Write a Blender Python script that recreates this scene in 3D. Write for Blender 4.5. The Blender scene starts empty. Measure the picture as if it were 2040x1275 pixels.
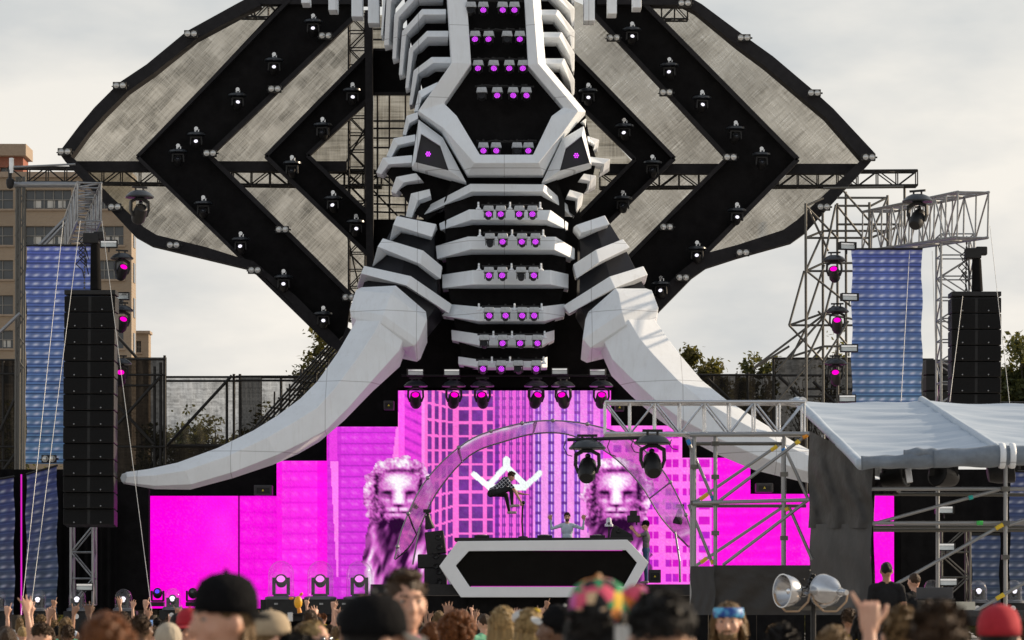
import bpy, math, random
import numpy as np
from mathutils import Vector, Matrix, Quaternion

# ------------------------------------------------------------------ camera, sky, sun, exposure
SC = bpy.context.scene
COL = SC.collection
R = math.radians
FPX, EYE, HORIZON = 6000.0, 1.68, 1225.0           # focal length in photo pixels, eye height, horizon row
cam = bpy.data.cameras.new('camera'); camo = bpy.data.objects.new('camera', cam); COL.objects.link(camo)
camo.location = (0, 0, EYE); camo.rotation_euler = (R(90), 0, 0)
cam.sensor_width = 36.0; cam.lens = 36.0 * FPX / 2040.0
cam.shift_y = (HORIZON - 637.5) / 2040.0
cam.clip_start = 0.5; cam.clip_end = 6000
cam.dof.use_dof = True; cam.dof.focus_distance = 84.0; cam.dof.aperture_fstop = 4.6
SC.camera = camo

SUN_DIR = Vector((0.89, 0.33, 0.36)).normalized()   # towards the sun: right of frame, slightly behind the stage
SUN_EL = math.asin(SUN_DIR.z); SUN_ROT = math.atan2(SUN_DIR.x, SUN_DIR.y)
W = bpy.data.worlds.new('World'); SC.world = W; W.use_nodes = True
wn, wl = W.node_tree.nodes, W.node_tree.links
wn.clear()
wo = wn.new('ShaderNodeOutputWorld'); bg = wn.new('ShaderNodeBackground')
sky = wn.new('ShaderNodeTexSky'); sky.sky_type = 'NISHITA'; sky.sun_disc = False
sky.sun_elevation = SUN_EL; sky.sun_rotation = SUN_ROT; sky.air_density = 1.3; sky.dust_density = 2.5
tc = wn.new('ShaderNodeTexCoord'); mp = wn.new('ShaderNodeMapping'); mp.inputs['Scale'].default_value = (1, 1, 2.6)
nz = wn.new('ShaderNodeTexNoise'); nz.inputs['Scale'].default_value = 7.5; nz.inputs['Detail'].default_value = 6; nz.inputs['Roughness'].default_value = 0.52
cr = wn.new('ShaderNodeValToRGB'); cr.color_ramp.elements[0].position = 0.34; cr.color_ramp.elements[1].position = 0.60
cr.color_ramp.elements[0].color = (4.4, 4.5, 4.55, 1); cr.color_ramp.elements[1].color = (6.7, 6.35, 5.85, 1)
mx = wn.new('ShaderNodeMixRGB')
sx = wn.new('ShaderNodeSeparateXYZ'); mh = wn.new('ShaderNodeMapRange')          # cloud veil: dense and hazy low down, thinner overhead
mh.inputs['From Min'].default_value = 0.12; mh.inputs['From Max'].default_value = 0.6; mh.inputs['To Min'].default_value = 0.95; mh.inputs['To Max'].default_value = 0.35
wl.new(tc.outputs['Generated'], sx.inputs[0]); wl.new(sx.outputs['Z'], mh.inputs['Value']); wl.new(mh.outputs['Result'], mx.inputs['Fac'])
wl.new(tc.outputs['Generated'], mp.inputs['Vector']); wl.new(mp.outputs['Vector'], nz.inputs['Vector'])
wl.new(nz.outputs['Fac'], cr.inputs['Fac']); wl.new(sky.outputs['Color'], mx.inputs['Color1']); wl.new(cr.outputs['Color'], mx.inputs['Color2'])
wl.new(mx.outputs['Color'], bg.inputs['Color']); bg.inputs['Strength'].default_value = 0.118
wl.new(bg.outputs['Background'], wo.inputs['Surface'])

sl = bpy.data.lights.new('sun', 'SUN'); so = bpy.data.objects.new('sun', sl); COL.objects.link(so)
sl.energy = 4.4; sl.angle = R(0.6); sl.color = (1.0, 0.80, 0.58)
so.rotation_euler = (-SUN_DIR).to_track_quat('-Z', 'Y').to_euler(); so.location = (60, 40, 60)
SC.view_settings.view_transform = 'Standard'; SC.view_settings.look = 'None'
SC.view_settings.exposure = 0.28; SC.view_settings.gamma = 1.0; SC.view_settings.use_curve_mapping = False
SC.cycles.max_bounces = 8; SC.cycles.transparent_max_bounces = 24; SC.cycles.use_denoising = True
SC.cycles.sample_clamp_indirect = 6.0

# ------------------------------------------------------------------ helpers
rng = random.Random(11); nrng = np.random.default_rng(5)

def P(px, py, D):
    """world point that stands D metres in front of the camera where photo pixel (px, py) looks"""
    return Vector(((px - 1020.0) * D / FPX, D, EYE + (HORIZON - py) * D / FPX))

def lin(c):
    return tuple((x / 12.92 if x <= 0.04045 else ((x + 0.055) / 1.055) ** 2.4) for x in (v / 255.0 for v in c))

def tag(o, label=None, cat=None, group=None, kind=None):
    if label: o['label'] = label
    if cat: o['category'] = cat
    if group: o['group'] = group
    if kind: o['kind'] = kind
    return o

def thing(name, loc, label=None, cat=None, group=None):
    o = bpy.data.objects.new(name, None); COL.objects.link(o); o.location = loc; o.empty_display_size = 0.2
    return tag(o, label, cat, group)

def wpos(o):
    v = Vector(o.location); p = o.parent
    while p: v += Vector(p.location); p = p.parent
    return v

class MB:
    def __init__(s): s.v = []; s.f = []; s.smooth = False
    def add(s, vs, fs):
        n = len(s.v); s.v += [Vector(v) for v in vs]; s.f += [tuple(i + n for i in f) for f in fs]; return s
    def box(s, c, size, q=None):
        x, y, z = (a / 2 for a in size); c = Vector(c)
        vs = [Vector((i * x, j * y, k * z)) for i in (-1, 1) for j in (-1, 1) for k in (-1, 1)]
        if q is not None: vs = [q @ v for v in vs]
        return s.add([c + v for v in vs], [(0, 1, 3, 2), (4, 6, 7, 5), (0, 4, 5, 1), (2, 3, 7, 6), (0, 2, 6, 4), (1, 5, 7, 3)])
    def tube(s, a, b, r, n=8, r2=None, cap=True):
        a, b = Vector(a), Vector(b); r2 = r if r2 is None else r2
        d = (b - a)
        if d.length < 1e-6: return s
        q = d.to_track_quat('Z', 'Y'); vs = []
        for p, rr in ((a, r), (b, r2)):
            for k in range(n):
                t = 2 * math.pi * k / n; vs.append(p + q @ Vector((rr * math.cos(t), rr * math.sin(t), 0)))
        fs = [(k, (k + 1) % n, n + (k + 1) % n, n + k) for k in range(n)]
        if cap: fs += [tuple(range(n - 1, -1, -1)), tuple(range(n, 2 * n))]
        return s.add(vs, fs)
    def path(s, pts, r, n=6):
        for a, b in zip(pts[:-1], pts[1:]): s.tube(a, b, r, n)
        return s
    def bar(s, a, b, w, h, up=(0, 0, 1)):
        """rectangular bar from a to b, w across, h along up"""
        a, b = Vector(a), Vector(b); d = (b - a).normalized(); u = Vector(up); x = d.cross(u).normalized(); u = x.cross(d)
        vs = [p + x * (i * w / 2) + u * (j * h / 2) for p in (a, b) for i, j in ((-1, -1), (1, -1), (1, 1), (-1, 1))]
        return s.add(vs, [(0, 1, 5, 4), (1, 2, 6, 5), (2, 3, 7, 6), (3, 0, 4, 7), (3, 2, 1, 0), (4, 5, 6, 7)])
    def loft(s, rows, closed_rows=True, closed_pts=False, caps=True):
        m, n = len(rows), len(rows[0]); vs = [v for r in rows for v in r]; fs = []
        for i in range(m if closed_rows else m - 1):
            for j in range(n if closed_pts else n - 1):
                a, b = i * n + j, i * n + (j + 1) % n; c, d = ((i + 1) % m) * n + (j + 1) % n, ((i + 1) % m) * n + j
                fs.append((a, b, c, d))
        if caps and closed_rows and not closed_pts:
            fs.append(tuple(i * n for i in range(m))); fs.append(tuple(i * n + n - 1 for i in range(m - 1, -1, -1)))
        if caps and closed_pts and not closed_rows:
            fs.append(tuple(range(n - 1, -1, -1))); fs.append(tuple((m - 1) * n + j for j in range(n)))
        return s.add(vs, fs)
    def prism(s, front, back):
        n = len(front)
        return s.add(list(front) + list(back), [tuple(range(n)), tuple(range(2 * n - 1, n - 1, -1))] + [(k, n + k, n + (k + 1) % n, (k + 1) % n) for k in range(n)])
    def lathe(s, prof, n=16, c=(0, 0, 0), q=None):
        """prof: (radius, z) points turned round z"""
        c = Vector(c); vs = []
        for r, z in prof:
            for k in range(n):
                t = 2 * math.pi * k / n; v = Vector((r * math.cos(t), r * math.sin(t), z)); vs.append(c + (q @ v if q is not None else v))
        fs = [(i * n + k, i * n + (k + 1) % n, (i + 1) * n + (k + 1) % n, (i + 1) * n + k) for i in range(len(prof) - 1) for k in range(n)]
        if prof[0][0] > 1e-4: fs.append(tuple(range(n - 1, -1, -1)))
        if prof[-1][0] > 1e-4: fs.append(tuple((len(prof) - 1) * n + k for k in range(n)))
        return s.add(vs, fs)
    def ball(s, c, r, n=12, m=8, q=None):
        r = (r, r, r) if not hasattr(r, '__len__') else r; c = Vector(c); vs = []
        for i in range(1, m):
            ph = math.pi * i / m
            for k in range(n):
                t = 2 * math.pi * k / n; v = Vector((r[0] * math.sin(ph) * math.cos(t), r[1] * math.sin(ph) * math.sin(t), r[2] * math.cos(ph)))
                vs.append(c + (q @ v if q is not None else v))
        vt, vb = Vector((0, 0, r[2])), Vector((0, 0, -r[2]))
        vs += [c + (q @ vt if q is not None else vt), c + (q @ vb if q is not None else vb)]
        fs = [(i * n + k, (i + 1) * n + k, (i + 1) * n + (k + 1) % n, i * n + (k + 1) % n) for i in range(m - 2) for k in range(n)]
        T, B = (m - 1) * n, (m - 1) * n + 1
        fs += [(T, k, (k + 1) % n) for k in range(n)] + [(B, (m - 2) * n + (k + 1) % n, (m - 2) * n + k) for k in range(n)]
        return s.add(vs, fs)
    def build(s, name, mat, parent=None, smooth=None, local=False, bevel=0.0):
        off = Vector((0, 0, 0)) if (parent is None or local) else wpos(parent)
        base = Vector((0, 0, 0))
        me = bpy.data.meshes.new(name); me.from_pydata([v - off - base for v in s.v], [], s.f); me.update()
        me.materials.append(mat)
        if s.smooth or smooth:
            for p in me.polygons: p.use_smooth = True
            if not isinstance(smooth, bool) and smooth: me.set_sharp_from_angle(angle=R(smooth))
        o = bpy.data.objects.new(name, me); COL.objects.link(o)
        if parent is not None: o.parent = parent
        if bevel:
            b = o.modifiers.new('bevel', 'BEVEL'); b.width = bevel; b.segments = 2; b.limit_method = 'ANGLE'; b.angle_limit = R(25)
        return o

_pole = None
def pole(name, a, b, r, mat, parent):
    """one straight pipe: its own object, one shared mesh per material"""
    global _pole
    if _pole is None: _pole = {}
    if mat.name not in _pole:
        m = MB().tube((0, 0, 0), (0, 0, 1), 1.0, 8); me = bpy.data.meshes.new('pipe'); me.from_pydata(m.v, [], m.f); me.update(); me.materials.append(mat)
        for p in me.polygons: p.use_smooth = len(p.vertices) == 4
        _pole[mat.name] = me
    a, b = Vector(a), Vector(b); o = bpy.data.objects.new(name, _pole[mat.name]); COL.objects.link(o); o.parent = parent
    o.location = a - wpos(parent); o.rotation_mode = 'QUATERNION'; o.rotation_quaternion = (b - a).to_track_quat('Z', 'Y'); o.scale = (r, r, (b - a).length)
    return o

def copy_tree(o, parent=None):
    c = o.copy(); COL.objects.link(c); c.parent = parent
    for ch in list(o.children): copy_tree(ch, c)
    return c

def truss(name, p0, p1, w, h, n, r, mat, label, cat='truss', side=None, group=None, lr=None):
    """box truss: four chords, lacing on the sides"""
    p0, p1 = Vector(p0), Vector(p1); t = thing(name, p0, label, cat, group); d = (p1 - p0).normalized()
    up = Vector((0, 0, 1)) if abs(d.z) < 0.9 else Vector((0, 1, 0))
    x = d.cross(up).normalized(); u = x.cross(d)
    cs = [x * (i * w / 2) + u * (j * h / 2) for i, j in ((-1, -1), (1, -1), (1, 1), (-1, 1))]
    for c in cs: pole('chord', p0 + c, p1 + c, r, mat, t)
    m = MB(); lr = lr or r * 0.6
    for k in range(4):
        a, b = cs[k], cs[(k + 1) % 4]
        for i in range(n):
            q0, q1 = p0.lerp(p1, i / n), p0.lerp(p1, (i + 1) / n); fl = (i + (k >= 2)) % 2
            m.tube(q0 + (a if fl else b), q1 + (b if fl else a), lr, 6)
            m.tube(q0 + a, q0 + b, lr, 6)
        m.tube(p1 + a, p1 + b, lr, 6)
    m.build('lacing', mat, t, smooth=40)
    return t

# ------------------------------------------------------------------ materials
MATS = {}
def mat(name, col, rough=0.6, metal=0.0, var=0.0, vscale=6.0, bump=0.0, bscale=30.0, spec=0.5, vcol=None, stretch=(1, 1, 1), emit=None, estr=1.0, sheen=0.0, detail=5):
    if name in MATS: return MATS[name]
    m = bpy.data.materials.new(name); m.use_nodes = True; n, l = m.node_tree.nodes, m.node_tree.links
    b = n['Principled BSDF']; b.inputs['Base Color'].default_value = (*col, 1); b.inputs['Roughness'].default_value = rough; b.inputs['Metallic'].default_value = metal
    b.inputs['Specular IOR Level'].default_value = spec
    if sheen: b.inputs['Sheen Weight'].default_value = sheen
    if emit: b.inputs['Emission Color'].default_value = (*emit, 1); b.inputs['Emission Strength'].default_value = estr
    if var or bump:
        t = n.new('ShaderNodeTexCoord'); mpp = n.new('ShaderNodeMapping'); mpp.inputs['Scale'].default_value = stretch
        l.new(t.outputs['Object'], mpp.inputs['Vector'])
    if var:
        z = n.new('ShaderNodeTexNoise'); z.inputs['Scale'].default_value = vscale; z.inputs['Detail'].default_value = detail; z.inputs['Roughness'].default_value = 0.65
        l.new(mpp.outputs['Vector'], z.inputs['Vector'])
        r = n.new('ShaderNodeValToRGB'); r.color_ramp.elements[0].position = 0.32; r.color_ramp.elements[1].position = 0.68
        c2 = vcol or tuple(c * (1 - var) for c in col)
        r.color_ramp.elements[0].color = (*c2, 1); r.color_ramp.elements[1].color = (*col, 1)
        l.new(z.outputs['Fac'], r.inputs['Fac']); l.new(r.outputs['Color'], b.inputs['Base Color'])
        mr = n.new('ShaderNodeMapRange'); mr.inputs['To Min'].default_value = min(1, rough * 1.15); mr.inputs['To Max'].default_value = rough * 0.85
        l.new(z.outputs['Fac'], mr.inputs['Value']); l.new(mr.outputs['Result'], b.inputs['Roughness'])
    if bump:
        z2 = n.new('ShaderNodeTexNoise'); z2.inputs['Scale'].default_value = bscale; z2.inputs['Detail'].default_value = 4
        l.new(mpp.outputs['Vector'], z2.inputs['Vector'])
        bp = n.new('ShaderNodeBump'); bp.inputs['Strength'].default_value = bump; bp.inputs['Distance'].default_value = 0.05
        l.new(z2.outputs['Fac'], bp.inputs['Height']); l.new(bp.outputs['Normal'], b.inputs['Normal'])
    MATS[name] = m; return m

def scrim(name, col, hole, ang, dark=0.45, lines=26.0, patch=1.6, bw=0.22):
    """woven shade cloth: see-through between the threads, light passes through; density changes where layers overlap"""
    m = bpy.data.materials.new(name); m.use_nodes = True; n, l = m.node_tree.nodes, m.node_tree.links; n.clear()
    out = n.new('ShaderNodeOutputMaterial'); t = n.new('ShaderNodeTexCoord'); mpp = n.new('ShaderNodeMapping'); mpp.inputs['Rotation'].default_value = (0, R(ang), 0)
    l.new(t.outputs['Object'], mpp.inputs['Vector'])
    def noise(sc, st, det=4):
        a = n.new('ShaderNodeMapping'); a.inputs['Scale'].default_value = st; l.new(mpp.outputs['Vector'], a.inputs['Vector'])
        z = n.new('ShaderNodeTexNoise'); z.inputs['Scale'].default_value = sc; z.inputs['Detail'].default_value = det; l.new(a.outputs['Vector'], z.inputs['Vector']); return z.outputs['Fac']
    def math_(op, a, b):
        k = n.new('ShaderNodeMath'); k.operation = op
        for i, s in enumerate((a, b)):
            if isinstance(s, (int, float)): k.inputs[i].default_value = s
            else: l.new(s, k.inputs[i])
        return k.outputs[0]
    f1 = noise(lines, (0.04, 1, 1.0), 5); f2 = noise(lines, (1.0, 1, 0.05), 5); f3 = noise(patch, (1, 1, 1), 2); f4 = noise(60, (1, 1, 1), 2)
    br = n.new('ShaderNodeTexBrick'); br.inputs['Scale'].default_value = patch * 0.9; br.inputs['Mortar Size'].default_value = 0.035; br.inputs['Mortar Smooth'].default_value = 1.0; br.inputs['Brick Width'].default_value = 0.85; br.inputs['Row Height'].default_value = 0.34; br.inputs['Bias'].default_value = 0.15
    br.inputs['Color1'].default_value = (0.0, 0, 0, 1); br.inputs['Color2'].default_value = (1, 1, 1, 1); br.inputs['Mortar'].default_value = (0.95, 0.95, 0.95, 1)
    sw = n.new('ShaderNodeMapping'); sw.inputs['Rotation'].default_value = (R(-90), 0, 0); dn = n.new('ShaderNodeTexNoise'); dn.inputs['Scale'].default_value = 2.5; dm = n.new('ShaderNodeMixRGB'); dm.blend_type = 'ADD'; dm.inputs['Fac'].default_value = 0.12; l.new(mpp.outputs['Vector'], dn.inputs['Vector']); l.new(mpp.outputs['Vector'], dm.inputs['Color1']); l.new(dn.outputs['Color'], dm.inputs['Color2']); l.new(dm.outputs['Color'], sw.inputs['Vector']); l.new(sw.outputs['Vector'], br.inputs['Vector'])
    s = math_('ADD', math_('MULTIPLY', f1, 0.95), math_('MULTIPLY', f2, 0.65)); s = math_('ADD', s, math_('MULTIPLY', f3, 0.5)); s = math_('ADD', s, math_('MULTIPLY', f4, 0.5))
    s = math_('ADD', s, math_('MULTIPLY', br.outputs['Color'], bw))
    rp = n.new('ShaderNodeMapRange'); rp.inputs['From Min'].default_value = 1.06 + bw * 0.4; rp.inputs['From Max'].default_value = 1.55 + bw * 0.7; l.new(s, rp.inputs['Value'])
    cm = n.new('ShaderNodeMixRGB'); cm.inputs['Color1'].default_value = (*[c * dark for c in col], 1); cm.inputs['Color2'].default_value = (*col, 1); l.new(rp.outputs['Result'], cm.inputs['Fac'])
    df = n.new('ShaderNodeBsdfDiffuse'); tl = n.new('ShaderNodeBsdfTranslucent'); l.new(cm.outputs['Color'], df.inputs['Color']); l.new(cm.outputs['Color'], tl.inputs['Color'])
    ms = n.new('ShaderNodeMixShader'); ms.inputs['Fac'].default_value = 0.55; l.new(df.outputs[0], ms.inputs[1]); l.new(tl.outputs[0], ms.inputs[2])
    tr = n.new('ShaderNodeBsdfTransparent'); m2 = n.new('ShaderNodeMixShader')
    hf = n.new('ShaderNodeMapRange'); hf.inputs['To Min'].default_value = hole * 0.55; hf.inputs['To Max'].default_value = hole * 1.35; l.new(rp.outputs['Result'], hf.inputs['Value'])
    l.new(hf.outputs['Result'], m2.inputs['Fac']); l.new(ms.outputs[0], m2.inputs[1]); l.new(tr.outputs[0], m2.inputs[2]); l.new(m2.outputs[0], out.inputs['Surface'])
    MATS[name] = m; return m

def clear(name, tint=(1, 1, 1), gloss=0.35, rough=0.03, body=0.0, bcol=(0.8, 0.8, 0.8)):
    """thin clear plastic: rim reflections, nearly see-through face on"""
    m = bpy.data.materials.new(name); m.use_nodes = True; n, l = m.node_tree.nodes, m.node_tree.links; n.clear()
    out = n.new('ShaderNodeOutputMaterial'); tr = n.new('ShaderNodeBsdfTransparent'); tr.inputs['Color'].default_value = (*tint, 1)
    gl = n.new('ShaderNodeBsdfGlossy'); gl.inputs['Roughness'].default_value = rough
    lw = n.new('ShaderNodeLayerWeight'); lw.inputs['Blend'].default_value = gloss; ms = n.new('ShaderNodeMixShader')
    src = tr
    if body:
        df = n.new('ShaderNodeBsdfDiffuse'); df.inputs['Color'].default_value = (*bcol, 1); mb = n.new('ShaderNodeMixShader')
        t = n.new('ShaderNodeTexCoord'); z = n.new('ShaderNodeTexNoise'); z.inputs['Scale'].default_value = 2.2; z.inputs['Detail'].default_value = 4; z.inputs['Distortion'].default_value = 1.5
        l.new(t.outputs['Object'], z.inputs['Vector']); mr = n.new('ShaderNodeMapRange'); mr.inputs['From Min'].default_value = 0.4; mr.inputs['From Max'].default_value = 0.75; mr.inputs['To Min'].default_value = body * 0.3; mr.inputs['To Max'].default_value = body * 2
        l.new(z.outputs['Fac'], mr.inputs['Value']); l.new(mr.outputs[0], mb.inputs['Fac']); l.new(tr.outputs[0], mb.inputs[1]); l.new(df.outputs[0], mb.inputs[2]); src = mb
    pw_ = n.new('ShaderNodeMath'); pw_.operation = 'POWER'; pw_.inputs[1].default_value = 4.0; mu_ = n.new('ShaderNodeMath'); mu_.operation = 'MULTIPLY_ADD'; mu_.inputs[1].default_value = gloss * 1.6; mu_.inputs[2].default_value = gloss * 0.12
    lw.inputs['Blend'].default_value = 0.5; l.new(lw.outputs['Facing'], pw_.inputs[0]); l.new(pw_.outputs[0], mu_.inputs[0]); l.new(mu_.outputs[0], ms.inputs['Fac']); l.new(src.outputs[0], ms.inputs[1]); l.new(gl.outputs[0], ms.inputs[2]); l.new(ms.outputs[0], out.inputs['Surface'])
    MATS[name] = m; return m

def glow(name, col, s):
    m = bpy.data.materials.new(name); m.use_nodes = True; n, l = m.node_tree.nodes, m.node_tree.links; n.clear()
    out = n.new('ShaderNodeOutputMaterial'); e = n.new('ShaderNodeEmission'); e.inputs['Color'].default_value = (*col, 1); e.inputs['Strength'].default_value = s
    l.new(e.outputs[0], out.inputs['Surface']); MATS[name] = m; return m

def attr_mat(name, emit=0.0, rough=0.7):
    m = bpy.data.materials.new(name); m.use_nodes = True; n, l = m.node_tree.nodes, m.node_tree.links
    a = n.new('ShaderNodeAttribute'); a.attribute_name = 'print'; b = n['Principled BSDF']; b.inputs['Roughness'].default_value = rough
    if emit:
        n.remove(b); e = n.new('ShaderNodeEmission'); e.inputs['Strength'].default_value = emit
        l.new(a.outputs['Color'], e.inputs['Color']); l.new(e.outputs[0], n['Material Output'].inputs['Surface'])
    else:
        l.new(a.outputs['Color'], b.inputs['Base Color'])
    MATS[name] = m; return m

def seams(m, cell, w, amt):
    """thin joints between the cladding boards and faint rain streaks, mixed over the paint colour"""
    n, l = m.node_tree.nodes, m.node_tree.links; b = n['Principled BSDF']; src = b.inputs['Base Color'].links[0].from_socket
    t = n.new('ShaderNodeTexCoord'); sp = n.new('ShaderNodeSeparateXYZ'); l.new(t.outputs['Object'], sp.inputs[0]); tot = None
    for ax, c_ in (('X', cell), ('Z', cell * 0.83)):
        f = n.new('ShaderNodeMath'); f.operation = 'PINGPONG'; f.inputs[1].default_value = c_ / 2; a = n.new('ShaderNodeMath'); a.operation = 'LESS_THAN'; a.inputs[1].default_value = w; l.new(sp.outputs[ax], f.inputs[0]); l.new(f.outputs[0], a.inputs[0])
        if tot is None: tot = a.outputs[0]
        else: k = n.new('ShaderNodeMath'); k.operation = 'MAXIMUM'; l.new(tot, k.inputs[0]); l.new(a.outputs[0], k.inputs[1]); tot = k.outputs[0]
    mp_ = n.new('ShaderNodeMapping'); mp_.inputs['Scale'].default_value = (3.2, 3.2, 0.35); z = n.new('ShaderNodeTexNoise'); z.inputs['Scale'].default_value = 2.4; z.inputs['Detail'].default_value = 8; z.inputs['Roughness'].default_value = 0.7
    l.new(t.outputs['Object'], mp_.inputs['Vector']); l.new(mp_.outputs['Vector'], z.inputs['Vector']); r = n.new('ShaderNodeMapRange'); r.inputs['From Min'].default_value = 0.52; r.inputs['From Max'].default_value = 0.78; r.inputs['To Max'].default_value = 0.30; l.new(z.outputs['Fac'], r.inputs['Value'])
    m1 = n.new('ShaderNodeMixRGB'); m1.inputs['Color2'].default_value = (0.50, 0.50, 0.49, 1); l.new(r.outputs['Result'], m1.inputs['Fac']); l.new(src, m1.inputs['Color1'])
    g2 = n.new('ShaderNodeMath'); g2.operation = 'MULTIPLY'; g2.inputs[1].default_value = amt; l.new(tot, g2.inputs[0]); m2 = n.new('ShaderNodeMixRGB'); m2.inputs['Color2'].default_value = (0.22, 0.22, 0.23, 1); l.new(g2.outputs[0], m2.inputs['Fac']); l.new(m1.outputs['Color'], m2.inputs['Color1']); l.new(m2.outputs['Color'], b.inputs['Base Color'])
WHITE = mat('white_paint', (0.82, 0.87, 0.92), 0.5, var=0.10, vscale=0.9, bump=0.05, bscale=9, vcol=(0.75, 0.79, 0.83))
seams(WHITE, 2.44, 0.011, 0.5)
BLACKC = mat('black_cloth', (0.011, 0.0105, 0.011), 0.95, var=0.4, vscale=3, spec=0.1, bump=0.08, bscale=6)
NAVY = mat('charcoal_vinyl', (0.018, 0.019, 0.025), 0.38, var=0.25, vscale=1.5, spec=0.35, bump=0.03, bscale=4)
BLACKM = mat('black_metal', (0.014, 0.014, 0.015), 0.5, var=0.3, vscale=12, spec=0.35)
TRIM = mat('dark_grey_trim', (0.024, 0.023, 0.025), 0.8, var=0.3, vscale=5, spec=0.2)
HATM = mat('rain_hat_plastic', (0.028, 0.034, 0.042), 0.32, var=0.3, vscale=8, spec=0.5)
STEEL = mat('galvanised_steel', (0.40, 0.41, 0.42), 0.42, 0.75, var=0.45, vscale=7, bump=0.03)
DSTEEL = mat('weathered_steel', (0.16, 0.155, 0.14), 0.5, 0.6, var=0.5, vscale=5)
BSTEEL = mat('black_steel', (0.017, 0.016, 0.015), 0.55, 0.2, var=0.4, vscale=6)
SILVER = mat('brushed_aluminium', (0.62, 0.63, 0.65), 0.24, 1.0, var=0.2, vscale=5)
CHROME = mat('polished_reflector', (0.82, 0.83, 0.85), 0.12, 1.0, var=0.12, vscale=9)
WIRE = mat('steel_wire', (0.55, 0.55, 0.53), 0.4, 0.4)
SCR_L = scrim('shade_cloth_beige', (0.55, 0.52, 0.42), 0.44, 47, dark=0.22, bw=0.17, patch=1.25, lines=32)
SCR_R = scrim('shade_cloth_pale', (0.60, 0.57, 0.47), 0.50, 43, dark=0.36, lines=34, patch=0.7, bw=0.0)
SCR_C = scrim('shade_cloth_upright', (0.62, 0.585, 0.46), 0.42, 0, dark=0.36, lines=20, bw=0.0)
SCR_K = scrim('black_debris_netting', (0.022, 0.021, 0.020), 0.07, 0, dark=0.6, lines=14, bw=0.0)
SCR_G = scrim('grey_debris_netting', (0.075, 0.073, 0.066), 0.44, 0, dark=0.5, lines=14, bw=0.0)
LEDM = attr_mat('led_video_image', emit=0.95)
PRINT = attr_mat('printed_banner', rough=0.75)
L_WHITE = glow('lit_white_lens', (0.92, 0.88, 1.0), 1.15)
L_PINK = glow('lit_pink_lens', lin((255, 0, 190)), 1.15)
L_PURP = glow('lit_purple_leds', lin((222, 70, 255)), 1.5)
L_STRIP = glow('lit_magenta_strip', lin((225, 40, 200)), 0.8)
LENSD = mat('dark_glass_lens', (0.02, 0.022, 0.03), 0.06, spec=0.8)
LAMPG = mat('blinder_lamp_glass', (0.62, 0.62, 0.60), 0.16, 0.55, var=0.2, vscale=20)
COVER = mat('frosted_rain_cover', (0.50, 0.53, 0.56), 0.35, spec=0.5, var=0.35, vscale=14)
PANE = mat('floodlight_pane', (0.72, 0.78, 0.80), 0.12, 0.2, var=0.2, vscale=4)
DOME = clear('clear_acrylic_dome', (0.97, 0.97, 0.98), 0.34, 0.04, body=0.05, bcol=(0.6, 0.6, 0.65))
VINYL = clear('clear_vinyl_sheet', (0.96, 0.95, 0.97), 1.3, 0.14, body=0.34, bcol=(0.80, 0.74, 0.84))
# ------------------------------------------------------------------ ground and stage deck
GROUND = mat('dusty_pale_ground', (0.42, 0.40, 0.375), 0.9, var=0.4, vscale=0.6, bump=0.2, bscale=14)
g = MB().add([(-2500, -200, 0), (2500, -200, 0), (2500, 4000, 0), (-2500, 4000, 0)], [(0, 1, 2, 3)]).build('ground', GROUND); tag(g, kind='structure')

def slab(x0, x1, y0, y1, D, depth):
    a, b = P(x0, y1, D), P(x1, y0, D)
    return MB().box(((a.x + b.x) / 2, D + depth / 2, (a.z + b.z) / 2), (b.x - a.x, depth, b.z - a.z))

sd = thing('stage_deck', P(1010, 1225, 84) * 1, 'low black stage deck under the pink video wall', 'stage')
sd.location.z = 0
a = P(738, 1164, 83); b = P(1700, 1164, 83)
MB().box(((a.x + b.x) / 2, 86.4, a.z - 0.15), (b.x - a.x, 6.8, 0.3)).build('deck', BLACKM, sd)
nsk = 10
for i in range(nsk):
    x0 = a.x + (b.x - a.x) * i / nsk; x1 = a.x + (b.x - a.x) * (i + 1) / nsk
    MB().box(((x0 + x1) / 2, 83.06, (a.z - 0.32) / 2), (x1 - x0 - 0.02, 0.05, a.z - 0.32)).build('front_panel', BLACKC, sd)

a2 = P(530, 1193, 83); b2_ = P(737, 1193, 83)
MB().box(((a2.x + b2_.x) / 2, 85.2, a2.z - 0.15), (b2_.x - a2.x, 4.4, 0.3)).build('lower_deck', BLACKM, sd)
MB().box(((a2.x + b2_.x) / 2, 83.06, (a2.z - 0.32) / 2), (b2_.x - a2.x - 0.02, 0.05, a2.z - 0.32)).build('front_panel', BLACKC, sd)
# black drape wall round the screens
bw = thing('backdrop_wall', P(1010, 1215, 89), 'black stepped backdrop wall behind the tusks and round the video wall', 'backdrop')
bw.location.z = 0
poly = [(228, 1215), (228, 985), (262, 968), (400, 950), (560, 900), (655, 835), (760, 760), (800, 690), (1205, 690), (1265, 760), (1345, 830), (1480, 885), (1620, 950), (1810, 985), (1810, 1215)]
MB().prism([P(x, y, 88.9) for x, y in poly], [P(x, y, 88.9) + Vector((0, 0.5, 0)) for x, y in poly]).build('black_drape', BLACKC, bw)
for x0, x1, y0, y1 in ((226, 296, 960, 1212),):
    slab(x0, x1, y0, y1, 84.6, 0.4).build('side_drape', BLACKC, bw)

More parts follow.
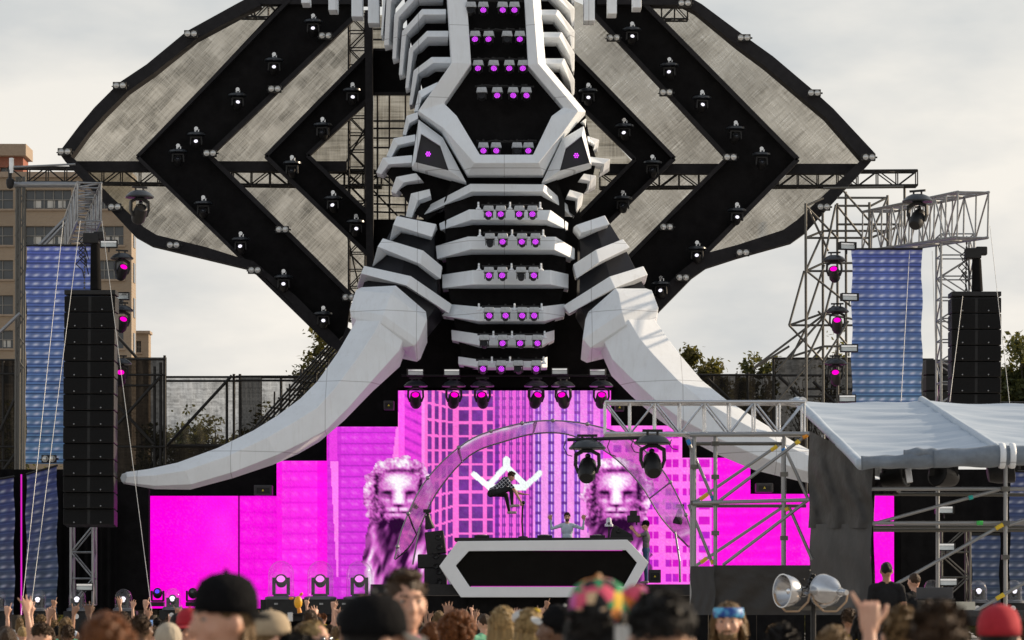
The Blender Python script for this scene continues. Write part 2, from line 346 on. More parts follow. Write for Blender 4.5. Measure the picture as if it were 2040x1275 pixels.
# ------------------------------------------------------------------ LED video wall, drawn pixel by pixel
U0, V0, ST = 285, 772, 2
UU, VV = np.meshgrid(np.arange(U0, 1800, ST, dtype=float), np.arange(V0, 1220, ST, dtype=float))
IMG = np.zeros(UU.shape + (3,)); IMG[:] = (255, 0, 214)
def vnoise(u, v, s, seed=0):
    r = np.random.default_rng(seed); G = r.random((64, 64)); x = (u / s) % 63; y = (v / s) % 63
    i, j = x.astype(int), y.astype(int); fx, fy = x - i, y - j; fx = fx * fx * (3 - 2 * fx); fy = fy * fy * (3 - 2 * fy)
    return (G[j, i] * (1 - fx) + G[j, i + 1] * fx) * (1 - fy) + (G[j + 1, i] * (1 - fx) + G[j + 1, i + 1] * fx) * fy
def put(mask, c, a=1.0):
    global IMG
    a = np.broadcast_to(np.asarray(a, float), mask.shape)[..., None] * mask[..., None]
    IMG = IMG * (1 - a) + np.asarray(c, float) * a
def sstep(x, a, b):
    t = np.clip((x - a) / (b - a), 0, 1); return t * t * (3 - 2 * t)
n1, n2, n3 = vnoise(UU, VV, 40, 1), vnoise(UU, VV, 9, 2), vnoise(UU, VV, 3.1, 3)
put(np.ones_like(UU), (250, 45, 226), 0.9 * sstep(UU, 300, 470) * (0.35 + 0.65 * n1))
def ridges(x0, x1, base, line, per, amt, cell=24.0, ph=0.0):
    m = (UU >= x0) & (UU < x1); t = ((VV - ph) / per) % 1.0
    put(m, base)
    put(m, line, amt * np.exp(-((t - 0.93) / 0.09) ** 2)); put(m, (255, 150, 240), amt * 0.5 * np.exp(-((t - 0.35) / 0.16) ** 2) * (0.5 + 0.5 * np.sin((UU - 14 * t) / cell * 2 * np.pi)) * (0.5 + n2))
    put(m, line, amt * 0.35 * np.clip(n2 - 0.45, 0, 1))
ridges(476, 552, (240, 18, 216), (205, 0, 190), 31, 0.35); put((np.abs(UU - 476) < 1.6), (150, 0, 130), 0.7)
ridges(552, 652, (243, 40, 222), (205, 10, 196), 31, 0.45, ph=12); put((UU > 552) & (UU < 562), (252, 20, 220), 0.8); put((UU > 632) & (UU < 652), (250, 10, 216), 0.7)
ridges(652, 796, (212, 52, 214), (140, 30, 160), 22, 0.62, ph=6); put((UU > 652) & (UU < 680), (190, 40, 195), 0.55)
w = 658 + (VV - 915) * 0.055; put((VV > 918) & (UU > w) & (UU < 675 + 0 * VV) & (VV < 1150), (250, 120, 230)); put((VV < 918) & (UU > 655) & (UU < 672), (225, 60, 215))
put((UU > 780 + (930 - VV) * 0.12) & (UU < 792 + (930 - VV) * 0.13) & (VV < 930), (255, 120, 225))
put((UU > 794) & (UU < 812), (255, 90, 228))
# sloping ridges on the turned side of the far block
m = (UU >= 806) & (UU < 848); t = ((VV - (UU - 806) * 0.5) / 21.0) % 1
put(m, (228, 60, 214)); put(m, (165, 40, 178), 0.7 * np.exp(-((t - 0.5) / 0.16) ** 2) * (0.6 + n2))
put((UU > 840) & (UU < 847), (250, 130, 225))
# gridded tower
m = (UU >= 847) & (UU < 982); put(m, (104, 48, 132)); put(m, (150, 70, 190), 0.55 * n1); put(m, (70, 30, 95), 0.4 * n2)
for xl, wd in ((849, 3), (863, 2.4), (877, 2.4), (890, 2.6), (908, 5.5), (937, 4), (966, 4)):
    put(m & (np.abs(UU - xl) < wd), (246, 108, 206))
tL = ((VV + (908 - UU) * 0.32 * np.sign(900 - VV) * sstep(np.abs(900 - VV), 0, 160)) / 27.6) % 1; tR = (VV + (UU - 908) * 0.10 * np.sign(VV - 900) * 0) / 27.6 % 1
put(m & (UU < 908) & (np.abs(tL - 0.5) < 0.075), (246, 108, 206)); put(m & (UU >= 908) & (np.abs(tR - 0.5) < 0.08), (246, 108, 206))
# slender striped towers
m = (UU >= 982) & (UU < 1062); put(m, (236, 96, 208)); t = ((UU - 982) / 13.4) % 1
put(m & (t > 0.36) & (t < 0.86), (118, 48, 158)); put(m & (np.abs(t - 0.6) < 0.07), (214, 90, 205)); put(m & (t > 0.36) & (((VV / 18.0) % 1) < 0.3), (88, 36, 120), 0.55)
put((UU > 1060) & (UU < 1080), (150, 50, 160), 0.8)
m = (UU >= 1062) & (UU < 1220); put(m, (238, 146, 228)); t = ((UU - 1055) / 26.0) % 1
put(m & (t > 0.42) & (t < 0.92), (128, 70, 190)); put(m & (np.abs(t - 0.67) < 0.05), (240, 190, 240)); put(m & (t > 0.42) & (t < 0.92) & (((VV / 20.0) % 1) < 0.22), (88, 40, 130), 0.8)
put(m, (250, 80, 224), 0.45 * sstep(UU, 1130, 1220)); put((UU > 1202) & (UU < 1220), (255, 70, 228), 0.85)
m = (VV < 838) & (UU > 985) & (UU < 1205); put(m, (200, 90, 205), 0.25)
# the windowed blocks on the right
m = (UU >= 1220) & (UU < 1420); put(m, (250, 116, 228)); put(m, (255, 60, 226), 0.4 * n1)
for x0, x1 in ((1222, 1238), (1246, 1262), (1288, 1300), (1303, 1313), (1326, 1338), (1341, 1352), (1360, 1369), (1373, 1382), (1392, 1414)):
    put((UU >= x0) & (UU < x1) & (((VV - 4) / 28.5) % 1 < 0.50), (206, 26, 192)); put((UU >= x0) & (UU < x1) & (((VV - 4) / 28.5) % 1 < 0.50), (150, 40, 190), 0.5 * (n1 > 0.55))
m = UU >= 1418; put(m, (250, 16, 214)); t = ((VV) / 24.0) % 1; put(m & (UU < 1640), (255, 90, 235), 0.35 * np.exp(-((t - 0.5) / 0.2) ** 2) * n2); put((UU > 1595) & (UU < 1640), (255, 60, 225), 0.4)
# two stone lions
def lion(cx, cy, s):
    x, y = (UU - cx) / s, (VV - cy) / s; wob = 0.10 * (vnoise(UU, VV, 13, 7) - 0.5) * 2
    ang = np.arctan2(x, -y - 0.05); rad = np.hypot(x / 1.10, (y + 0.10) / 1.16)
    body = (np.abs(x + 0.02) < 1.02 - 0.08 * np.sin(y * 2.1) + wob) & (y > 0.45) & (y < 3.4); mk = (rad < 1 + wob) | body
    G = lambda a, b, sx, sy: np.exp(-((x - a) / sx) ** 2 - ((y - b) / sy) ** 2)
    lock = np.sin(ang * 8 + 5 * vnoise(UU, VV, 17, 4) + rad * 4) * 0.5 + np.sin(ang * 19 + rad * 7 + 7 * vnoise(UU, VV, 9, 14)) * 0.35
    g_ = 0.46 + 0.24 * lock + 0.26 * (vnoise(UU, VV, 2.6, 51) - 0.5) + 0.26 * (vnoise(UU, VV, 5, 9) - 0.5) + 0.40 * G(0, -1.05, 0.75, 0.22) + 0.22 * G(-0.95, -0.1, 0.2, 0.6) + 0.34 * G(0.98, 0.0, 0.16, 0.7) - 0.25 * G(0.72, 0.25, 0.25, 0.5) - 0.22 * G(-0.72, 0.35, 0.25, 0.5)
    low = sstep(y, 0.72, 1.1); st = 0.30 + 0.6 * (vnoise(UU * 1.5 + VV * 0.5, VV * 0.45, 10, 12) - 0.42) + 0.10 * np.sin(x * 14 + y * 3 + 5 * vnoise(UU, VV, 16, 31)); g_ = g_ * (1 - low) + st * low
    g_ = g_ - 0.30 * G(0, 1.25, 0.75, 0.45) - 0.15 * G(0.1, 2.4, 0.5, 1.0) + 0.55 * G(-0.88, 2.6, 0.12, 0.9) * low + 0.30 * G(0.7, 1.9, 0.28, 0.5) * low + 0.25 * G(-0.7, 1.7, 0.2, 0.35) * low
    fr = np.hypot(x / 0.70, (y + 0.06) / (0.90 - 0.10 * (y > 0.2))); fv = 0.62 + 0.16 * (vnoise(UU, VV, 2.6, 52) - 0.5) + 0.14 * (vnoise(UU, VV, 5, 21) - 0.5) - 0.16 * np.abs(x) / 0.6
    fv = fv + 0.40 * G(0, -0.48, 0.45, 0.22) + 0.42 * G(0, 0.02, 0.17, 0.30) - 0.60 * (G(0.36, -0.11, 0.17, 0.065) + G(-0.36, -0.11, 0.17, 0.065)) - 0.14 * (G(0.38, 0.02, 0.18, 0.08) + G(-0.38, 0.02, 0.18, 0.08)) + 0.20 * (G(0.40, 0.16, 0.16, 0.09) + G(-0.40, 0.16, 0.16, 0.09))
    fv = fv - 0.30 * (G(0.24, 0.08, 0.05, 0.2) + G(-0.24, 0.08, 0.05, 0.2)) - 0.75 * G(0, 0.31, 0.17, 0.05) - 0.5 * G(0, 0.43, 0.025, 0.08) - 0.55 * (G(0.18, 0.52, 0.17, 0.032) + G(-0.18, 0.52, 0.17, 0.032)) + 0.24 * (G(0.21, 0.41, 0.15, 0.07) + G(-0.21, 0.41, 0.15, 0.07)) + 0.18 * G(0, 0.64, 0.2, 0.06) - 0.3 * (G(0.56, 0.45, 0.16, 0.28) + G(-0.56, 0.45, 0.16, 0.28)) + 0.05 * np.sin(y * 34 + np.abs(x) * 8) * (G(0.45, 0.12, 0.2, 0.2) + G(-0.45, 0.12, 0.2, 0.2))
    e = sstep(fr, 0.80, 1.02); g_ = np.where(fr < 1.02, fv * (1 - e) + g_ * e, g_)
    g_ -= 0.42 * (G(0.24, -0.80, 0.28, 0.07) + G(-0.24, -0.80, 0.28, 0.07)) + 0.40 * (G(0.70, -0.36, 0.07, 0.34) + G(-0.70, -0.36, 0.07, 0.34)) + 0.45 * G(0, 0.86, 0.5, 0.12)
    g_ = np.clip((g_ - 0.50) * 1.12 + 0.52, 0, 1)[..., None]; lo, mi, hi = np.array((40, 8, 46.)), np.array((200, 92, 188.)), np.array((248, 238, 248.))
    c = np.where(g_ < 0.5, lo + (mi - lo) * g_ * 2, mi + (hi - mi) * (g_ * 2 - 1))
    global IMG
    a = (mk * 1.0)[..., None]; IMG = IMG * (1 - a) + c * a
lion(794, 988, 63); lion(1228, 988, 63)
# white crown mark
def seg(x0, y0, x1, y1, wd):
    dx, dy = x1 - x0, y1 - y0; t = np.clip(((UU - x0) * dx + (VV - y0) * dy) / (dx * dx + dy * dy), 0, 1)
    put(np.hypot(UU - x0 - t * dx, VV - y0 - t * dy) < wd, (236, 242, 242))
for s_ in ((944, 945, 972, 968), (972, 968, 1009, 929), (1009, 915, 1009, 932), (1009, 929, 1048, 968), (1048, 968, 1075, 943), (974, 971, 1046, 971)): seg(*s_, 5.6)
put((UU > 1002.5) & (UU < 1016) & (VV > 912) & (VV < 930), (236, 242, 242))
IMG *= (0.93 + 0.09 * nrng.random(UU.shape) + 0.06 * vnoise(UU, VV, 70, 41))[..., None]; IMG[..., 1] += 26 * (nrng.random(UU.shape) > 0.8) * vnoise(UU, VV, 55, 42)
IMG *= (1 - 0.025 * (((UU - 290) % 36) < 2) - 0.02 * (((VV - 778) % 36) < 2))[..., None]
c = np.clip(IMG, 0, 255) / 255.0; IMGL = np.where(c <= 0.04045, c / 12.92, ((c + 0.055) / 1.055) ** 2.4)

def grid_mesh(name, cols, origin_fn, material, parent, wave=None):
    """cols: rows x cols x 3 linear colours; origin_fn(i, j) arrays -> x, y, z world"""
    ny, nx = cols.shape[:2]; J, I = np.meshgrid(np.arange(nx), np.arange(ny)); x, y, z = origin_fn(I, J)
    off = wpos(parent); co = np.stack([x - off.x, y - off.y, z - off.z], -1).reshape(-1, 3)
    k = (I[:-1, :-1] * nx + J[:-1, :-1]).ravel(); f = np.stack([k, k + nx, k + nx + 1, k + 1], -1)
    me = bpy.data.meshes.new(name); me.vertices.add(len(co)); me.vertices.foreach_set('co', co.ravel())
    me.loops.add(f.size); me.loops.foreach_set('vertex_index', f.ravel().astype(np.int32)); me.polygons.add(len(f))
    me.polygons.foreach_set('loop_start', np.arange(0, f.size, 4, dtype=np.int32)); me.update(calc_edges=True); me.validate()
    at = me.color_attributes.new('print', 'FLOAT_COLOR', 'POINT'); at.data.foreach_set('color', np.concatenate([cols.reshape(-1, 3), np.ones((nx * ny, 1))], 1).astype(np.float32).ravel())
    me.materials.append(material); o = bpy.data.objects.new(name, me); COL.objects.link(o); o.parent = parent; return o

DS = 88.0
vw = thing('video_wall', Vector((P(1010, 1200, DS).x, DS, 0)), 'stepped video wall glowing magenta with towers, two lions and a white crown mark', 'video wall')
for x0, x1, y0, y1 in ((291, 475, 988, 1212), (477, 551, 988, 1212), (552, 651, 918, 1200), (652, 794, 850, 1200), (794, 1217, 778, 1180), (1217, 1359, 848, 1180), (1359, 1496, 912, 1180), (1496, 1782, 984, 1212)):
    i0, i1, j0, j1 = int((y0 - V0) / ST), int((y1 - V0) / ST) + 1, int((x0 - U0) / ST), int((x1 - U0) / ST) + 1
    cols = IMGL[i0:i1, j0:j1]; s = DS / FPX
    def fn(I, J, i0=i0, j0=j0): return ((U0 + (j0 + J) * ST - 1020) * s, np.full(I.shape, DS), EYE + (HORIZON - (V0 + (i0 + I) * ST)) * s)
    o = grid_mesh('screen_section', cols, fn, LEDM, vw)
    q = slab(x0 + 1, x1 - 1, y0 + 1, y1 - 1, DS + 0.03, 0.18).build('screen_housing', BLACKM, o, local=True)
    q.data.transform(Matrix.Translation(-wpos(vw)))

# ------------------------------------------------------------------ the hood wings: black chevrons, shade cloth, border
def flat(pts, D, th, name, m, parent, bevel=0.0):
    return MB().prism([P(x, y, D) for x, y in pts], [P(x, y, D) + Vector((0, th, 0)) for x, y in pts]).build(name, m, parent, bevel=bevel)

def edgebar(parent, pts, D, wpx, m, name='edge_trim', th=0.22):
    """raised rim laid along a polyline"""
    mb = MB(); s = D / FPX * wpx
    for (x0, y0), (x1, y1) in zip(pts[:-1], pts[1:]): mb.bar(P(x0, y0, D), P(x1, y1, D), th, s, up=Vector((0, -1, 0)).cross(P(x1, y1, D) - P(x0, y0, D)).normalized())
    return mb.build(name, m, parent)

def ribbon(parent, outer, inner, D, th, name, m):
    n_ = len(outer); rows = [[P(x, y, D) for x, y in outer], [P(x, y, D) for x, y in inner], [P(x, y, D) + Vector((0, th, 0)) for x, y in inner], [P(x, y, D) + Vector((0, th, 0)) for x, y in outer]]
    return MB().loft(rows).build(name, m, parent)

DW = 91.0
wl_ = thing('hood_wing', Vector((P(430, 900, DW).x, DW, 0)), 'left wing of the hood with olive mesh panels between black chevrons', 'stage wing', 'hood wings')
outer = [(500, -8), (470, 8), (372, 62), (292, 128), (238, 164), (188, 214), (158, 250), (117, 304), (130, 322), (212, 410), (268, 470), (300, 488), (400, 512), (487, 533), (532, 556), (566, 590), (672, 700), (705, 660)]
inner = [(520, 10), (494, 22), (390, 78), (306, 146), (254, 182), (206, 230), (176, 264), (141, 312), (150, 318), (222, 392), (286, 452), (312, 468), (410, 492), (474, 512), (505, 520), (590, 590), (680, 680), (690, 650)]
ribbon(wl_, outer, inner, 90.2, 0.6, 'border', TRIM)
flat([(575, -10), (720, -10), (720, 22), (415, 310), (700, 592), (690, 660), (660, 690), (272, 313)], 90.5, 0.35, 'chevron', BLACKC, wl_)
flat([(735, 100), (735, 196), (612, 310), (742, 432), (742, 512), (527, 312)], 90.5, 0.35, 'chevron', BLACKC, wl_)
flat([(742, 100), (838, 100), (838, 187), (742, 187)], 90.6, 0.3, 'cross_panel', BLACKC, wl_); flat([(742, 437), (860, 437), (800, 560), (742, 540)], 90.6, 0.3, 'cross_panel', BLACKC, wl_)
edgebar(wl_, [(577, 0), (274, 313), (662, 690)], 90.35, 7, TRIM); edgebar(wl_, [(708, 32), (417, 310), (704, 594)], 90.35, 9, TRIM)
edgebar(wl_, [(732, 106), (530, 312), (742, 516)], 90.35, 8, TRIM); edgebar(wl_, [(736, 196), (613, 310), (742, 434)], 90.35, 8, TRIM)
edgebar(wl_, [(742, 100), (838, 100)], 90.4, 5, TRIM); edgebar(wl_, [(742, 187), (838, 187)], 90.4, 5, TRIM)
flat([(134, 321), (690, 321), (690, 341), (152, 341)], 90.85, 0.3, 'crossbar', TRIM, wl_)
flat([(727, 20), (742, 20), (744, 620), (730, 620)], 90.0, 0.4, 'post', TRIM, wl_)
flat([(500, -8), (760, -8), (760, 8), (500, 8)], 90.3, 0.4, 'top_beam', TRIM, wl_)
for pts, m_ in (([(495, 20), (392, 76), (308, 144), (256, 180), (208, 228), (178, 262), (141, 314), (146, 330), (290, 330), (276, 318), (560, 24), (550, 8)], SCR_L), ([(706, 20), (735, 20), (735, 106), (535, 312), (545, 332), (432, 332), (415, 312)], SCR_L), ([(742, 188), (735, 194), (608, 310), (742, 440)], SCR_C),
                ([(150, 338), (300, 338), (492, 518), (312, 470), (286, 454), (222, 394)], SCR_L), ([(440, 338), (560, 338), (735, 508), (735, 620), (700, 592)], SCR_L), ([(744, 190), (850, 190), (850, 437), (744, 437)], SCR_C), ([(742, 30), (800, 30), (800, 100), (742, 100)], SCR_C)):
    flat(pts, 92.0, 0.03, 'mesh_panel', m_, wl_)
wr_ = thing('hood_wing', Vector((P(1440, 900, DW).x, DW, 0)), 'right wing of the hood with smooth pale mesh between black chevrons', 'stage wing', 'hood wings')
outer = [(1190, -8), (1370, -8), (1398, 8), (1484, 72), (1540, 112), (1618, 178), (1660, 216), (1744, 306), (1735, 322), (1606, 462), (1578, 482), (1470, 512), (1408, 532), (1380, 552), (1225, 710)]
inner = [(1190, 8), (1362, 10), (1385, 22), (1470, 92), (1524, 132), (1602, 198), (1645, 234), (1716, 316), (1710, 324), (1588, 438), (1560, 458), (1468, 488), (1400, 506), (1350, 545), (1210, 690)]
ribbon(wr_, outer, inner, 90.2, 0.6, 'border', TRIM)
flat([(1180, -10), (1285, 8), (1590, 318), (1400, 510), (1368, 552), (1235, 685), (1190, 600), (1255, 505), (1448, 316), (1195, 42), (1180, 25)], 90.5, 0.35, 'chevron', BLACKC, wr_)
flat([(1140, 108), (1344, 317), (1200, 455), (1140, 440), (1266, 318), (1140, 195)], 90.5, 0.35, 'chevron', BLACKC, wr_)
edgebar(wr_, [(1283, 8), (1589, 318), (1400, 510)], 90.35, 9, TRIM); edgebar(wr_, [(1185, 30), (1449, 315), (1250, 515)], 90.35, 8, TRIM)
edgebar(wr_, [(1143, 110), (1343, 316), (1200, 455)], 90.35, 8, TRIM); edgebar(wr_, [(1160, 215), (1265, 318), (1145, 440)], 90.35, 7, TRIM)
flat([(1215, 326), (1716, 326), (1700, 346), (1215, 346)], 90.85, 0.3, 'crossbar', TRIM, wr_)
for pts, m_ in (([(1385, 20), (1470, 90), (1524, 130), (1602, 196), (1645, 232), (1716, 318), (1705, 336), (1580, 336), (1588, 318), (1278, 10), (1362, 8)], SCR_R), ([(1140, 0), (1186, 20), (1452, 316), (1440, 336), (1335, 336), (1343, 316), (1140, 112)], SCR_R), ([(1150, 205), (1268, 330), (1150, 330)], SCR_C),
                ([(1310, 335), (1440, 335), (1245, 530), (1190, 560), (1150, 455), (1195, 450)], SCR_R), ([(1570, 345), (1690, 345), (1588, 440), (1560, 460), (1468, 490), (1400, 508)], SCR_R), ([(1150, 330), (1262, 330), (1262, 345), (1150, 440)], SCR_C)):
    flat(pts, 92.0, 0.03, 'mesh_panel', m_, wr_)

# support trusses seen through and between the wing panels
truss('wing_truss', P(20, 349, 91.6), P(760, 358, 91.6), 0.45, 0.45, 20, 0.035, BSTEEL, 'dark horizontal truss running behind the left wing at bar height')
truss('wing_truss', P(1195, 360, 91.6), P(1826, 356, 91.6), 0.45, 0.45, 16, 0.035, BSTEEL, 'dark horizontal truss running behind the right wing to the scaffold')
truss('tower_truss', P(712, 640, 91.4), P(712, 30, 91.4), 0.5, 0.5, 18, 0.032, BSTEEL, 'black upright truss tower beside the left wing post')
truss('hood_brace_truss', P(480, 22, 91.4), P(590, 22, 91.4), 0.35, 0.42, 4, 0.03, BSTEEL, 'short black truss at the top of the left wing')
truss('hood_brace_truss', P(1292, 26, 91.4), P(1370, 26, 91.4), 0.35, 0.42, 3, 0.03, BSTEEL, 'short black truss at the top of the right wing')
ls = thing('ladder_scaffold', P(780, 430, 92.6), 'black scaffold with level rungs behind the centre-left mesh', 'scaffold')
for y in (58, 79, 241, 256, 275, 294, 352, 368, 389, 406, 422): pole('rung', P(740, y, 91.5), P(842, y + (3 if y > 340 else 0), 91.5), 0.028, BSTEEL, ls)
for x in (752, 776, 808): pole('upright', P(x, 440, 91.5), P(x, 190, 91.5), 0.03, BSTEEL, ls)
for x0, y0, x1, y1 in ((744, 380, 792, 430), (744, 338, 800, 385), (686, 330, 730, 250), (690, 460, 722, 600)): pole('brace', P(x0, y0, 91.5), P(x1, y1, 91.5), 0.026, BSTEEL, ls)

# ------------------------------------------------------------------ the white-ribbed elephant
el = thing('elephant_figure', Vector((P(1005, 900, 86).x, 86, 0)), 'giant white ribbed mechanical elephant head with two tusks over the stage', 'stage sculpture')
def back(pl, dy): return [v + Vector((0, dy, 0)) for v in pl]
def PL(pts, D, dep): return [P(x, y, D + d) for (x, y), d in zip(pts, dep)]
def band(name, T, M, B, D, dep, th=1.0, bev=0.02):
    t_, m_, b_ = PL(T, D + 0.10, dep), PL(M, D, dep), PL(B, D + 0.55, dep)
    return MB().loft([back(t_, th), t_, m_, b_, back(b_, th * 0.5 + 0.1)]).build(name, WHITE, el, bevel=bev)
core = [(800, -60), (812, 60), (835, 150), (852, 225), (835, 300), (815, 345), (830, 390), (845, 430), (840, 470), (820, 560), (840, 640), (820, 700), (785, 772), (1232, 772), (1185, 700), (1180, 640), (1195, 560), (1170, 480), (1155, 420), (1165, 370), (1172, 330), (1162, 225), (1140, 150), (1120, 60), (1105, -60)]
MB().prism([P(x, y, 86.6) for x, y in core], [P(x, y, 89.8) for x, y in core]).build('black_body', BLACKC, el)
snout = [(905, 345), (1105, 345), (1125, 400), (1128, 560), (1105, 640), (1080, 735), (925, 735), (905, 640), (890, 560), (885, 400)]
MB().prism([P(x, y, 85.3) for x, y in snout], [P(x, y, 86.65) for x, y in snout]).build('snout_body', BLACKC, el)
trunk = [(912, -60), (928, 130), (875, 215), (905, 240), (945, 320), (1070, 320), (1110, 240), (1135, 216), (1060, 130), (1050, -60)]
MB().prism([P(x, y, 85.2) for x, y in trunk], [P(x, y, 86.65) for x, y in trunk]).build('brow_panel', BLACKC, el)
cheek = [(834, 226), (816, 262), (796, 298), (778, 335), (770, 346), (800, 385), (826, 425), (850, 440), (945, 372), (934, 352), (885, 262)]
MB().prism([P(x, y, 85.75) for x, y in cheek], [P(x, y, 86.65) for x, y in cheek]).build('cheek_panel', BLACKC, el)
cheek = [(1165, 222), (1172, 262), (1188, 318), (1182, 350), (1160, 392), (1146, 432), (1070, 372), (1080, 352), (1122, 268)]
MB().prism([P(x, y, 85.75) for x, y in cheek], [P(x, y, 86.65) for x, y in cheek]).build('cheek_panel', BLACKC, el)
# skull frame
inn = [(927, -50), (938.5, 127), (885, 206), (910, 231), (956, 308), (1062, 308), (1099, 231), (1122, 214), (1052, 130), (1042, -50)]
ofr = [(889, -50), (900, 125), (833, 221), (884, 256), (945, 325), (1073, 325), (1122, 264), (1152, 221), (1072, 126), (1058, -50)]
osd = [(887, -50), (898, 128), (831, 226), (880, 264), (931, 348), (1082, 348), (1121, 272), (1167, 222), (1087, 127), (1073, -50)]
dep = [0.6, 0.35, 0.5, 0.3, 0, 0, 0.3, 0.5, 0.35, 0.6]
r1 = PL(inn, 84.05, dep); r2 = PL(ofr, 83.95, dep); r3 = PL(osd, 84.55, dep)
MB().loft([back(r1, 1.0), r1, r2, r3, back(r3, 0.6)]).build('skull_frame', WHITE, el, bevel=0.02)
for nm, o4, i4, lp in (('eye_frame', [(834, 238), (882, 274), (929, 363), (820, 332)], [(839, 266), (877, 290), (894, 339.5), (827.5, 323)], (853, 307)), ('eye_frame', [(1163, 251), (1120, 276), (1079, 364), (1179, 328)], [(1159, 270), (1127, 295), (1115, 340), (1175, 324)], (1148, 310))):
    ro, ri = [P(x, y, 84.75) for x, y in o4], [P(x, y, 84.45) for x, y in i4]
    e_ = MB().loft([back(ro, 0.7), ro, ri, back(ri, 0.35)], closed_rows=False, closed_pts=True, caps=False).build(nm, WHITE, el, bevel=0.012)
    pm = MB().prism([P(x, y, 84.62) for x, y in i4], [P(x, y, 84.62) + Vector((0, 0.2, 0)) for x, y in i4]); q = pm.build('eye_panel', NAVY, e_, local=True); q.data.transform(Matrix.Translation(-wpos(el)))
    c_ = P(*lp, 84.5); lm = MB()
    for k in range(7):
        a_ = 0 if k == 0 else 1; th_ = k * math.pi / 3; lm.ball(c_ + Vector((a_ * 0.055 * math.cos(th_), -0.02, a_ * 0.055 * math.sin(th_))), 0.021, 8, 6)
    q = lm.build('eye_light', L_PURP, e_, local=True); q.data.transform(Matrix.Translation(-wpos(el)))
# left ribs (outer edge, inner edge); the front face takes 40 % of the width
def U(pts, oy=0): return [(500 + u / 3.923, oy + v / 3.923) for u, v in pts]
def mid(a, b, t): return [(x0 + (x1 - x0) * t, y0 + (y1 - y0) * t) for (x0, y0), (x1, y1) in zip(a, b)]
ribsL = [([(1330, -330), (1180, -330), (1040, -150), (1015, 280)], [(1330, -250), (1200, -250), (1080, -100), (1042, 280)]),
         ([(1400, -210), (1230, -210), (1060, -20), (1040, 355)], [(1400, -120), (1250, -120), (1125, 40), (1108, 355)]),
         ([(1500, -70), (1290, -70), (1120, 110), (1104, 460)], [(1500, 15), (1310, 15), (1185, 160), (1157, 460)]),
         ([(1525, 70), (1335, 70), (1180, 245), (1155, 585)], [(1522, 155), (1365, 155), (1245, 295), (1207, 585)]),
         ([(1545, 240), (1375, 240), (1235, 380), (1205, 690)], [(1540, 330), (1385, 330), (1300, 420), (1252, 690)]),
         ([(1565, 445), (1410, 445), (1270, 550), (1235, 820)], [(1560, 535), (1440, 535), (1335, 605), (1282, 820)])]
for i, (o_, i_) in enumerate(ribsL):
    o_, i_ = U(o_), U(i_); band('rib', o_, mid(o_, i_, 0.52), i_, 85.0, [0.0, 0.1, 0.9, 1.6], 0.9)
for o_, i_, oy in (([(1460, 640), (1310, 710), (1275, 870)], [(1420, 725), (1345, 790), (1322, 872)], 0), ([(1302, 875), (1215, 905), (1185, 1050)], [(1310, 950), (1250, 992), (1225, 1062)], 0), ([(1285, 1050), (1115, 1080), (1058, 1220)], [(1282, 1130), (1165, 1162), (1118, 1236)], 0),
                   ([(1260, 35), (1030, 55), (978, 170)], [(1255, 125), (1100, 135), (1036, 196)], 300), ([(1290, 175), (1135, 205), (1094, 320)], [(1352, 250), (1225, 272), (1150, 345)], 300), ([(1396, 300), (1250, 335), (1208, 520)], [(1412, 380), (1330, 420), (1282, 528)], 300)):
    o_, i_ = U(o_, oy), U(i_, oy); band('cheek_rib', o_, mid(o_, i_, 0.66), i_, 84.9, [0.2, 0.4, 0.8], 0.9, 0.012)
# right ribs, seen more end-on
def V_(pts, oy=0): return [(1000 + u / 3.923, oy + v / 3.923) for u, v in pts]
for x0, y0 in ((215, -285), (250, -105), (290, 75), (318, 250), (338, 455)):
    o_ = V_([(x0, y0), (x0 + 150, y0), (568, y0 + 165), (566, y0 + 300)]); i_ = V_([(x0 + 4, y0 + 85), (x0 + 110, y0 + 85), (492, y0 + 215), (530, y0 + 325)])
    band('rib', o_, mid(o_, i_, 0.5), i_, 85.0, [0.0, 0.1, 0.9, 1.6], 0.9)
for o_, i_, oy in (([(655, 925), (660, 930), (655, 985)], [(610, 960), (640, 985), (652, 996)], 0), ([(668, 1062), (760, 1092), (752, 1150)], [(672, 1120), (710, 1150), (692, 1192)], 0), ([(690, 48), (846, 66), (838, 132)], [(690, 112), (775, 124), (762, 188)], 300),
                   ([(640, 180), (736, 196), (734, 268)], [(592, 245), (664, 262), (640, 332)], 300), ([(530, 305), (636, 336), (630, 396)], [(496, 378), (568, 398), (556, 520)], 300)):
    o_, i_ = V_(o_, oy), V_(i_, oy); band('cheek_rib', o_, mid(o_, i_, 0.66), i_, 84.9, [0.2, 0.4, 0.8], 0.9, 0.012)
# downward blocks at the crest
for x0, x1, y1 in ((600, 617, 6), (654, 672, 20), (700, 722, 33), (733, 755, 46), (1163, 1185, 41), (1210, 1229, 27), (1260, 1278, 15)):
    slab(x0, x1, -60, y1, 87.2, 0.7).build('crest_block', WHITE, el, bevel=0.02)
